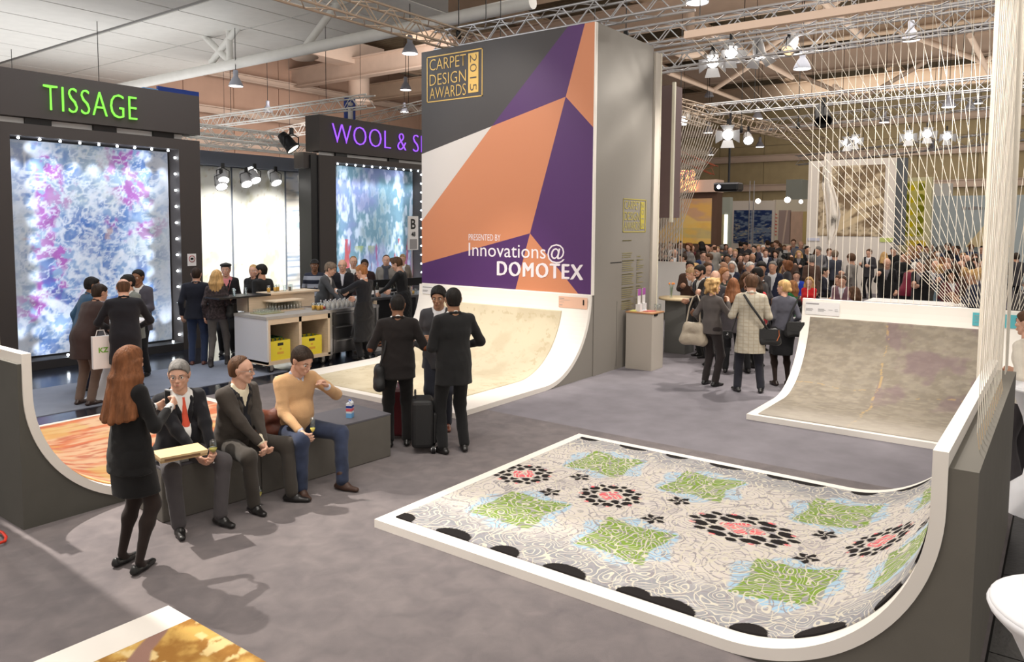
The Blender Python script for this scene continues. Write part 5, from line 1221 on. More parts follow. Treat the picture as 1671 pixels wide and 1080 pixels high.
# ================================================================== dark booths with glowing pictures, left
ORD = ['first', 'second', 'third', 'fourth', 'fifth', 'sixth', 'seventh', 'eighth', 'ninth']
BD = mat('booth_charcoal', lin((62, 56, 54)), .7, bump=.05, bscale=300); BD2 = mat('booth_black', lin((40, 38, 40)), .7)
LEDG = glow('led_glass', (.86, .94, 1.0), 30)
def lightbox_booth(X0, X1, Y, hz0, hz1, px0, px1, pz0, pz1, ftop, label, rgbfn, nled, power, depth=.45):
    r = empty('light_box_booth', (X0, Y, 0), label=label, cat='booth'); L = lambda a, b: ((a[0]-X0, a[1]-Y, a[2]), (b[0]-X0, b[1]-Y, b[2]))
    def bx(name, a, b, m): q, w = L(a, b); return link(name, quick('box', q, w).mesh(name, m), r)
    bx('header', (X0, Y-.02, hz0), (X1, Y+depth, hz1), BD)
    for i in range(3): bx('spacer', (X0+.6+i*(X1-X0-1.5)/2, Y+.05, ftop), (X0+1.0+i*(X1-X0-1.5)/2, Y+.3, hz0), BLKM)
    bx('led_strip', (X0+.1, Y+.12, ftop+.01), (X1-.3, Y+.14, hz0-.01), mat('strip_white', (.6, .6, .6), .4))
    bx('frame_side', (X0, Y, 0), (px0, Y+depth, ftop), BD); bx('frame_side', (px1, Y, 0), (X1, Y+depth, ftop), BD)
    bx('frame_top', (px0, Y, pz1), (px1, Y+depth, ftop), BD); bx('frame_bottom', (px0, Y, 0), (px1, Y+depth, pz0), BD2); bx('frame_back', (px0, Y+depth-.03, pz0), (px1, Y+depth, pz1), BD2)
    W_, H_ = px1-px0, pz1-pz0; nu, nv = 150, 190; u = np.linspace(0, 1, nu); v = np.linspace(0, 1, nv); U, V = np.meshgrid(u, v, indexing='ij')
    n = fbm(U*9, V*12, 77)-.5
    P = np.stack([px0-X0+.04+U*(W_-.08), depth-.10-.03*n+0*U, pz0+.04+V*(H_-.08)], -1)
    painted_grid('lit_carpet', P, rgbfn(U, V), AC, r)
    led = quick('sphere', (0, 0, 0), .022, 8).mesh('led', LEDG); col = (.80, .90, 1.0)
    def put(x, z, dx, dz):
        o = link('led', led, r); o.location = (x-X0, .10, z)
        spot((x+dx*.02, Y+.12, z+dz*.02), (x+dx*1.0, Y+depth-.1+.02, z+dz*1.0), power, 50, .9, .02, col)
    for i in range(nled):
        x = px0+W_*(i+.5)/nled; put(x, pz1-.03, 0, -1); 
        if i % 2 == 0: put(x, pz0+.03, 0, 1)
    for i in range(nled+3):
        z = pz0+H_*(i+.5)/(nled+3); put(px0+.006, z, 1, 0); put(px1-.03, z, -1, 0)
    return r
def pic_dragon(U, V):
    y = V; x = U; n = fbm(x*9, y*11, 51, 5); m = fbm(x*26, y*34, 52, 4); q = fbm(x*3+2, y*3, 53)
    base = mixc(np.array(lin((150, 176, 214))), np.array(lin((214, 222, 238))), smooth(.38, .58, m)); c = mixc(base, np.array(lin((86, 122, 186))), smooth(.54, .66, n)*.75)
    ridg = 1-np.abs(2*fbm(x*11+q*3, y*15+n*2, 54, 4)-1)*1.0; c = mixc(c, np.array(lin((236, 238, 246))), smooth(.84, .97, ridg)*.8)
    for cx_, cy_, rx, ry in ((.27, .80, .16, .15), (.72, .80, .15, .17), (.22, .48, .13, .12), (.26, .33, .14, .08), (.85, .6, .10, .05), (.1, .22, .15, .06), (.62, .63, .06, .04)):
        d = np.hypot((x-cx_)/rx, (y-cy_)/ry)+(n-.5)*2.6; c = mixc(c, np.array(lin((176, 104, 184))), smooth(1.05, .6, d)*smooth(.42, .55, m+.06))
    # scaly body curving through the middle
    bx = .50+.10*np.sin((y-.2)*6); d = np.hypot((x-.52)/.17, (y-.56)/.12); sc = (np.sin(x*95+y*40)*np.sin(y*110-x*30)) > 0; c = mixc(c, np.array(lin((74, 112, 184))), smooth(1.1, .8, d)*np.where(sc, .65, .2))
    d = d+(n-.5)*.8
    arc = np.abs(np.hypot((x-.5)/.30, (y-.40)/.18)-1); c = mixc(c, np.array(lin((70, 104, 176))), smooth(.16, .08, arc)*(y < .46)*.8); c = mixc(c, np.array(lin((200, 150, 120))), (smooth(.60, .7, fbm(x*12, y*12, 57)))*.5*(np.abs(y-.62) < .08)); c = mixc(c, np.array(lin((196, 206, 190))), smooth(.5, .62, fbm(x*2, y*2, 58))*.35)
    w1 = 1-np.abs(2*fbm(x*26+n*5, y*36+q*5, 59, 3)-1); c = mixc(c, np.array(lin((226, 232, 244))), smooth(.86, .97, w1)*.75); c = mixc(c, np.array(lin((210, 214, 226))), smooth(.16, .0, np.minimum(x, 1-x))*.6)  # side edges painted paler: LED light put into the carpet colour
    return c*.62
def pic_streaks(U, V):
    x, y = U, V; m = fbm(x*34, y*16, 61, 3); n = fbm(x*5, y*4, 62); c = mixc(np.array(lin((110, 142, 156))), np.array(lin((196, 208, 222))), smooth(.38, .6, m))
    c = mixc(c, np.array(lin((70, 110, 100))), smooth(.52, .66, n)*.6*smooth(.4, .6, m)); s = fbm(x*22, y*4, 63)
    c = mixc(c, np.array(lin((176, 60, 56))), smooth(.60, .68, s)*(y < .45)*.85); c = mixc(c, np.array(lin((176, 184, 90))), smooth(.56, .68, fbm(x*14+3, y*5, 64))*(y < .4)*(x > .3)*.6); c = mixc(c, np.array(lin((140, 120, 190))), smooth(.5, .7, fbm(x*4, y*4, 66))*.4)
    return c*.72
b1_ = lightbox_booth(4.72, 8.40, 13.95, 4.24, 5.0, 5.06, 7.96, .15, 3.93, 4.13, 'dark booth wall with bright green letters over a large glowing blue and magenta picture', pic_dragon, 9, 46)
GRN = glow('green_letters', (.22, .95, .06), 1.5); VIL = glow('violet_letters', (.30, .08, .95), 1.6)
a = at(71, 186, Y=13.93); b = at(221, 150, Y=13.93)
place_text('letters', 'TISSAGE', (a.x-4.72, -.05, 4.39), (1, 0, 0), (0, 0, 1), b.x-a.x, .42, GRN, b1_, bold=-.02, depth=.03, sp=1.08, split='letter')
sg = link('notice', quick('box', (8.08-4.72, -.012, 1.66), (8.26-4.72, -.002, 1.90)).mesh('notice', PLW), b1_); sg['label'] = 'small notice with a red ringed camera sign'
link('ring', MB().lathe([(.055, 0), (.068, 0), (.068, .004), (.055, .004)], n=20).mesh('ring', mat('notice_red', lin((170, 80, 84)), .5)), sg).matrix_local = Matrix.Translation((8.17-4.72, -.014, 1.80))@Matrix.Rotation(PI/2, 4, 'X'); link('pictogram', quick('box', (8.14-4.72, -.017, 1.78), (8.20-4.72, -.013, 1.82)).mesh('pictogram', BLKM), sg)
b2_ = lightbox_booth(12.95, 18.4, 15.9, 4.42, 5.36, 13.50, 16.95, .35, 4.16, 4.32, 'dark booth wall with violet letters over a glowing grey green picture', pic_streaks, 11, 60, depth=.55)
a = at(541, 205, Y=15.88)
place_text('letters', 'WOOL & SILK', (a.x-12.95, -.05, 4.68), (1, 0, 0), (0, 0, 1), 4.28, .50, VIL, b2_, bold=-.025, depth=.03, sp=1.05, split='letter')
link('side_box', quick('box', (-.42, .1, 3.95), (-.002, .5, 4.36)).mesh('side_box', BD), b2_); link('door_reveal', quick('box', (-.24, .05, 0), (-.002, .55, 4.3)).mesh('door_reveal', BLKM), b2_)
# booth number plate by the tower
p = at(684, 418, Y=15.2)
npz = empty('number_plate', (15.95, 15.6, 1.75), label='white plate with the letter B beside the tower edge', cat='sign')
link('plate', quick('box', (0, 0, 0), (.42, .04, 1.0)).mesh('plate', PLW), npz); place_text('letter', 'B', (.10, -.01, .62), (1, 0, 0), (0, 0, 1), .2, .30, BLKM, npz, bold=.02); place_text('figures', '48', (.12, -.01, .40), (1, 0, 0), (0, 0, 1), .17, .14, BLKM, npz, bold=.02); link('grey_block', quick('box', (.06, -.008, .03), (.36, 0, .32)).mesh('grey_block', TXT), npz); link('pole', quick('tube', [(.2, .06, -2.05), (.2, .06, .8)], .025, 8).mesh('pole', ALU), npz)
# bright white panels between the booths
WP = mat('panel_cloth_white', lin((238, 238, 230)), .8, var=.05, vscale=3)
pn = empty('panel_wall', (9.4, 19.5, 0), label='row of bright white carpet panels between the two dark booths', cat='panel wall')
def pic_white(U, V): n = fbm(U*6, V*9, 71, 5); c = mixc(np.array(lin((240, 240, 232))), np.array(lin((214, 212, 190))), smooth(.5, .7, n)); return mixc(c, np.array(lin((198, 180, 150))), (fbm(U*30, V*40, 72) > .68)*.5)
def pic_wave(U, V): n = fbm(U*5, V*60, 73); m = fbm(U*3, V*4, 74); return mixc(mixc(np.array(lin((226, 230, 236))), np.array(lin((150, 168, 190))), smooth(.45, .6, n)), np.array(lin((222, 206, 176))), smooth(.5, .6, m)*.5)
xs_ = [at(x, 400, Y=19.5).x for x in (322, 380, 467, 513)]; xs_[0] = 9.4; xs_[-1] = 18.5
xs_[2] = at(467, 400, Y=19.5).x
for i in range(3):
    u = np.linspace(0, 1, 60); U, V = np.meshgrid(u, np.linspace(0, 1, 80), indexing='ij'); w = xs_[i+1]-xs_[i]-.06
    painted_grid('white_carpet', np.stack([xs_[i]-9.4+.03+U*w, 0*U, .35+V*3.75], -1), (pic_white if i < 2 else pic_wave)(U, V), AC, pn)
link('back_board', quick('box', (0, .02, 0), (9.1, .12, 4.4)).mesh('back_board', mat('board_grey', lin((120, 128, 140)), .6)), pn); link('cornice', quick('box', (0, -.3, 4.12), (9.1, .02, 4.5)).mesh('cornice', mat('cornice_grey', lin((110, 116, 130)), .6)), pn)
slab('floor', 8.6, 16.2, 18.5, 19.5, -.002, .05, mat('white_gloss_floor', (.75, .76, .78), .12))
for i in range(4): spot((10.4+i*1.7, 17.2, 4.5), (10.6+i*1.7, 19.5, 1.6), 800, 62, .8, .08, (1, .97, .92))

# ================================================================== white tables in stretch covers
STR = mat('stretch_cover', lin((232, 232, 236)), .6)
def high_table(c, label, r=.42, h=1.10, foot=.40, tilt=0, group='white stretch covered high tables'):
    t = empty('high_table', (c[0], c[1], c[2] if len(c) > 2 else 0), label=label, cat='table', group=group)
    n = 40; prof = [(0, h), (r, h), (r+.008, h-.012), (r, h-.03), (r*.80, h-.10), (r*.55, h-.28), (r*.36, h*.55), (r*.32, h*.42), (r*.42, h*.25), (foot*.72, .10), (foot, .0)]
    vs = []; fs = []
    for k_, (rr, z) in enumerate(prof):
        for k in range(n):
            a = 2*PI*k/n; q = rr*(1+(.10*math.cos(4*a) if k_ > 5 else 0)); vs.append((q*math.cos(a), q*math.sin(a), z))
    for i in range(len(prof)-1):
        for k in range(n): fs.append((i*n+k, (i+1)*n+k, (i+1)*n+(k+1) % n, i*n+(k+1) % n))
    link('cover', quick('add', vs, fs, 0, True).mesh('cover', STR), t); link('tabletop', quick('lathe', [(0, h+.012), (r-.01, h+.012), (r, h+.006), (r, h)], n=n).mesh('tabletop', STR), t)
    return t
high_table((5.20, 10.98), 'white stretch covered high table among the five men at the left')
g_ = at(1643, 1008, z=1.1); high_table((g_.x+.20, g_.y-.27, 0), 'white table corner cut by the right edge at the bottom', r=.34)
g_ = at(1655, 632, z=1.1); high_table((g_.x+.17, g_.y-.22, 0), 'small white table before the man in the white sweater', r=.28)
g_ = at(1092, 441, z=1.1); high_table((g_.x, g_.y, 0), 'white stretch covered high table by the seated woman behind the plinth', r=.5)
bg_ = empty('paper_bag', (4.66, 10.42, .54), -.2, label='white bag with a green print hanging at the left of the table', cat='bag')
link('bag', quick('box', (0, 0, 0), (.22, .08, .44)).mesh('bag', PLW), bg_); place_text('print', 'KZ', (.07, -.004, .22), (1, 0, 0), (0, 0, 1), .12, .07, mat('print_green', lin((110, 170, 50)), .5), bg_, bold=.03); link('handle', quick('tube', [(.05, .04, .44), (.07, .04, .52), (.15, .04, .52), (.17, .04, .44)], .006, 6).mesh('handle', PLW), bg_)
# ================================================================== bar carts
STEEL = mat('steel', (.42, .42, .44), .32, .9); GREYP = mat('cart_panel', lin((206, 208, 214)), .5); WOODL = mat('cart_wood', lin((216, 196, 170)), .55, var=.06, vscale=6, stretch=(1, 1, 9)); WOODI = mat('cart_inside', lin((110, 84, 62)), .6, var=.1, vscale=5)
YEL = mat('crate_yellow', lin((226, 208, 44)), .4)
def wheel(par, x, y, r=.06):
    w = link('caster', quick('tube', [(x, y-.02, r), (x, y+.02, r)], r, 16).mesh('caster', BLKM), par); link('hub', quick('tube', [(x, y-.026, r), (x, y+.026, r)], r*.5, 12).mesh('hub', STEEL), w); link('fork', quick('box', (x-.03, y-.035, r*1.1), (x+.03, y+.035, r*2+.03)).mesh('fork', STEEL), w)
c1 = empty('bar_cart', (7.52, 10.62, 0), label='wooden bar cart with a grey side, shelves and yellow crates', cat='cart')
CW, CDp, CH = 1.33, .92, .96
def bxp(p, name, a, b, m, bev=0): o = link(name, quick('box', a, b).mesh(name, m), p); return o
bxp(c1, 'side_panel', (0, 0, .16), (.03, CDp, CH-.05), GREYP); bxp(c1, 'side_panel', (CW-.05, 0, .16), (CW, CDp, CH-.05), WOODL); bxp(c1, 'worktop', (-.01, -.01, CH-.05), (CW, CDp, CH), mat('worktop_grey', lin((168, 164, 160)), .4)); bxp(c1, 'base', (0, 0, .14), (CW, CDp, .20), WOODL); bxp(c1, 'divider', (CW*.49, 0, .2), (CW*.53, CDp, CH-.05), WOODL); bxp(c1, 'rail', (.03, 0, CH-.14), (CW, .03, CH-.05), WOODL); bxp(c1, 'post', (.03, 0, .2), (.07, .03, CH-.14), WOODL); bxp(c1, 'back_panel', (.03, CDp-.03, .2), (CW-.05, CDp, CH-.05), WOODI)
for x, y in ((.12, .08), (CW-.12, .08), (.12, CDp-.1), (CW-.1, CDp-.1)): wheel(c1, x, y)
bxp(c1, 'upper_counter', (.25, CDp-.05, CH), (.29, CDp+.30, CH+.25), WOODL); bxp(c1, 'upper_board', (.25, CDp-.06, CH), (CW+.35, CDp-.03, CH+.26), WOODL); bxp(c1, 'upper_top', (-.35, CDp-.12, CH+.26), (CW*.50, CDp+.32, CH+.29), BLKM); bxp(c1, 'upper_top', (CW*.50, CDp-.12, CH+.27), (CW+.42, CDp+.32, CH+.30), WOODL)
def crate(x, y, z, w, label, m=YEL):
    r = empty('bottle_crate', (7.52+x, 10.62+y, z), label=label, cat='crate'); h = .33; d = .28
    bxp(r, 'front', (0, 0, 0), (w, .015, h), m); bxp(r, 'rear', (0, d, 0), (w, d+.015, h), m); bxp(r, 'end', (0, .015, 0), (.015, d, h), m); bxp(r, 'end', (w-.015, .015, 0), (w, d, h), m); bxp(r, 'bottom', (.015, .015, 0), (w-.015, d, .02), m)
    bxp(r, 'hand_hole', (w*.36, -.004, h*.74), (w*.64, .0, h*.88), BLKM); pr_ = bxp(r, 'emblem', (w*.45, -.003, h*.52), (w*.55, 0, h*.62), mat('emblem_red', lin((214, 160, 50)), .5)); bxp(r, 'print', (w*.34, -.003, h*.30), (w*.66, 0, h*.42), mat('emblem_red', (0, 0, 0)))
    for i in range(4):
        for j in range(2):
            bxx, byy = w*(.16+.22*i), d*(.3+.4*j); link('bottle', quick('lathe', [(0, .02), (.03, .02), (.032, .2), (.014, .27), (.014, .34), (0, .345)], (bxx, byy, 0), 8).mesh('bottle', mat('bottle_green', (.02, .07, .03), .15)), r)
    return r
crate(.10, .05, .20, .40, 'yellow bottle crate on the left shelf of the bar cart'); crate(.74, .05, .20, .44, 'yellow bottle crate on the right shelf of the bar cart')
crate(.30, .40, .20, .30, 'green bottle crate behind the left yellow one', mat('crate_green', lin((50, 110, 60)), .4))
JUICE = mat('orange_juice', lin((250, 180, 20)), .3)
ox, oy = 7.52, 10.62
for i, (x, y) in enumerate(((.74, CDp+.05), (.90, CDp+.08), (1.0, CDp+.14))): tumbler((ox+x, oy+y, CH+.301), ['glass of orange juice leftmost on the upper counter', 'glass of orange juice in the middle of the upper counter', 'glass of orange juice at the right of the upper counter'][i], 'juice glasses on the upper counter', JUICE, .13, .036)
for i, (x, y) in enumerate(((.02, CDp+.02), (.06, CDp+.1), (.26, CDp+.04))): tumbler((ox+x, oy+y, CH+.291), ['empty glass leftmost on the black upper counter', 'empty glass second on the black upper counter', 'empty glass third on the black upper counter'][i], 'empty glasses on the upper counter', None, .13, .034)
for i, (x, y) in enumerate(((1.12, CDp+.1), (1.2, CDp+.05), (1.28, CDp+.12))): tumbler((ox+x, oy+y, CH+.301), ['empty glass right of the juice glasses', 'dark filled glass at the counter end', 'last empty glass at the counter end'][i], 'clear glasses at the counter end', None if i != 1 else mat('dark_drink', (.05, .02, .01), .2), .12, .032)
tr_ = empty('glass_rack', (ox+.52, oy+.48, CH), label='pale wooden rack packed with upturned glasses on the cart', cat='rack')
bxp(tr_, 'tray', (0, 0, 0), (.62, .34, .02), WOODL); bxp(tr_, 'lid', (-.01, -.01, .17), (.63, .35, .19), WOODL)
for i in range(9):
    for j in range(4): link('glass', quick('lathe', [(.028, .02), (.024, .15), (0, .15)], (.045+.066*i, .05+.08*j, 0), 10).mesh('glass', GLASS), tr_)
tr2 = empty('glass_tray', (ox+.12, oy+.30, CH), label='low tray of small glasses at the left of the worktop', cat='tray'); bxp(tr2, 'tray', (0, 0, 0), (.46, .34, .015), mat('tray_olive', lin((150, 146, 110)), .5))
for i in range(6):
    for j in range(4): link('glass', quick('lathe', [(0, .016), (.022, .016), (.026, .08)], (.05+.07*i, .06+.075*j, 0), 10).mesh('glass', GLASS), tr2)
for i, (x, y) in enumerate(((1.14, .22), (1.20, .20), (1.27, .22), (1.17, .12), (1.24, .12))): tumbler((ox+x, oy+y, CH), 'orange juice glass on the bar cart, '+ORD[i]+' of the clustered five', 'juice glasses clustered on the cart', JUICE, .13, .036)
# steel drawer cart with small bottles
c2 = empty('drawer_cart', (8.93, 10.70, 0), label='stainless steel drawer cart right of the wooden bar cart', cat='cart'); S2 = mat('steel_dark', (.16, .16, .17), .3, .9)
bxp(c2, 'body', (0, .02, .14), (1.15, .85, .90), S2); bxp(c2, 'worktop', (-.02, 0, .90), (1.2, .88, .95), STEEL)
for i in range(3): d_ = bxp(c2, 'drawer', (.06, 0, .17+.25*i), (1.09, .02, .40+.25*i), S2); link('handle', quick('box', (.12, -.02, .36+.25*i), (1.03, 0, .38+.25*i)).mesh('handle', STEEL), d_)
bxp(c2, 'post', (-.02, -.01, .12), (.03, .04, .95), STEEL); bxp(c2, 'post', (1.12, -.01, .12), (1.17, .04, .95), STEEL)
for x, y in ((.05, .1), (1.1, .1), (.05, .75), (1.1, .75)): wheel(c2, x, y)
mbt = None
for i in range(7):
    for j in range(3):
        r = empty('small_bottle', (8.98+.115*i+.03*j, 10.84+.13*j, .95), label='small silver capped bottle on the steel cart, '+ORD[i]+' from left, '+['front', 'middle', 'rear'][j]+' row', cat='bottle', group='small bottles on the steel cart')
        if mbt is None: mbt = quick('lathe', [(0, 0), (.026, 0), (.028, .07), (.013, .11), (.013, .13)], n=10).mesh('flask', mat('bottle_pale', (.5, .5, .48), .2)); mcp = quick('lathe', [(.016, .128), (.016, .15), (0, .15)], n=10).mesh('cap', STEEL)
        link('flask', mbt, r); link('cap', mcp, r)
tumbler((8.9, 10.85, .95), 'red tumbler between juice glasses and small bottles', 'red tumblers', mat('red_plastic', lin((200, 50, 50)), .4), .09, .04)
# second counter run behind the two barmen
c3 = empty('counter', (10.55, 11.35, 0), -.12, label='long steel counter behind the two barmen', cat='counter')
bxp(c3, 'body', (0, .05, .0), (3.2, .75, .95), S2); bxp(c3, 'worktop', (-.05, 0, .95), (3.3, .8, 1.0), STEEL); bxp(c3, 'sneeze_guard', (.3, .55, 1.15), (2.6, .58, 1.32), BLKM)
for i in range(3): bxp(c3, 'upright', (.05+1.1*i, 0, 0), (.12+1.1*i, .05, .95), WOODL if i == 0 else STEEL)
for i in range(5): bxp(c3, 'guard_leg', (.3+.57*i, .555, 1.0), (.32+.57*i, .575, 1.15), STEEL)
BTL = mat('bottle_dark', (.01, .012, .01), .12)
for i in range(4):
    r = empty('wine_bottle', (10.75+.13*i+(.3 if i > 1 else 0), 11.55, 1.0), label='dark wine bottle on the counter by the barmen, '+ORD[i]+' from the left', cat='bottle', group='wine bottles on the counter')
    link('glass', quick('lathe', [(0, 0), (.037, 0), (.038, .19), (.015, .24), (.014, .30), (0, .30)], n=12).mesh('glass', BTL), r); link('label', quick('lathe', [(.0385, .06), (.0385, .14)], n=12).mesh('label', PLW), r)
for i in range(9): tumbler((11.5+.14*i, 11.38+.05*(i % 2), 1.0), 'small glass on the steel counter, '+ORD[i]+' from the left in its row', 'glasses in the counter row', JUICE if i in (1, 2, 5) else None, .11, .032)
wb = empty('white_stool', (9.95, 10.88, 0), label='white box stand between the barman and the man in the brown jacket', cat='stand'); bxp(wb, 'foot', (0, 0, 0), (.42, .36, .06), PLW); bxp(wb, 'stem', (.12, .1, .06), (.32, .28, .45), PLW)
# ================================================================== stands at the back, right
def wallpx(name, x0, y0, x1, y1, X, depth, m, label, cat='wall panel', ground=True):
    a = at(x0, y0, X=X); b = at(x1, y1, X=X); z1 = (a.z+b.z)/2 if abs(y1-y0) < 1 else a.z; zb = 0 if ground else b.z
    r = empty(name, (X, b.y, zb), label=label, cat=cat); link('board', quick('box', (0, 0, 0), (depth, a.y-b.y, a.z-zb)).mesh('board', m), r); return r
def onwall(root, name, x0, y0, x1, y1, rgb=None, m=None, off=.02, n=(60, 80)):
    X = root.location.x; a = at(x0, y0, X=X-off); b = at(x1, y1, X=X-off); o = root.location
    if m is not None: return link(name, quick('box', (-off-.01, b.y-o.y, b.z-o.z), (-.002, a.y-o.y, a.z-o.z)).mesh(name, m), root)
    U, V = np.meshgrid(np.linspace(0, 1, n[0]), np.linspace(0, 1, n[1]), indexing='ij')
    link(name+'_edge', quick('box', (-off+.003, b.y-o.y, b.z-o.z), (-.002, a.y-o.y, a.z-o.z)).mesh(name, BD2), root)
    return painted_grid(name, np.stack([-off+0*U, a.y-o.y+(b.y-a.y)*U, b.z-o.z+(a.z-b.z)*V], -1), rgb(U, V), AC, root)
PALE = mat('stand_white', lin((226, 218, 210)), .7); BROWN = mat('stand_brown', lin((92, 66, 52)), .7); PBLUE = mat('stand_pale_blue', lin((190, 204, 210)), .7); SAGE = mat('stand_sage', lin((178, 186, 176)), .7)
w = wallpx('picture_wall', 1320, 263, 1462, 400, 31, .6, PALE, 'white stand wall carrying the sepia picture behind the cords')
def pic_sepia(U, V):
    n = fbm(U*9, V*12, 81, 5); m = fbm(U*22, V*26, 82); c = mixc(np.array(lin((204, 186, 158))), np.array(lin((136, 116, 92))), smooth(.40, .60, n+.06*(V > .5))); c = mixc(c, np.array(lin((92, 76, 62))), smooth(.54, .66, m)*.6)
    for a0, b0, a1, b1 in ((.25, .12, .62, .42), (.62, .42, .95, .5), (.3, .1, .75, .3)):
        t = np.clip(((U-a0)*(a1-a0)+(V-b0)*(b1-b0))/((a1-a0)**2+(b1-b0)**2), 0, 1); d = np.hypot(U-a0-t*(a1-a0), (V-b0-t*(b1-b0))*1.2); c = mixc(c, np.array(lin((214, 194, 160))), smooth(.07, .03, d))
    return c
onwall(w, 'picture_carpet', 1338, 272, 1440, 386, pic_sepia); onwall(w, 'caption', 1436, 388, 1457, 395, m=mat('card_green', lin((196, 208, 120)), .6)); onwall(w, 'caption', 1318, 388, 1337, 393, m=mat('card_lilac', lin((206, 208, 226)), .6))
onwall(w, 'edge_panel', 1463, 258, 1476, 400, m=mat('edge_slate', lin((84, 88, 92)), .6))
# bright hanging spiral of cord before the picture
sp_ = empty('cord_twist', at(1352, 395, X=20), label='bright twisted white cord sheet hanging in front of the sepia picture', cat='cord twist')
o = sp_.location; mb = MB(); pts = [(1351, 250, 3), (1349, 280, 5), (1350, 300, 7), (1356, 325, 9), (1360, 350, 10), (1358, 375, 7), (1354, 398, 3)]
for i in range(10):
    link('cord', quick('tube', [at(x+(i/4.5-1)*w_, y, X=20+.05*math.sin(i))-o for x, y, w_ in pts], .028, 6).mesh('cord', BW), sp_)
w = wallpx('dotted_stand', 1476, 290, 1516, 400, 33, .4, mat('stand_olive', lin((206, 200, 160)), .7), 'olive stand wall with a yellow dotted carpet')
def pic_dots(U, V):
    c = np.ones(U.shape+(3,))*np.array(lin((214, 206, 120))); 
    for cx_ in (.08, .80):
        for k in range(5): c = mixc(c, np.array(lin((132, 134, 30))), smooth(1, .9, np.hypot((U-cx_)/.22, (V-.1-k*.2)/.075)))
    for k in range(5): c = mixc(c, np.array(lin((226, 206, 30))), smooth(1, .8, np.hypot((U-.35)/.16, (V-.0-k*.22)/.06)))
    return c
onwall(w, 'dotted_carpet', 1478, 296, 1506, 386, pic_dots); onwall(w, 'shelf', 1480, 392, 1510, 410, m=mat('stand_yellow', lin((228, 198, 60)), .6))
w = wallpx('slanting_screen', 1516, 300, 1553, 322, 37.5, .3, mat('screen_white', lin((224, 226, 224)), .7), 'white slanting screen above the pale blue wall', ground=False)
w = wallpx('pale_blue_wall', 1517, 320, 1700, 420, 37, .3, PBLUE, 'long pale blue stand wall at the right')
tri = [at(x, y, X=36.6)-w.location for x, y in ((1575, 403), (1611, 362), (1650, 403))]
link('hanging_cloth', quick('prism', tri, (.03, 0, 0)).mesh('hanging_cloth', mat('cloth_sand', lin((232, 214, 170)), .8)), w)
p_ = at(1592, 342, X=36.9); mb = MB(); yy = p_.y-w.location.y+.5
for wd in (.16, .10, .18, .12, .08, .14, .16, .1): mb.box((-.02, yy-wd, p_.z-w.location.z), (-.002, yy, p_.z-w.location.z+.05+wd*.5)); yy -= wd+.06
link('lettering', mb.mesh('lettering', TXT), w, kind='stuff')
# neon stand
w = wallpx('neon_stand', 1060, 314, 1168, 400, 30, .6, BROWN, 'brown stand wall with the golden picture')
def pic_gold(U, V):
    n = fbm(U*4, V*4, 91, 5); c = mixc(np.array(lin((232, 196, 120))), np.array(lin((214, 176, 128))), smooth(.4, .6, n)); c = mixc(c, np.array(lin((206, 160, 130))), smooth(0, .05, U-.45-(1-V)*1.2+.3)*(V > .5)*.8); c = mixc(c, np.array(lin((190, 178, 128))), ((V < .35)*(U > .4)*(V > .12)).astype(float)*.6); c = mixc(c, np.array(lin((236, 186, 80))), smooth(.5, .7, fbm(U*3, V*6, 92))*.6); return c
onwall(w, 'golden_carpet', 1062, 325, 1160, 398, pic_gold)
fas = wallpx('fascia', 1060, 296, 1169, 313, 29.8, .8, mat('fascia_pink', lin((220, 190, 174)), .6), 'pale pink fascia under the red neon letters', 'fascia', ground=False)
NE = glow('neon_red', (1.0, .42, .14), 4); a = at(1083, 312, X=29.7); b = at(1137, 276, X=29.7)
nl = empty('neon_letters', (29.7, b.y, a.z), label='glowing red neon capitals beside the tower', cat='neon sign')
me = None
cu = bpy.data.curves.new('n', 'FONT'); cu.body = 'RGSTAR'; cu.fill_mode = 'NONE'; cu.bevel_depth = .016; cu.resolution_u = 2
tmp = bpy.data.objects.new('n', cu); COL.objects.link(tmp); me = bpy.data.meshes.new_from_object(tmp.evaluated_get(bpy.context.evaluated_depsgraph_get())); bpy.data.objects.remove(tmp, do_unlink=True)
co = np.empty(len(me.vertices)*3, np.float32); me.vertices.foreach_get('co', co); co = co.reshape(-1, 3); mn, mx = co.min(0), co.max(0); ww = a.y-b.y; hh = b.z-a.z
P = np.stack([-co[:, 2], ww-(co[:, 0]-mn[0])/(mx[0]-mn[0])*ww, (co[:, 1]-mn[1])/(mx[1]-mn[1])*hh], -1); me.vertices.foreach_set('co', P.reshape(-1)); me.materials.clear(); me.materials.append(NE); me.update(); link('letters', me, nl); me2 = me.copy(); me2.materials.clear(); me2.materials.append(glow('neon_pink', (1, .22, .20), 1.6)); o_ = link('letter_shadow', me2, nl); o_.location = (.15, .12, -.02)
w = wallpx('lit_niche_stand', 1168, 322, 1190, 400, 34, .3, SAGE, 'sage stand wall with bright yellow light strips'); onwall(w, 'pale_carpet', 1169, 350, 1181, 398, m=mat('pale_yellow_cloth', lin((206, 200, 156)), .7)); onwall(w, 'light_strip', 1182, 350, 1186, 398, m=glow('strip_warm', (1, .92, .75), 2.2)); onwall(w, 'light_strip', 1171, 350, 1173, 364, m=glow('strip_warm', (0, 0, 0), 1))
w = wallpx('blue_carpet_stand', 1187, 328, 1262, 400, 38, .4, PALE, 'white stand wall with the dark blue carpet')
def pic_blue(U, V): n = fbm(U*9, V*22, 95, 4); c = mixc(np.array(lin((44, 62, 108))), np.array(lin((120, 136, 160))), smooth(.42, .62, n)); c = mixc(c, np.array(lin((176, 170, 150))), smooth(.56, .68, fbm(U*14, V*30, 96))*(V < .6)); return mixc(c, np.array(lin((190, 196, 208))), smooth(.06, .02, np.abs(U-.5))*.5)
onwall(w, 'blue_carpet', 1198, 343, 1258, 398, pic_blue)
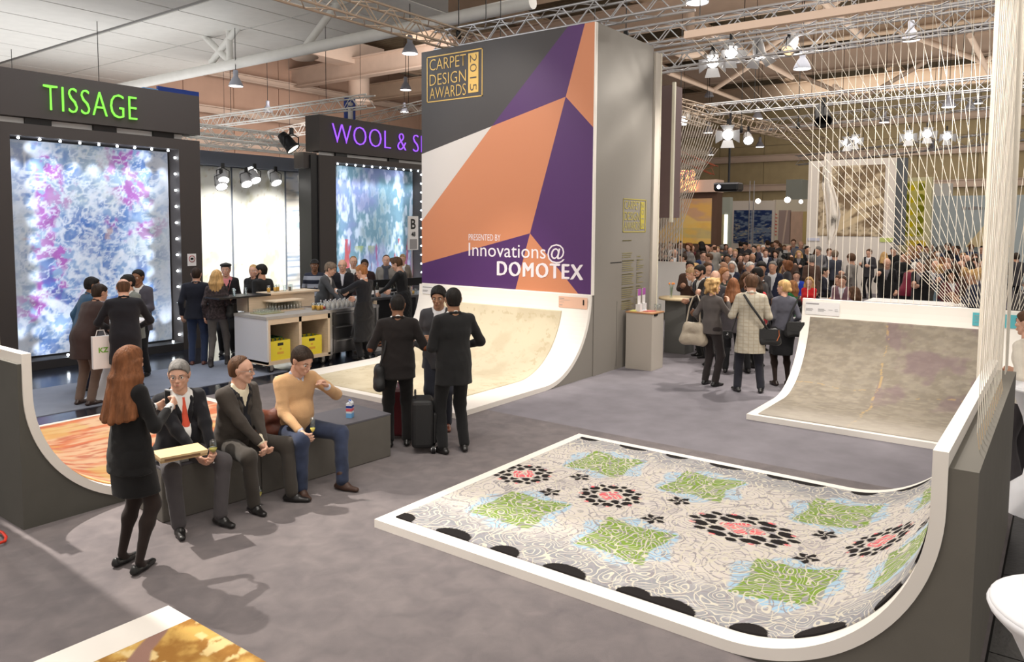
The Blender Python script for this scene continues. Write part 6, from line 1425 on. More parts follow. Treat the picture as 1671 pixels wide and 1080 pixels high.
w = wallpx('rose_carpet_stand', 1262, 326, 1320, 400, 38.2, .4, mat('stand_cream', lin((222, 214, 196)), .7), 'cream stand wall with rose and grey carpets')
onwall(w, 'rose_carpet', 1271, 343, 1289, 398, lambda U, V: mixc(np.array(lin((170, 150, 146))), np.array(lin((210, 190, 176))), smooth(.03, .0, np.abs(U-.4-.3*V)-.05))); onwall(w, 'rose_carpet', 1290, 345, 1309, 398, lambda U, V: mixc(np.array(lin((216, 184, 164))), np.array(lin((196, 168, 150))), fbm(U*5, V*5, 7))); onwall(w, 'ochre_carpet', 1311, 345, 1320, 398, m=mat('ochre_cloth', lin((200, 178, 120)), .7))
p_ = at(1263, 384, X=38.1); mb = MB()
for k in range(7): z_ = p_.z-w.location.z+.17*k; mb.box((-.03, p_.y-w.location.y-.10-.02*(k % 2), z_), (-.01, p_.y-w.location.y+.08, z_+.05)); mb.box((-.03, p_.y-w.location.y-.02, z_+.05), (-.01, p_.y-w.location.y+.03, z_+.10))
link('red_lettering', mb.mesh('red_lettering', mat('letter_red', lin((200, 90, 80)), .6)), w, kind='stuff')
w = wallpx('upper_box', 1283, 293, 1308, 330, 42, 1.2, mat('box_sage', lin((176, 184, 178)), .6), 'pale sage box standing out above the rose carpets', ground=False)
for i, (x, y, s_) in enumerate(((1171, 309, 1), (1237, 328, 1.2), (1285, 326, 1.4), (1307, 329, .9), (1280, 318, .0))):
    if s_: quick('sphere', at(x, y, X=36), .10*s_, 10).build('small_lamp', glow('lamp_ball', (1, .93, .8), 9), label=['small bright lamp left of the projector', 'small bright lamp above the dark blue carpet', 'small bright lamp right of the blue carpet', 'smallest lamp above the rose carpets'][i], cat='lamp', group='small lamps over the far stands')
for i, (x, y) in enumerate(((1224, 295), (1231, 295))):
    a = at(x, y, X=35.5); truss((a.x, a.y, 0), (a.x, a.y, a.z), .22, ALU, ['slim upright truss leg left of the blue carpet centre', 'slim upright truss leg right of the blue carpet centre'][i])
# --- white ramp with upright cords behind the plinth
wr = at(1119, 428, X=18.5)
R5 = empty('display_ramp', (18.5, wr.y, 0), label='back of a white ramp with cords behind the plinth', cat='display ramp'); bxp(R5, 'board', (0, 0, .2), (.08, 3.2, wr.z), CREAM); bxp(R5, 'support', (.08, .02, 0), (.4, 3.18, wr.z-.1), TAUPE)
ROPEG = mat('cord_grey', lin((206, 196, 184)), .8)
curtain('string_curtain', [(18.46, wr.y+.1+.075*i, 3.2) for i in range(22)], [(18.46, wr.y+.1+.075*i, wr.z) for i in range(22)], .012, 'upright pale cords of the ramp behind the plinth, before the golden picture', m=ROPEG)
a0 = at(1092, 170, X=18.5); a1 = at(1172, 205, X=18.5); bb0 = at(1090, 400, X=18.5)
curtain('string_curtain', [(18.5, a0.y+(a1.y-a0.y)*i/21, a0.z+(a1.z-a0.z)*i/21) for i in range(22)], [(18.5, bb0.y+.3-.035*i*0-(i*.0), 1.62) if False else (18.5, bb0.y+.9-.045*i, 1.62) for i in range(22)], .011, 'fan of pale cords before the red neon letters', m=ROPEG)
curtain('string_curtain', [(18.55, a0.y-(a0.y-a1.y)*i/21, 4.9-.02*i) for i in range(22)], [(18.55, a0.y+.6-.02*i, 2.4) for i in range(22)], .009, 'second layer of pale cords crossing the fan by the neon', m=ROPEG)
# --- high table with cameras and bags, stools, bar table
ht = empty('bar_table', (13.95, 6.15, 0), label='high table with a wooden top and grey base right of the plinth', cat='table'); link('tabletop', quick('lathe', [(0, 1.06), (.42, 1.06), (.42, 1.10), (0, 1.10)], n=32).mesh('tabletop', mat('table_wood', lin((206, 186, 150)), .5)), ht); bxp(ht, 'base', (-.22, -.22, 0), (.22, .22, 1.06), mat('base_grey', lin((96, 96, 94)), .7))
ct = empty('counter', (13.25, 6.9, 0), label='dark grey counter behind the plinth', cat='counter'); bxp(ct, 'body', (0, 0, 0), (.7, 1.1, 1.0), TAUPED); bxp(ct, 'top', (-.03, -.03, 1.0), (.73, 1.13, 1.03), BLKM)
lp = empty('laptop', (13.4, 7.25, 1.03), -.5, label='open laptop with a pale screen on the dark counter', cat='laptop'); bxp(lp, 'base', (0, 0, 0), (.26, .36, .02), BLKM); link('screen', quick('prism', [(.24, 0, .02), (.24, .36, .02), (.30, .36, .27), (.30, 0, .27)], (.012, 0, 0)).mesh('screen', mat('screen_pale', lin((226, 204, 176)), .4)), lp)
bgk = empty('camera_bag', (13.45, 6.95, 1.03), label='black camera bag with an open tan flap on the dark counter', cat='bag'); link('bag', quick('box', (0, 0, 0), (.30, .24, .15)).mesh('bag', cloth((.012, .012, .013), 'knit')), bgk); link('flap', quick('prism', [(0, 0, .15), (.0, -.14, .02), (.2, -.14, .02), (.2, 0, .15)], (0, .01, .01)).mesh('flap', mat('flap_tan', lin((190, 150, 116)), .7)), bgk)
vs_ = empty('vase', (13.75, 6.25, 1.10), label='slim glass vase with orange and green flowers on the wooden high table', cat='vase'); link('glass', quick('lathe', [(0, 0), (.03, 0), (.035, .2)], n=12).mesh('glass', GLASS), vs_)
for i in range(5): st_ = link('stem', quick('tube', [(0, 0, .02), (.02*math.cos(i*1.3), .02*math.sin(i*1.3), .2), (.05*math.cos(i*1.3), .05*math.sin(i*1.3), .27)], .004, 5).mesh('stem', mat('stem_green', lin((80, 120, 50)), .6)), vs_); link('bloom', quick('sphere', (.05*math.cos(i*1.3), .05*math.sin(i*1.3), .28), .02, 8).mesh('bloom', mat('bloom_orange', lin((230, 140, 60)), .6)), vs_)
for i, (x, y) in enumerate(((1296, 536), (1310, 533), (1318, 531), (1330, 528))):
    p_ = at(x, y, z=0); s_ = quick('box', (p_.x, p_.y-.22, 0), (p_.x+.42, p_.y+.2, .44)).build('cube_stool', PLW, label=['white cube stool nearest the woman with the blond bun', 'white cube stool second from the woman with the bun', 'white cube stool third from the woman with the bun', 'white cube stool half behind the ramp rim'][i], cat='stool', group='white cube stools'); 
p_ = at(1485, 494, z=1.05); bt = empty('bar_table', (p_.x, p_.y, 0), label='black bar table with a white top by the man in maroon', cat='table'); bxp(bt, 'tabletop', (-.4, -1.0, 1.02), (.45, .75, 1.07), PLW); bxp(bt, 'base', (-.25, .1, 0), (.3, .6, 1.02), mat('base_slate', lin((66, 72, 84)), .7)); bxp(bt, 'base', (-.25, -.8, 0), (.3, -.3, 1.02), mat('base_slate', (0, 0, 0)))
# red handle at the left edge
quick('tube', [at(-4, 866, z=.03), at(4, 869, z=.03), at(10, 876, z=.03), at(8, 883, z=.03), at(-4, 887, z=.03)], .012, 8).build('red_handle', mat('handle_red', lin((200, 50, 30)), .4), label='red tubular handle lying at the left edge of the carpet', cat='handle')
# ================================================================== people near the camera
TAKEN = []
def who(pos, heading, lod='hero', **sp):
    r, J, G, X = make_person(sp, lod); place(r, pos, heading); TAKEN.append((pos[0], pos[1])); X['J'] = J; X['G'] = G; X['h'] = heading; X['p'] = pos; return r, X
def wpt(X, v):
    "local figure point -> world"
    c, s = math.cos(X['h']), math.sin(X['h']); return Vector((X['p'][0]+c*v[0]-s*v[1], X['p'][1]+s*v[0]+c*v[1], (X['p'][2] if len(X['p']) > 2 else 0)+v[2]))
r_, XW = who((2.63, 5.36), 8*D2R, fem=True, h=1.66, hair='long', haircol='auburn', hairlen=.37, skin='fair', top='suit', topcol=(.006, .006, .007), botcol=(.006, .006, .007), skirt=.36, tights=(.022, .014, .012), flats=True, shoecol=(.008, .008, .008), handR=(.26, .0, -.16), elbR=(-.4, .5, -.9), handL=(.30, -.04, -.20), elbL=(-.3, .5, -.9), curlR=.9, curlL=.9, footL=(.0, .14, 0), footR=(-.02, .10, 0), toeR=-18, toeL=10, yaw=14, hem=.18, shirt=(.6, .6, .6), seed=11,
    label='woman with long auburn hair in a black suit and skirt standing before the seated men')
GSEAT = .472
r_, X1 = who((3.42, 6.10), -98*D2R, h=1.78, seat=GSEAT, hair='short', haircol='grey', skin='fair', glasses=1, tie=lin((206, 84, 62)), topcol=(.007, .007, .010), botcol=lin((74, 70, 72)), vdepth=.40, vwidth=.10, fat=1.16, lean=2, yaw=-30, nod=4, handL=(.40, -.06, -.36), handR=(.36, -.16, -.40), curlL=.6, curlR=.4, footL=(.50, .12, 0), footR=(.46, .20, 0), kneeL=(.7, .35, 1), kneeR=(.7, -.35, 1), toeL=12, toeR=14, seed=12, label='grey haired seated man with glasses and coral tie holding a wine glass')
r_, X2 = who((3.89, 6.02), -84*D2R, h=1.76, seat=GSEAT, hair='receding', haircol='brown', skin='fair', vest=(.010, .010, .014), shirt=lin((226, 216, 190)), topcol=lin((66, 60, 55)), botcol=lin((62, 57, 52)), vdepth=.40, vwidth=.10, fat=1.15, lean=9, yaw=34, nod=2, handL=(.38, -.15, -.36), handR=(.38, -.15, -.38), curlL=.7, curlR=.7, pnL=(-.2, -1, -.3), footL=(.50, .22, 0), footR=(.42, .14, 0), kneeL=(.7, .5, 1), kneeR=(.7, -.3, 1), toeL=22, toeR=8, glasses=1, seed=13, label='man with receding brown hair seated on the bench with hands clasped, looking right')
TANW = cloth(lin((206, 164, 116)), 'knit')
r_, X3 = who((4.51, 5.98), -98*D2R, h=1.83, seat=GSEAT, hair='short', haircol='dark', skin='fair', top='sweater', topcol=lin((198, 158, 116)), topkind='knit', shirt=lin((196, 204, 222)), botcol=lin((50, 58, 80)), botkind='denim', boots=True, shoecol=lin((66, 44, 34)), fat=1.22, lean=10, yaw=14, nod=22, handL=(.24, .02, -.02), elbL=(-.1, .9, -.7), handR=(.38, -.02, -.33), curlL=1.0, curlR=.5, hdL=(-.1, -.5, .6), footL=(.52, .20, 0), footR=(.42, .16, 0), kneeL=(.7, .6, 1), kneeR=(.7, -.1, 1), toeL=20, toeR=6, seed=14, label='man in a tan sweater and jeans seated on the bench with a champagne glass')
BLK = (.007, .007, .008)
r_, XB1 = who((5.98, 6.02), 48*D2R, h=1.76, hair='crop', haircol='black', skin='brown', topcol=(.014, .011, .011), botcol=(.012, .011, .011), handL=(.24, .06, -.24), handR=(.22, .04, -.26), elbL=(-.4, .45, -.9), elbR=(-.4, .5, -.9), yaw=-4, nod=12, hem=.17, broad=1.08, fat=1.08, seed=15, label='dark haired man in a black blazer with brown elbow patches, seen from behind')
mp = mat('suede_patch', lin((120, 64, 36)), .9)
for nme, s in (('L', 1), ('R', -1)):
    e = XB1['J']['el'+nme]; a_ = XB1['J']['sh'+nme]; b_ = XB1['J']['wr'+nme]; out = unit(e-(a_+b_)/2); S = Solid(120); S.ball(e+out*.028+unit(a_-e)*.01, .040, np.diag([1, 1, 1])); V, Q = S.mesh(.006); link('elbow_patch', to_mesh('elbow_patch', [(V, Q, 0)], [mp]), r_)
r_, XB2 = who((6.18, 5.36), 62*D2R, h=1.86, hair='crop', haircol='black', skin='olive', topcol=(.010, .010, .011), botcol=(.011, .011, .012), handL=(.26, -.02, -.24), handR=(.26, .04, -.32), elbL=(-.6, .4, -.9), elbR=(-.5, .8, -.7), yaw=-10, hem=.22, broad=1.06, fat=1.05, toeL=20, toeR=14, footL=(0, .12, 0), footR=(0, .12, 0), seed=16, label='tall man in a black suit seen from behind, right of the trolley bag')
r_, XB3 = who((6.78, 6.12), -140*D2R, h=1.80, hair='full', haircol='black', skin='olive', shirt=(.7, .7, .72), topcol=lin((62, 62, 66)), botcol=lin((44, 46, 56)), shoecol=lin((110, 60, 44)), handL=(.22, -.04, -.22), handR=(.2, 0, -.26), yaw=-8, nod=10, seed=17, label='man in a grey suit facing the camera, hidden behind the tall man in black')
# group at the right
r_, XR1 = who((11.32, 4.45), facing((11.32, 4.45), -38), 'hero', fem=True, h=1.72, hair='curly', haircol='blond', topcol=lin((84, 78, 76)), botcol=lin((46, 40, 40)), shoecol=(.012, .012, .012), handR=(.22, .0, -.04), elbR=(0, .5, -1), handL=(.06, .10, -.42), broad=1.05, yaw=-20, hem=.10, top='sweater', seed=18, label='woman with curly blond hair and grey jacket carrying a pale leather shoulder bag')
COATM = mat('checked_coat', lin((186, 172, 146)), .9, bump=.3, bscale=200)
_nt = COATM.node_tree; _tc = _nt.nodes.new('ShaderNodeTexCoord'); _w1 = _nt.nodes.new('ShaderNodeTexWave'); _w1.bands_direction = 'Z'; _w1.inputs['Scale'].default_value = 6; _w2 = _nt.nodes.new('ShaderNodeTexWave'); _w2.bands_direction = 'Y'; _w2.inputs['Scale'].default_value = 4.2
_mx = _nt.nodes.new('ShaderNodeMath'); _mx.operation = 'MAXIMUM'; _pw = _nt.nodes.new('ShaderNodeMath'); _pw.operation = 'POWER'; _pw.inputs[1].default_value = 14; _cm = _nt.nodes.new('ShaderNodeMix'); _cm.data_type = 'RGBA'; _cm.inputs[6].default_value = (*lin((174, 166, 150)), 1); _cm.inputs[7].default_value = (*lin((158, 147, 128)), 1)
for w_ in (_w1, _w2): _nt.links.new(_tc.outputs['Object'], w_.inputs[0])
_nt.links.new(_w1.outputs['Fac'], _mx.inputs[0]); _nt.links.new(_w2.outputs['Fac'], _mx.inputs[1]); _nt.links.new(_mx.outputs[0], _pw.inputs[0]); _nt.links.new(_pw.outputs[0], _cm.inputs[0]); _nt.links.new(_cm.outputs[2], _nt.nodes['Principled BSDF'].inputs['Base Color'])
r_, XR2 = who((11.22, 3.80), facing((11.22, 3.8), 6), 'hero', h=1.82, hair='full', haircol='brown', top='coat', coatmat=COATM, topcol=(.4, .4, .3), botcol=lin((38, 38, 46)), hem=.36, handL=(.22, .02, -.28), handR=(.24, .0, -.28), elbL=(-.4, .45, -.9), elbR=(-.4, .45, -.9), footL=(0, .16, 0), footR=(0, .17, 0), toeL=20, toeR=12, nod=8, seed=19, label='man in a beige checked coat with a messenger bag and camera, seen from behind')
r_, XR3 = who((12.02, 3.55), facing((12.02, 3.55), 18), 'hero', fem=True, h=1.71, hair='bun', haircol='blond', top='sweater', topcol=lin((78, 78, 88)), topkind='knit', botcol=(.012, .012, .014), skirt=.44, tights=(.03, .018, .014), shoecol=lin((40, 26, 22)), boots=False, handL=(.2, .0, -.26), handR=(.1, .06, -.4), yaw=38, seed=20, label='woman with blond hair in a low bun, grey sweater and black skirt')
r_, XR4 = who((13.3, 4.35), facing((13.3, 4.35), 70), 'hero', h=1.84, hair='crop', haircol='black', skin='dark', topcol=(.03, .026, .026), shirt=(.75, .75, .75), handR=(.2, 0, -.1), handL=(.1, .05, -.4), nod=22, seed=21, label='dark skinned man with white collar looking down behind the woman with the bun')
r_, XR5 = who((12.5, 4.55), facing((12.5, 4.55), -10), 'mid', fem=True, h=1.66, hair='long', haircol='auburn', hairlen=.22, topcol=lin((70, 66, 70)), seed=22, label='woman with wavy auburn hair left of the man in the checked coat')
r_, XR6 = who((12.75, 4.25), facing((12.75, 4.25), 20), 'mid', fem=True, h=1.70, hair='bob', haircol='dark', top='sweater', topcol=lin((170, 36, 44)), seed=23, label='dark haired woman in a red sweater mostly hidden by the man in the coat')
r_, XR7 = who((13.7, 5.55), facing((13.7, 5.55), 118), 'hero', h=1.82, hair='short', haircol='black', beard=True, skin='tan', topcol=(.022, .02, .02), botcol=(.016, .016, .016), handL=(.34, -.05, -.28), handR=(.1, .05, -.5), lean=6, nod=10, seed=24, label='bearded man in a dark suit leaning on the wooden high table')
r_, XR8 = who((14.3, 5.75), facing((14.3, 5.75), 100), 'mid', h=1.80, hair='short', haircol='sand', topcol=(.02, .024, .05), lean=26, nod=14, seed=25, label='fair haired man bending forward behind the bearded man')
g_ = at(1662, 800, z=0)
r_, XS = who((g_.x-.02, g_.y-.04), facing((g_.x, g_.y), 60), 'hero', h=1.78, hair='short', haircol='brown', top='sweater', topcol=lin((226, 218, 204)), topkind='knit', botcol=lin((62, 58, 60)), boots=True, shoecol=lin((110, 60, 36)), handL=(.18, .0, -.30), handR=(.20, 0, -.28), lean=2, seed=26, label='man in a white knitted sweater and brown boots cut by the right edge')
g_ = at(1660, 620, z=0)
r_, _ = who((g_.x-.3, g_.y-.1), facing((g_.x, g_.y), 10), 'mid', h=1.76, hair='bald_ring', haircol='grey', top='coat', topcol=lin((66, 62, 62)), botcol=(.016, .016, .016), hem=.3, seed=27, label='grey haired man in a dark grey coat seen from behind at the right edge')
# five men at the white table
r_, _ = who((4.99, 10.20), facing((4.99, 10.20), 2), 'mid', h=1.80, hair='bald_ring', haircol='brown', topcol=(.008, .008, .012), botcol=(.012, .012, .016), lean=14, nod=8, handL=(.32, .02, -.28), handR=(.32, .02, -.28), elbL=(-.3, .7, -.6), elbR=(-.3, .7, -.6), hem=.36, broad=1.08, seed=31, label='balding man in a dark navy coat leaning on the white table, seen from behind')
r_, _ = who((4.70, 10.78), facing((4.70, 10.78), -46), 'mid', h=1.76, hair='short', haircol='dark', skin='tan', topcol=lin((58, 44, 42)), botcol=lin((110, 92, 82)), shoecol=lin((50, 34, 30)), lean=30, handL=(.36, .02, -.26), handR=(.36, .02, -.30), yaw=-10, hem=.3, seed=32, label='man in a brown jacket and beige trousers leaning over the white table')
r_, _ = who((5.12, 11.75), facing((5.12, 11.75), -70), 'mid', h=1.74, hair='short', haircol='black', skin='brown', topcol=lin((52, 84, 112)), botcol=(.012, .014, .03), lean=14, handR=(.34, .02, -.26), yaw=-10, seed=33, label='black haired man in a teal blue jacket at the far left of the white table')
r_, _ = who((5.72, 11.42), facing((5.72, 11.42), 120), 'mid', h=1.76, hair='short', haircol='black', skin='tan', topcol=lin((120, 124, 118)), botcol=(.012, .012, .016), lean=6, handL=(.3, .0, -.25), seed=34, label='dark haired man in a light grey jacket at the white table, in profile')
r_, _ = who((6.17, 12.12), facing((6.17, 12.12), 150), 'mid', h=1.78, hair='short', haircol='black', skin='brown', topcol=lin((78, 76, 86)), botcol=(.010, .010, .012), handL=(.26, -.04, -.25), handR=(.26, -.02, -.25), seed=35, label='dark haired man in a charcoal jacket, rightmost at the white table')
# people round the bar
r_, _ = who((7.28, 12.3), facing((7.28, 12.3), -8), 'mid', h=1.76, hair='crop', haircol='dark', top='coat', topcol=(.010, .012, .022), botcol=lin((44, 56, 84)), shoecol=lin((90, 50, 40)), hem=.12, broad=1.12, seed=41, label='man in a black puffer jacket and jeans seen from behind, left of the leopard blouse')
FLOR = mat('floral_blouse', lin((52, 42, 44)), .8, var=.9, vscale=26)
r_, XL = who((7.42, 11.9), facing((7.42, 11.9), -14), 'hero', fem=True, h=1.72, hair='bob', haircol='blond', top='sweater', coatmat=FLOR, topcol=(.05, .03, .03), botcol=lin((92, 88, 86)), slim=.92, boots=True, shoecol=(.03, .025, .025), handL=(.03, .08, -.50), handR=(.2, .04, -.3), footL=(-.10, .10, 0), footR=(.18, .12, 0), seed=42, label='blond woman in a dark floral blouse and grey trousers, seen from behind')
r_, _ = who((8.25, 12.9), facing((8.25, 12.9), 172), 'mid', h=1.78, hair='beret', haircol='grey', skin='fair', topcol=(.014, .012, .014), shirt=lin((206, 130, 134)), vwidth=.11, vdepth=.42, handR=(.26, .0, -.12), handL=(.2, -.04, -.3), seed=43, label='man in a black beret and pink checked shirt holding a cup')
r_, _ = who((8.75, 12.75), facing((8.75, 12.75), 160), 'mid', fem=True, h=1.74, hair='crop', haircol='blond', topcol=(.012, .012, .013), shirt=(.02, .02, .02), handR=(.2, -.06, -.26), handL=(.2, -.02, -.26), seed=44, label='blond woman with tied back hair in black behind the bar cart')
r_, _ = who((8.45, 12.05), facing((8.45, 12.05), 40), 'mid', h=1.78, hair='short', haircol='black', skin='tan', beard=True, top='sweater', topcol=(.010, .010, .011), botcol=(.012, .012, .014), yaw=30, handR=(.2, .05, -.3), seed=45, label='bearded man in a black sweater seen from behind at the black counter')
STRP = mat('striped_polo', (.3, .3, .35), .8); _nt = STRP.node_tree; _tc = _nt.nodes.new('ShaderNodeTexCoord'); _sx = _nt.nodes.new('ShaderNodeSeparateXYZ'); _nt.links.new(_tc.outputs['Object'], _sx.inputs[0])
_pp = _nt.nodes.new('ShaderNodeMath'); _pp.operation = 'PINGPONG'; _pp.inputs[1].default_value = .085; _nt.links.new(_sx.outputs[2], _pp.inputs[0]); _gt = _nt.nodes.new('ShaderNodeMath'); _gt.operation = 'GREATER_THAN'; _gt.inputs[1].default_value = .042; _nt.links.new(_pp.outputs[0], _gt.inputs[0])
_cm = _nt.nodes.new('ShaderNodeMix'); _cm.data_type = 'RGBA'; _cm.inputs[6].default_value = (*lin((160, 164, 176)), 1); _cm.inputs[7].default_value = (*lin((34, 38, 56)), 1); _nt.links.new(_gt.outputs[0], _cm.inputs[0]); _nt.links.new(_cm.outputs[2], _nt.nodes['Principled BSDF'].inputs['Base Color'])
r_, _ = who((10.35, 12.9), facing((10.35, 12.9), 178), 'mid', h=1.78, hair='cap', haircol='black', skin='brown', top='tee', coatmat=STRP, topcol=lin((150, 154, 166)), botcol=lin((50, 70, 110)), seed=46, label='man in a striped polo shirt and dark cap behind the bar')
r_, _ = who((9.75, 11.95), facing((9.75, 11.95), -110), 'mid', h=1.80, hair='full', haircol='greybrown', skin='fair', topcol=lin((72, 74, 78)), botcol=(.014, .014, .018), handR=(.44, .0, -.32), handL=(.40, -.06, -.34), lean=14, nod=16, seed=47, label='grey haired man in a grey blazer reaching over the small bottles')
r_, _ = who((10.3, 11.95), facing((10.3, 11.95), 176), 'mid', h=1.82, hair='bald_ring', haircol='sand', skin='fair', topcol=(.013, .013, .018), shirt=lin((206, 206, 216)), vwidth=.04, handL=(.3, -.05, -.3), handR=(.28, 0, -.3), seed=48, label='bald man in a dark cardigan and pale shirt facing the camera at the bar')
r_, _ = who((9.45, 10.38), facing((9.45, 10.38), 48), 'hero', h=1.80, hair='short', haircol='ginger', skin='fair', top='shirt', topkind='cotton', topcol=(.010, .011, .016), shirt=(.7, .7, .72), botcol=(.012, .012, .014), apron=True, handL=(.40, .10, -.14), handR=(.34, .0, -.3), elbL=(-.1, .9, -.4), yaw=18, nod=14, seed=49, label='ginger haired barman in a dark shirt and long black apron')
r_, _ = who((11.05, 10.95), facing((11.05, 10.95), 70), 'hero', h=1.88, hair='tall', haircol='brown', skin='fair', top='shirt', topkind='cotton', topcol=(.010, .010, .012), botcol=(.010, .010, .012), apron=True, handL=(.40, .02, -.30), handR=(.3, .0, -.3), elbL=(-.2, .8, -.4), lean=8, nod=20, seed=50, label='tall brown haired barman in black bending over the counter')
r_, _ = who((11.45, 12.55), facing((11.45, 12.55), 180), 'mid', h=1.76, hair='short', haircol='black', skin='brown', top='sweater', topcol=lin((50, 32, 32)), seed=51, label='dark haired man in a maroon shirt facing the bar')
r_, _ = who((12.4, 12.85), facing((12.4, 12.85), 178), 'mid', h=1.82, hair='receding', haircol='brown', skin='fair', top='coat', topcol=lin((140, 134, 128)), shirt=lin((150, 150, 150)), scarf=lin((70, 72, 80)), seed=52, label='man in a light grey coat and dark scarf facing the bar')
r_, _ = who((13.1, 13.2), facing((13.1, 13.2), 186), 'mid', fem=True, h=1.74, hair='bob', haircol='blond', topcol=lin((190, 190, 196)), seed=53, label='blond woman in pale clothes behind the tall barman')
r_, _ = who((13.7, 13.6), facing((13.7, 13.6), 176), 'mid', fem=True, h=1.78, hair='short', haircol='sand', topcol=lin((120, 110, 100)), seed=54, label='sandy haired woman partly hidden behind the tall barman')
r_, _ = who((13.5, 12.2), facing((13.5, 12.2), 165), 'mid', h=1.78, hair='full', haircol='black', skin='brown', beard=True, topcol=(.010, .010, .011), handR=(.2, -.06, .02), nod=16, seed=55, label='bearded dark haired man, hand raised to his mouth by the tower')
r_, _ = who((14.2, 12.4), facing((14.2, 12.4), 178), 'mid', h=1.80, hair='short', haircol='black', skin='tan', topcol=(.010, .010, .014), shirt=(.7, .7, .7), seed=56, label='dark suited man half hidden by the tower edge')
r_, _ = who((11.7, 13.2), facing((11.7, 13.2), 182), 'mid', h=1.80, hair='receding', haircol='sand', skin='fair', topcol=lin((90, 86, 84)), seed=57, label='sandy haired man behind the one in the maroon shirt')

# ================================================================== things they hold, wear or set down
def wine_glass(p, label, hh=.19, flute=False, fill=.5, tilt=None):
    g = empty('wine_glass', p, label=label, cat='glass'); r = .034 if not flute else .024; b0 = .08 if not flute else .07
    link('foot', quick('lathe', [(0, .0), (.032, 0), (.030, .003), (.004, .008), (.0035, b0)], n=18).mesh('foot', GLASS), g)
    prof = [(.004, b0), (r*.7, b0+.018), (r*1.02, b0+.05), (r*.95, hh-.02), (r*.82, hh)] if not flute else [(.004, b0), (r*.7, b0+.03), (r, hh*.7), (r*.95, hh)]
    link('bowl', quick('lathe', prof+[(q*.94, z) for q, z in prof[::-1]], n=18).mesh('bowl', GLASS), g)
    link('wine', quick('lathe', [(.002, b0+.004), (r*.64, b0+.020), (r*.94, b0+.045), (0, b0+.046)], n=18).mesh('wine', mat('white_wine', lin((214, 196, 96)), .1)), g)
    return g
q = wpt(X1, X1['G']['L']); wine_glass((q.x+.01, q.y-.03, q.z-.055), 'wine glass held by the man with the coral tie')
q = wpt(X3, X3['G']['R']); wine_glass((q.x+.03, q.y-.03, q.z-.05), 'champagne flute held on the knee by the man in the tan sweater', .21, True)
wine_glass((3.93, 5.70, 0), 'half full glass standing on the carpet between the seated men', .16, True)
pq = at(262, 757, z=.655); bk = empty('wooden_box', (pq.x, pq.y, .655), -.22, label='flat pale wooden box lying on the lap of the man with the coral tie', cat='box'); WBX = mat('box_wood', lin((214, 186, 140)), .55, var=.06, vscale=8, stretch=(1, 8, 1))
link('lid', quick('box', (0, 0, .02), (.36, .24, .045)).mesh('lid', WBX), bk); link('tray', quick('box', (.004, .004, 0), (.356, .236, .0195)).mesh('tray', mat('box_wood_dark', lin((190, 158, 112)), .55)), bk); link('print', quick('box', (.03, -.002, .012), (.30, .0, .03)).mesh('print', mat('print_brown', lin((120, 88, 60)), .6)), bk)
# phone in the woman's hands
q = wpt(XW, (XW['G']['R']+XW['G']['L'])/2); 
ph = empty('phone', (q.x, q.y, q.z-.02), XW['h'], label='small phone held in both hands by the woman in black', cat='phone'); link('case', quick('box', (0, -.035, 0), (.012, .035, .12)).mesh('case', mat('phone_white', (.6, .6, .6), .3)), ph); link('screen', quick('box', (-.002, -.03, .01), (0, .03, .11)).mesh('screen', BLKM), ph)
# drinks carton
dc = empty('drinks_carton', (5.27, 6.02, .473), .5, label='small white, blue and red drinks carton standing on the bench', cat='carton')
link('box', quick('box', (-.035, -.03, 0), (.035, .03, .155)).mesh('box', mat('carton_white', lin((222, 226, 232)), .4)), dc); link('top', quick('prism', [(-.035, -.03, .155), (.035, -.03, .155), (.035, 0, .185), (-.035, 0, .185)], (0, .004, 0)).mesh('top', mat('carton_white', (0, 0, 0))), dc); link('cap', quick('lathe', [(.014, .165), (.014, .19), (0, .19)], n=14).mesh('cap', mat('carton_blue', lin((40, 90, 190)), .4)), dc)
for z0, z1, c in ((.105, .13, (30, 60, 140)), (.07, .10, (214, 90, 100)), (.0, .05, (110, 170, 220))): link('band', quick('box', (-.0358, -.0308, z0), (.0358, .0308, z1)).mesh('band', mat('carton_%d' % c[0], lin(c), .4)), dc)
# brown leather bag between the seated men
LEA = mat('brown_leather', lin((104, 56, 40)), .4, bump=.4, bscale=30, var=.2, vscale=8)
def soft_bag(name, c, rz, size, m, label, strap=None, flap=True):
    r = empty(name, c, rz, label=label, cat='bag'); w, d, h = size; S = Solid(60)
    for sx in (-1, 1):
        S.cone((sx*w*.32, 0, h*.2), (sx*w*.22, 0, h*.8), h*.20, h*.13, np.diag([1, .20*h/(d*.5), 1]))
    S.cone((-w*.3, 0, h*.25), (w*.3, 0, h*.25), h*.24, h*.24, np.diag([1, .24*h/(d*.5), 1])); S.cone((-w*.2, 0, h*.7), (w*.2, 0, h*.7), h*.22, h*.22, np.diag([1, .24*h/(d*.5), 1]))
    V, Q = S.mesh(.010); V = folds(V, Q, .006, 5); link('body', to_mesh('bag', [(V, Q, 0)], [m]), r)
    if flap: link('flap', quick('box', (-w*.42, -d*.52, h*.35), (w*.42, -d*.42, h*.92)).mesh('flap', m), r)
    if strap: link('strap', quick('tube', [Vector(p) for p in strap], .013, 6).mesh('strap', m), r)
    return r
soft_bag('leather_bag', (4.27, 6.02, .475), -.3, (.34, .16, .30), LEA, 'brown leather bag on the bench beside the man in the tan sweater', [(.10, -.06, .2), (.16, -.20, .1), (.17, -.29, -.1), (.16, -.31, -.3), (.12, -.31, -.30), (.10, -.30, -.1)], flap=False)
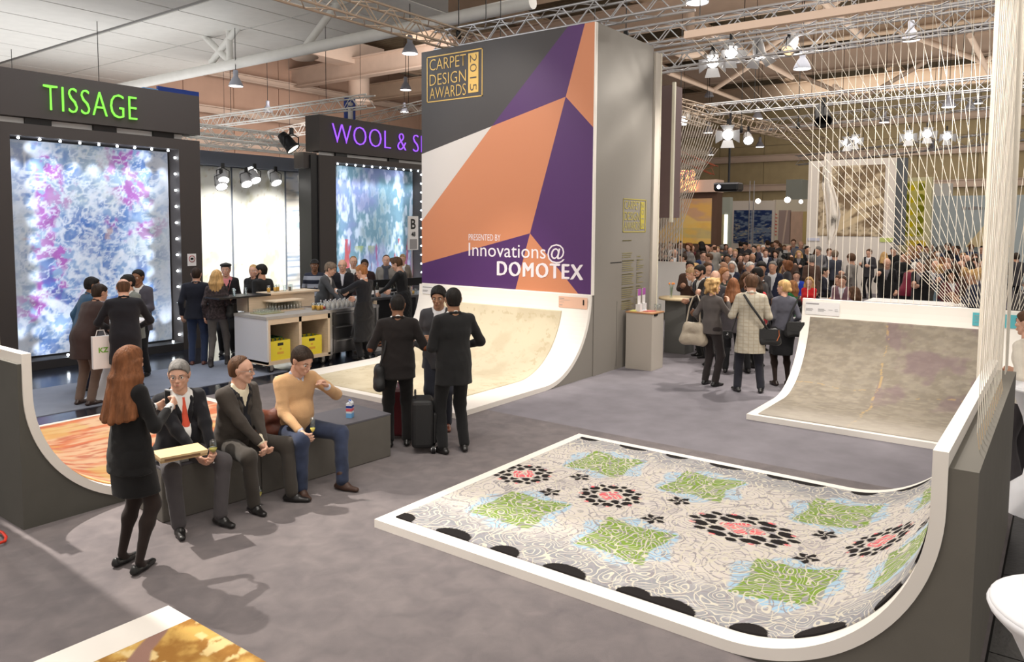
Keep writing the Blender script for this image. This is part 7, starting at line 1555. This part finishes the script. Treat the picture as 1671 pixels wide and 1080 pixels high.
# trolley bag and small pack
tb_ = empty('trolley_bag', (6.02, 5.68, 0), .75, label='black wheeled trolley bag standing between the two men in black', cat='bag'); NYL = mat('black_nylon', (.010, .010, .011), .6, bump=.3, bscale=200)
o_ = link('body', quick('box', (-.17, -.12, .06), (.17, .12, .60)).mesh('body', NYL), tb_); md = o_.modifiers.new('b', 'BEVEL'); md.width = .05; md.segments = 3
o_ = link('front_pocket', quick('box', (-.14, -.16, .10), (.14, -.11, .45)).mesh('front_pocket', NYL), tb_); md = o_.modifiers.new('b', 'BEVEL'); md.width = .02
link('handle', quick('tube', [(-.09, .08, .60), (-.09, .08, .66), (.09, .08, .66), (.09, .08, .60)], .012, 8).mesh('handle', NYL), tb_)
for s in (-1, 1): w_ = link('wheel', quick('tube', [(s*.13, -.14, .045), (s*.13, -.10, .045)], .045, 16).mesh('wheel', BLKM), tb_); link('hub', quick('tube', [(s*.13, -.145, .045), (s*.13, -.095, .045)], .026, 10).mesh('hub', ALU), w_)
sc2 = empty('suitcase', (6.30, 6.32, 0), .5, label='dark red suitcase almost hidden behind the man with the elbow patches', cat='suitcase'); o_ = link('shell', quick('box', (-.22, -.12, .04), (.22, .12, .60)).mesh('shell', mat('suitcase_red', lin((92, 34, 40)), .4)), sc2); md = o_.modifiers.new('b', 'BEVEL'); md.width = .03; link('handle', quick('tube', [(-.1, 0, .6), (-.1, 0, .9), (.1, 0, .9), (.1, 0, .6)], .01, 8).mesh('handle', ALU), sc2)
def at_person(X, loc): return tuple(wpt(X, loc))
soft_bag('shoulder_bag', at_person(XB1, (-.04, .21, .66)), XB1['h'], (.28, .12, .30), NYL, 'small black bag hanging at the left hip of the man with the elbow patches', [(-.08, 0, .26), (-.06, -.06, .46), (.0, -.10, .70)], flap=False)
# bags of the right group
PLE = mat('pale_leather', lin((168, 156, 138)), .5, bump=.3, bscale=40, var=.08, vscale=6)
def at_person(X, loc): return tuple(wpt(X, loc))
hR1 = XR1['h']; soft_bag('leather_tote', at_person(XR1, (-.14, .24, .62)), hR1-PI/2+.35, (.44, .15, .40), PLE, 'large pale leather tote hanging from the curly haired woman', [(-.12, 0, .36), (-.10, .06, .60), (-.06, .12, .76), (0, .14, .80), (.06, .10, .70), (.10, 0, .36)], flap=False)
mb_ = soft_bag('messenger_bag', at_person(XR2, (-.05, -.27, .74)), XR2['h']-PI/2, (.36, .15, .27), NYL, 'dark messenger bag with orange edge on the hip of the man in the coat', None, True)
o2 = Vector(mb_.location); Rm_ = Matrix.Rotation(-mb_.rotation_euler.z, 3, 'Z'); loc = lambda v: Rm_@(wpt(XR2, v)-o2)
nbz = XR2['nb'][2]
link('strap', quick('tube', [loc(v) for v in ((-.10, -.24, .98), (-.165, -.10, 1.18), (-.150, .03, 1.36), (-.075, .11, nbz-.012), (.02, .13, nbz-.01), (.14, .05, 1.32), (.17, -.10, 1.1), (.10, -.26, .95))], .018, 6).mesh('strap', NYL), mb_)
link('trim', quick('tube', [(.10, -.085, .08), (.13, -.09, .16), (.12, -.085, .24)], .006, 6).mesh('trim', mat('trim_orange', lin((200, 110, 60)), .5)), mb_)
cmq = empty('photo_camera', at_person(XR2, (-.02, .33, .88)), XR2['h'], label='black photo camera hanging at the left side of the man in the coat', cat='camera'); link('body', quick('box', (-.04, -.07, -.05), (.03, .07, .05)).mesh('body', BLKM), cmq); link('lens', quick('tube', [(-.04, 0, 0), (-.13, .02, -.03)], .036, 14).mesh('lens', BLKM), cmq); link('strap', quick('tube', [(0, -.06, .05), (0, -.12, .25), (.0, -.16, .42)], .01, 6).mesh('strap', NYL), cmq)
soft_bag('shoulder_bag', at_person(XR3, (-.16, -.12, .80)), XR3['h']-PI/2, (.32, .12, .26), NYL, 'flat black shoulder bag on the back of the woman with the bun', [(-.10, 0, .2), (-.02, .02, .45), (.08, .03, .66)])
soft_bag('hand_bag', at_person(XL, (-.02, -.24, .86)), XL['h'], (.26, .12, .26), NYL, 'small black shoulder bag of the blond woman in the floral blouse', [(0, 0, .2), (-.02, .05, .4), (-.02, .10, .6)])
# ================================================================== the crowd in the distance: a few figures built once, then copied with their own clothes
PR = []
def proto(**sp): 
    r, J, G, X = make_person(sp, 'far'); r.hide_render = False; PR.append(dict(root=r, kids=list(r.children), sp=sp, h=sp.get('h', 1.76))); return len(PR)-1
M0 = proto(h=1.78, hair='short', handL=(.2, -.04, -.24), handR=(.24, 0, -.2), seed=61)             # holding something
M1_ = proto(h=1.80, hair='short', handL=(.16, -.12, -.26), handR=(.18, -.10, -.22), tie=(.02, .05, .03), seed=62)
M2_ = proto(h=1.76, hair='bald_ring', handL=(.03, .07, -.5), handR=(.26, .02, -.1), yaw=20, seed=63)
M3_ = proto(h=1.84, hair='full', top='sweater', handL=(.1, .05, -.4), handR=(.3, .0, -.2), yaw=-25, nod=8, seed=64)
M4_ = proto(h=1.76, hair='short', top='open', vwidth=.1, vdepth=.4, handL=(.05, .08, -.48), handR=(.05, .08, -.48), lean=4, seed=65)
F0 = proto(h=1.68, fem=True, hair='long', hairlen=.2, handL=(.2, -.04, -.24), handR=(.2, 0, -.2), seed=66)
F1 = proto(h=1.70, fem=True, hair='bob', top='sweater', handL=(.1, .05, -.4), handR=(.26, 0, -.12), yaw=25, seed=67)
F2 = proto(h=1.66, fem=True, hair='curly', top='suit', handL=(.18, -.1, -.25), handR=(.2, 0, -.2), yaw=-20, seed=68)
SM = proto(h=1.76, seat=.46, hair='short', handL=(.3, -.05, -.34), handR=(.3, -.05, -.34), seed=69)
SF = proto(h=1.66, fem=True, seat=.46, hair='bob', top='sweater', handL=(.3, -.1, -.3), handR=(.3, -.1, -.3), seed=70)
LM = proto(h=1.78, hair='short', lean=26, nod=10, top='sweater', handL=(.34, -.04, -.30), handR=(.34, -.04, -.3), seed=71)
FAMMAT = {}
def recolour(o, name, top, bot, hair, skin, shirt):
    for i, sl in enumerate(o.material_slots):
        m = {'jacket': top, 'coat': top, 'trousers': bot, 'hair': hair, 'shirt': shirt, 'sweater': top}.get(name)
        if name == 'body': m = skin if i == 0 else None
        if m is not None: sl.link = 'OBJECT'; sl.material = m
USED = set()
def crowd(pi, x, ytop, phi, top, hair, skin='fair', label='', bot=(20, 20, 24), shirt=(200, 200, 204), dz=None, dist=None, group=None, h=None):
    P = PR[pi]; hh = h or P['h']; seated = 'seat' in P['sp']; hz = (1.28 if seated else hh-(.10 if pi == LM else 0.0))
    p = at(x, ytop, D=dist) if dist else at(x, ytop, z=hz)
    XM = 28.4 if x < 1168 else (33.0 if x < 1312 else (29.6 if x < 1470 else (31.5 if x < 1516 else 35.0)))
    if not dist and (p.x > XM or p.x < 0):
        p = at(x, ytop, X=XM-((x*7) % 10)*.12); hh = min(2.02, max(1.5, p.z)) if not seated else hh
    for _ in range(8):       # nobody stands inside somebody else
        if all((p.x-a)**2+(p.y-b)**2 > .17 for a, b in TAKEN): break
        f_ = 1+.42/math.hypot(p.x, p.y)*(1 if _ % 2 else -1)*(_+1)*.5; p = Vector((p.x*f_, p.y*f_, p.z))
    TAKEN.append((p.x, p.y)); hd = facing((p.x, p.y), phi)
    if pi not in USED: USED.add(pi); r = P['root']; kids = P['kids']
    else:
        r = P['root'].copy(); COL.objects.link(r); kids = []
        for k in P['kids']: c = k.copy(); COL.objects.link(c); c.parent = r; kids.append(c)
    r.location = (p.x, p.y, 0); r.rotation_euler = (0, 0, hd); s = hh/P['h']; r.scale = (s, s, s)
    tm, bm_, hm, sm_, shm = cloth(lin(top)), cloth(lin(bot)), hair_mat(hair), skin_mat(skin), cloth(lin(shirt), 'cotton')
    isopen = any(k.name.split('.')[0] in ('jacket', 'coat') for k in kids)
    for k in kids:
        nm = k.name.split('.')[0]
        recolour(k, nm, tm, bm_, hm, sm_, shm)
    r['label'] = label; r['group'] = group or 'visitors in the distant crowd'; return r, p
NAVY, BLACK_, GREY, CHAR, BRN, DKB = (32, 36, 56), (26, 25, 27), (108, 108, 112), (58, 56, 60), (84, 62, 52), (40, 32, 30)
C = [
 (M0, 1094, 393, 175, CHAR, 'dark', 'fair', 'dark haired visitor in charcoal behind the pale cords, leftmost tall head'),
 (M1_, 1110, 392, 200, GREY, 'dark', 'tan', 'visitor in grey seen through the pale cords, second tall head'),
 (F0, 1083, 401, 150, GREY, 'brown', 'fair', 'brown haired woman seen through the cords next to the tower panel'),
 (M2_, 1101, 405, 190, CHAR, 'greybrown', 'fair', 'balding visitor low behind the pale cords'),
 (F2, 1124, 396, 170, BRN, 'auburn', 'fair', 'auburn haired woman in brown right of the pale cords'),
 (F1, 1145, 393, 30, DKB, 'black', 'tan', 'woman with bushy black hair before the golden picture'),
 (M2_, 1152, 399, -110, GREY, 'grey', 'fair', 'balding man in grey right of the bushy black hair'),
 (M0, 1147, 408, -160, (36, 50, 88), 'dark', 'fair', 'man in a bright navy suit facing right behind the table'),
 (M4_, 1118, 412, 100, BLACK_, 'dark', 'fair', 'man in black just right of the pale cords, lower row'),
 (M4_, 1171, 401, 180, (82, 84, 66), 'sand', 'fair', 'fair man in an olive jacket facing the camera'),
 (M0, 1160, 398, 120, BLACK_, 'black', 'tan', 'dark head left of the olive jacket'),
 (F0, 1184, 397, 200, BRN, 'brown', 'fair', 'brown haired woman right of the olive jacket'),
 (M2_, 1192, 402, 150, CHAR, 'brown', 'fair', 'reddish faced man left of the grey hoodie'),
 (M4_, 1200, 405, 176, (104, 108, 110), 'sand', 'fair', 'cropped man in a grey hooded jacket and black shirt facing the camera'),
 (F0, 1208, 413, 190, BLACK_, 'dark', 'fair', 'dark haired woman in black right of the grey hoodie'),
 (M0, 1209, 393, 20, BLACK_, 'black', 'tan', 'black haired head just below the dark blue carpet'),
 (M3_, 1217, 394, 170, CHAR, 'black', 'tan', 'dark haired tall man below the dark blue carpet'),
 (M2_, 1223, 397, 120, GREY, 'white', 'fair', 'white haired man below the dark blue carpet'),
 (M1_, 1238, 398, 176, NAVY, 'sand', 'fair', 'man in a navy suit and green tie facing the camera'),
 (M4_, 1249, 405, 188, NAVY, 'brown', 'fair', 'man with a white shirt front under a navy blazer'),
 (M0, 1253, 391, 30, CHAR, 'dark', 'fair', 'dark head right of the dark blue carpet'),
 (M0, 1260, 394, 200, BLACK_, 'black', 'brown', 'black haired man under the red lettering'),
 (F2, 1266, 408, 180, BLACK_, 'dark', 'fair', 'dark curly haired woman in black'),
 (M3_, 1268, 391, 160, CHAR, 'brown', 'fair', 'brown haired man just right of the red lettering'),
 (F1, 1272, 396, 100, BLACK_, 'brown', 'fair', 'woman in profile under the rose carpets'),
 (M0, 1295, 389, 180, (70, 92, 130), 'brown', 'fair', 'man in a blue shirt under the rose carpets'),
 (M2_, 1307, 392, 190, GREY, 'grey', 'fair', 'grey haired man left of the picture wall'),
 (F0, 1304, 408, 178, BLACK_, 'blond', 'fair', 'woman with long blond hair in a black top beside the video camera'),
 (M1_, 1317, 400, -150, BLACK_, 'black', 'tan', 'black haired man at the left edge of the picture wall'),
 (F1, 1334, 403, 185, CHAR, 'brown', 'fair', 'brown haired woman in charcoal writing, below the picture wall'),
 (M4_, 1352, 404, -150, CHAR, 'brown', 'fair', 'brown haired man with white collar below the picture'),
 (M3_, 1363, 407, 20, (58, 60, 72), 'greybrown', 'fair', 'man in slate jacket turned to the white collar man'),
 (M3_, 1391, 412, 60, (120, 114, 110), 'brown', 'fair', 'man in a light grey blazer with bent head below the picture'),
 (M0, 1419, 405, 150, CHAR, 'brown', 'fair', 'tall man in a dark suit holding a drink below the picture'),
 (F0, 1443, 410, 10, (90, 80, 70), 'blond', 'fair', 'blond woman from behind next to the photographer'),
 (M2_, 1448, 419, 176, BLACK_, 'sand', 'fair', 'bearded man in a black shirt at the bar table'),
 (M1_, 1474, 410, 190, BLACK_, 'dark', 'fair', 'dark suited man right of the photographer'),
 (LM, 1480, 428, -40, (110, 26, 48), 'white', 'fair', 'white haired man in a maroon sweater leaning on the bar table'),
 (M1_, 1504, 421, 150, BLACK_, 'grey', 'fair', 'grey haired man in a dark suit right of the maroon sweater'),
 (F2, 1537, 431, 60, (150, 176, 190), 'blond', 'fair', 'woman with upswept blond hair and pale blue shawl'),
 (M4_, 1520, 396, 180, CHAR, 'dark', 'fair', 'white shirted man before the pale blue wall'),
 (M0, 1501, 396, 160, (110, 106, 100), 'black', 'tan', 'dark haired man left of the white shirted man'),
 (M1_, 1548, 395, 100, BLACK_, 'dark', 'fair', 'slim dark suited man before the pale blue wall'),
 (M3_, 1563, 400, 175, NAVY, 'dark', 'tan', 'man in navy right of the slim dark suited man'),
 (M2_, 1578, 414, 190, BRN, 'brown', 'fair', 'round faced man under the sand cloth'),
 (F1, 1591, 413, 170, CHAR, 'brown', 'fair', 'brown haired woman left of the cord bundle'),
 (M0, 1602, 400, 180, (120, 120, 126), 'dark', 'fair', 'dark haired man in light grey near the bundle'),
 (F0, 1524, 411, 20, BRN, 'brown', 'fair', 'brown haired woman seen from behind the fan of cords'),
 (M3_, 1548, 413, 190, CHAR, 'dark', 'fair', 'dark haired tall man behind the woman with the shawl'),
 (F2, 1595, 420, 150, BRN, 'dark', 'fair', 'dark curly woman among the fan of cords'),
 (M1_, 1659, 411, 20, CHAR, 'dark', 'tan', 'dark haired man at the right edge behind the grey coat'),
 (F0, 1536, 418, 10, (96, 70, 54), 'auburn', 'fair', 'auburn haired woman from behind near the shawl'),
 (M2_, 1569, 423, 160, BLACK_, 'dark', 'fair', 'man in black between the fan cords'),
 (M0, 1561, 428, 15, BRN, 'brown', 'fair', 'brown jacketed man from behind among the fan cords'),
 (M3_, 1336, 401, 175, GREY, 'grey', 'fair', 'grey haired man behind the woman in charcoal'),
 (F0, 1230, 439, 185, BLACK_, 'black', 'fair', 'dark haired woman between the coat man and the blond bun'),
 (F1, 1219, 444, 180, CHAR, 'brown', 'fair', 'woman whose face shows just right of the coat collar'),
 (F1, 1181, 436, 210, (60, 66, 60), 'ginger', 'fair', 'ginger haired woman with her face in profile above the auburn hair'),
 (M2_, 1168, 438, 150, CHAR, 'grey', 'fair', 'grey haired man above the curly blond hair'),
 (F1, 1136, 428, 110, NAVY, 'blond', 'fair', 'blond person in navy behind the bearded man'),
]
for c in C:
    crowd(c[0], c[1], c[2], c[3], c[4], c[5], c[6], c[7], bot=(28, 27, 32), shirt=(214, 214, 218) if c[4] in (NAVY, CHAR) else (120, 116, 120))
# seated listeners
S_ = [(SF, 1279, 433, 175, (206, 170, 160), 'blond', 'seated blond woman in pale pink'), (SM, 1300, 445, 178, (30, 60, 170), 'dark', 'seated boy in a bright blue sweater'), (SF, 1321, 452, 170, (196, 34, 38), 'blond', 'seated blond woman in a red cardigan'),
      (SF, 1328, 443, 190, BRN, 'brown', 'seated brown haired woman behind the red cardigan'), (SF, 1294, 458, 60, (30, 110, 60), 'ginger', 'seated person in a green jacket'), (SM, 1346, 439, -110, (34, 36, 48), 'black', 'seated young man in a dark suit, in profile'),
      (SF, 1369, 449, 150, (206, 200, 204), 'brown', 'seated child in white beyond the ramp rim'), (SM, 1375, 453, 170, (120, 90, 100), 'brown', 'seated man in dusty rose beyond the ramp rim'), (SF, 1395, 468, 60, (110, 106, 128), 'brown', 'seated person in lavender grey low behind the ramp rim'), (SF, 1099, 431, -60, (150, 40, 60), 'dark', 'dark haired woman seated by the white table behind the plinth')]
for i, c in enumerate(S_):
    r, p = crowd(c[0], c[1], c[2], c[3], c[4], c[5], 'fair', c[6], group='seated listeners')
    st = quick('box', (p.x-.21, p.y-.21, 0), (p.x+.21, p.y+.21, .455)).build('cube_stool', PLW, label='white cube stool under the '+c[6].replace('seated ', ''), cat='stool', group='white cube stools')
# further heads that fill the crowd, row by row
rr_ = random.Random(12); cols = [CHAR, BLACK_, NAVY, BRN, GREY, DKB, (74, 70, 84), (92, 40, 44), (60, 70, 96), (150, 146, 140)]; cn = ['charcoal', 'black', 'navy', 'brown', 'grey', 'dark brown', 'slate', 'wine red', 'dull blue', 'light grey']
hn = {'black': 'black', 'dark': 'dark', 'brown': 'brown', 'grey': 'grey', 'blond': 'blond', 'sand': 'sandy', 'auburn': 'auburn', 'white': 'white'}
rows = [(398, [1088, 1130, 1166, 1178, 1231, 1245, 1280, 1288], 'back row beside the tower'), (412, [1128, 1140, 1158, 1188, 1216, 1228, 1276, 1290, 1325], 'middle row beside the tower'), (424, [1126, 1154, 1180, 1195, 1222, 1242, 1262, 1285], 'front row beside the tower'),
        (399, [1488, 1512, 1534, 1556, 1586], 'back row among the cords'), (409, [1482, 1494, 1530, 1572, 1610], 'middle row among the cords'), (424, [1515, 1527, 1546, 1583, 1605], 'front row among the cords'), (436, [1552, 1572, 1590, 1600], 'nearest row among the cords')]
ordn = ['leftmost', 'second from left', 'third from left', 'fourth from left', 'fifth from left', 'sixth from left', 'seventh from left', 'eighth from left', 'rightmost']
for yt, xs_r, rn in rows:
    for j, x in enumerate(xs_r):
        ci = rr_.randrange(len(cols)); hc_ = rr_.choice(list(hn)); pi = rr_.choice([M0, M1_, M3_, M4_, F0, F1, F2, M2_]); fem = PR[pi]['sp'].get('fem')
        crowd(pi, x, yt+rr_.uniform(-2, 2), rr_.choice([170, 180, 190, 150, 210, 20, 90, -90]), cols[ci], hc_, rr_.choice(['fair', 'fair', 'tan', 'olive']), '%s haired %s in %s, %s, %s' % (hn[hc_], 'woman' if fem else 'man', cn[ci], ordn[j], rn))
# video camera on a tripod and a photographer's camera
p = at(1284, 432, D=22.5); vc = empty('video_camera', (p.x, p.y, 0), label='black video camera on a tripod in the crowd', cat='video camera')
link('body', quick('box', (-.22, -.07, 1.62), (.16, .07, 1.78)).mesh('body', BLKM), vc); link('lens', quick('tube', [(-.22, 0, 1.70), (-.38, 0, 1.69)], .055, 14).mesh('lens', BLKM), vc); link('viewfinder', quick('box', (-.15, .05, 1.78), (.05, .12, 1.86)).mesh('viewfinder', BLKM), vc); link('lamp', quick('box', (-.2, -.05, 1.78), (-.12, .05, 1.86)).mesh('lamp', ALU), vc)
for k in range(3): a = k*2.1; link('leg', quick('tube', [(0, 0, 1.60), (.42*math.cos(a), .42*math.sin(a), .0)], .022, 8).mesh('leg', BLKM), vc)
p = at(1459, 400, z=1.8); pr_, pp = crowd(M3_, 1459, 401, 180, BLACK_, 'grey', 'fair', 'grey haired photographer holding a large black camera before his face')
pc = empty('photo_camera', (p.x-.28*.9, p.y-.28*.25, 1.60), math.atan2(-p.y, -p.x), label='large black camera with flash held by the photographer', cat='camera'); link('body', quick('box', (-.05, -.09, -.06), (.05, .09, .07)).mesh('body', BLKM), pc); link('lens', quick('tube', [(.05, 0, 0), (.20, 0, 0)], .045, 12).mesh('lens', BLKM), pc); link('flash', quick('box', (-.03, -.05, .07), (.06, .05, .17)).mesh('flash', BLKM), pc)
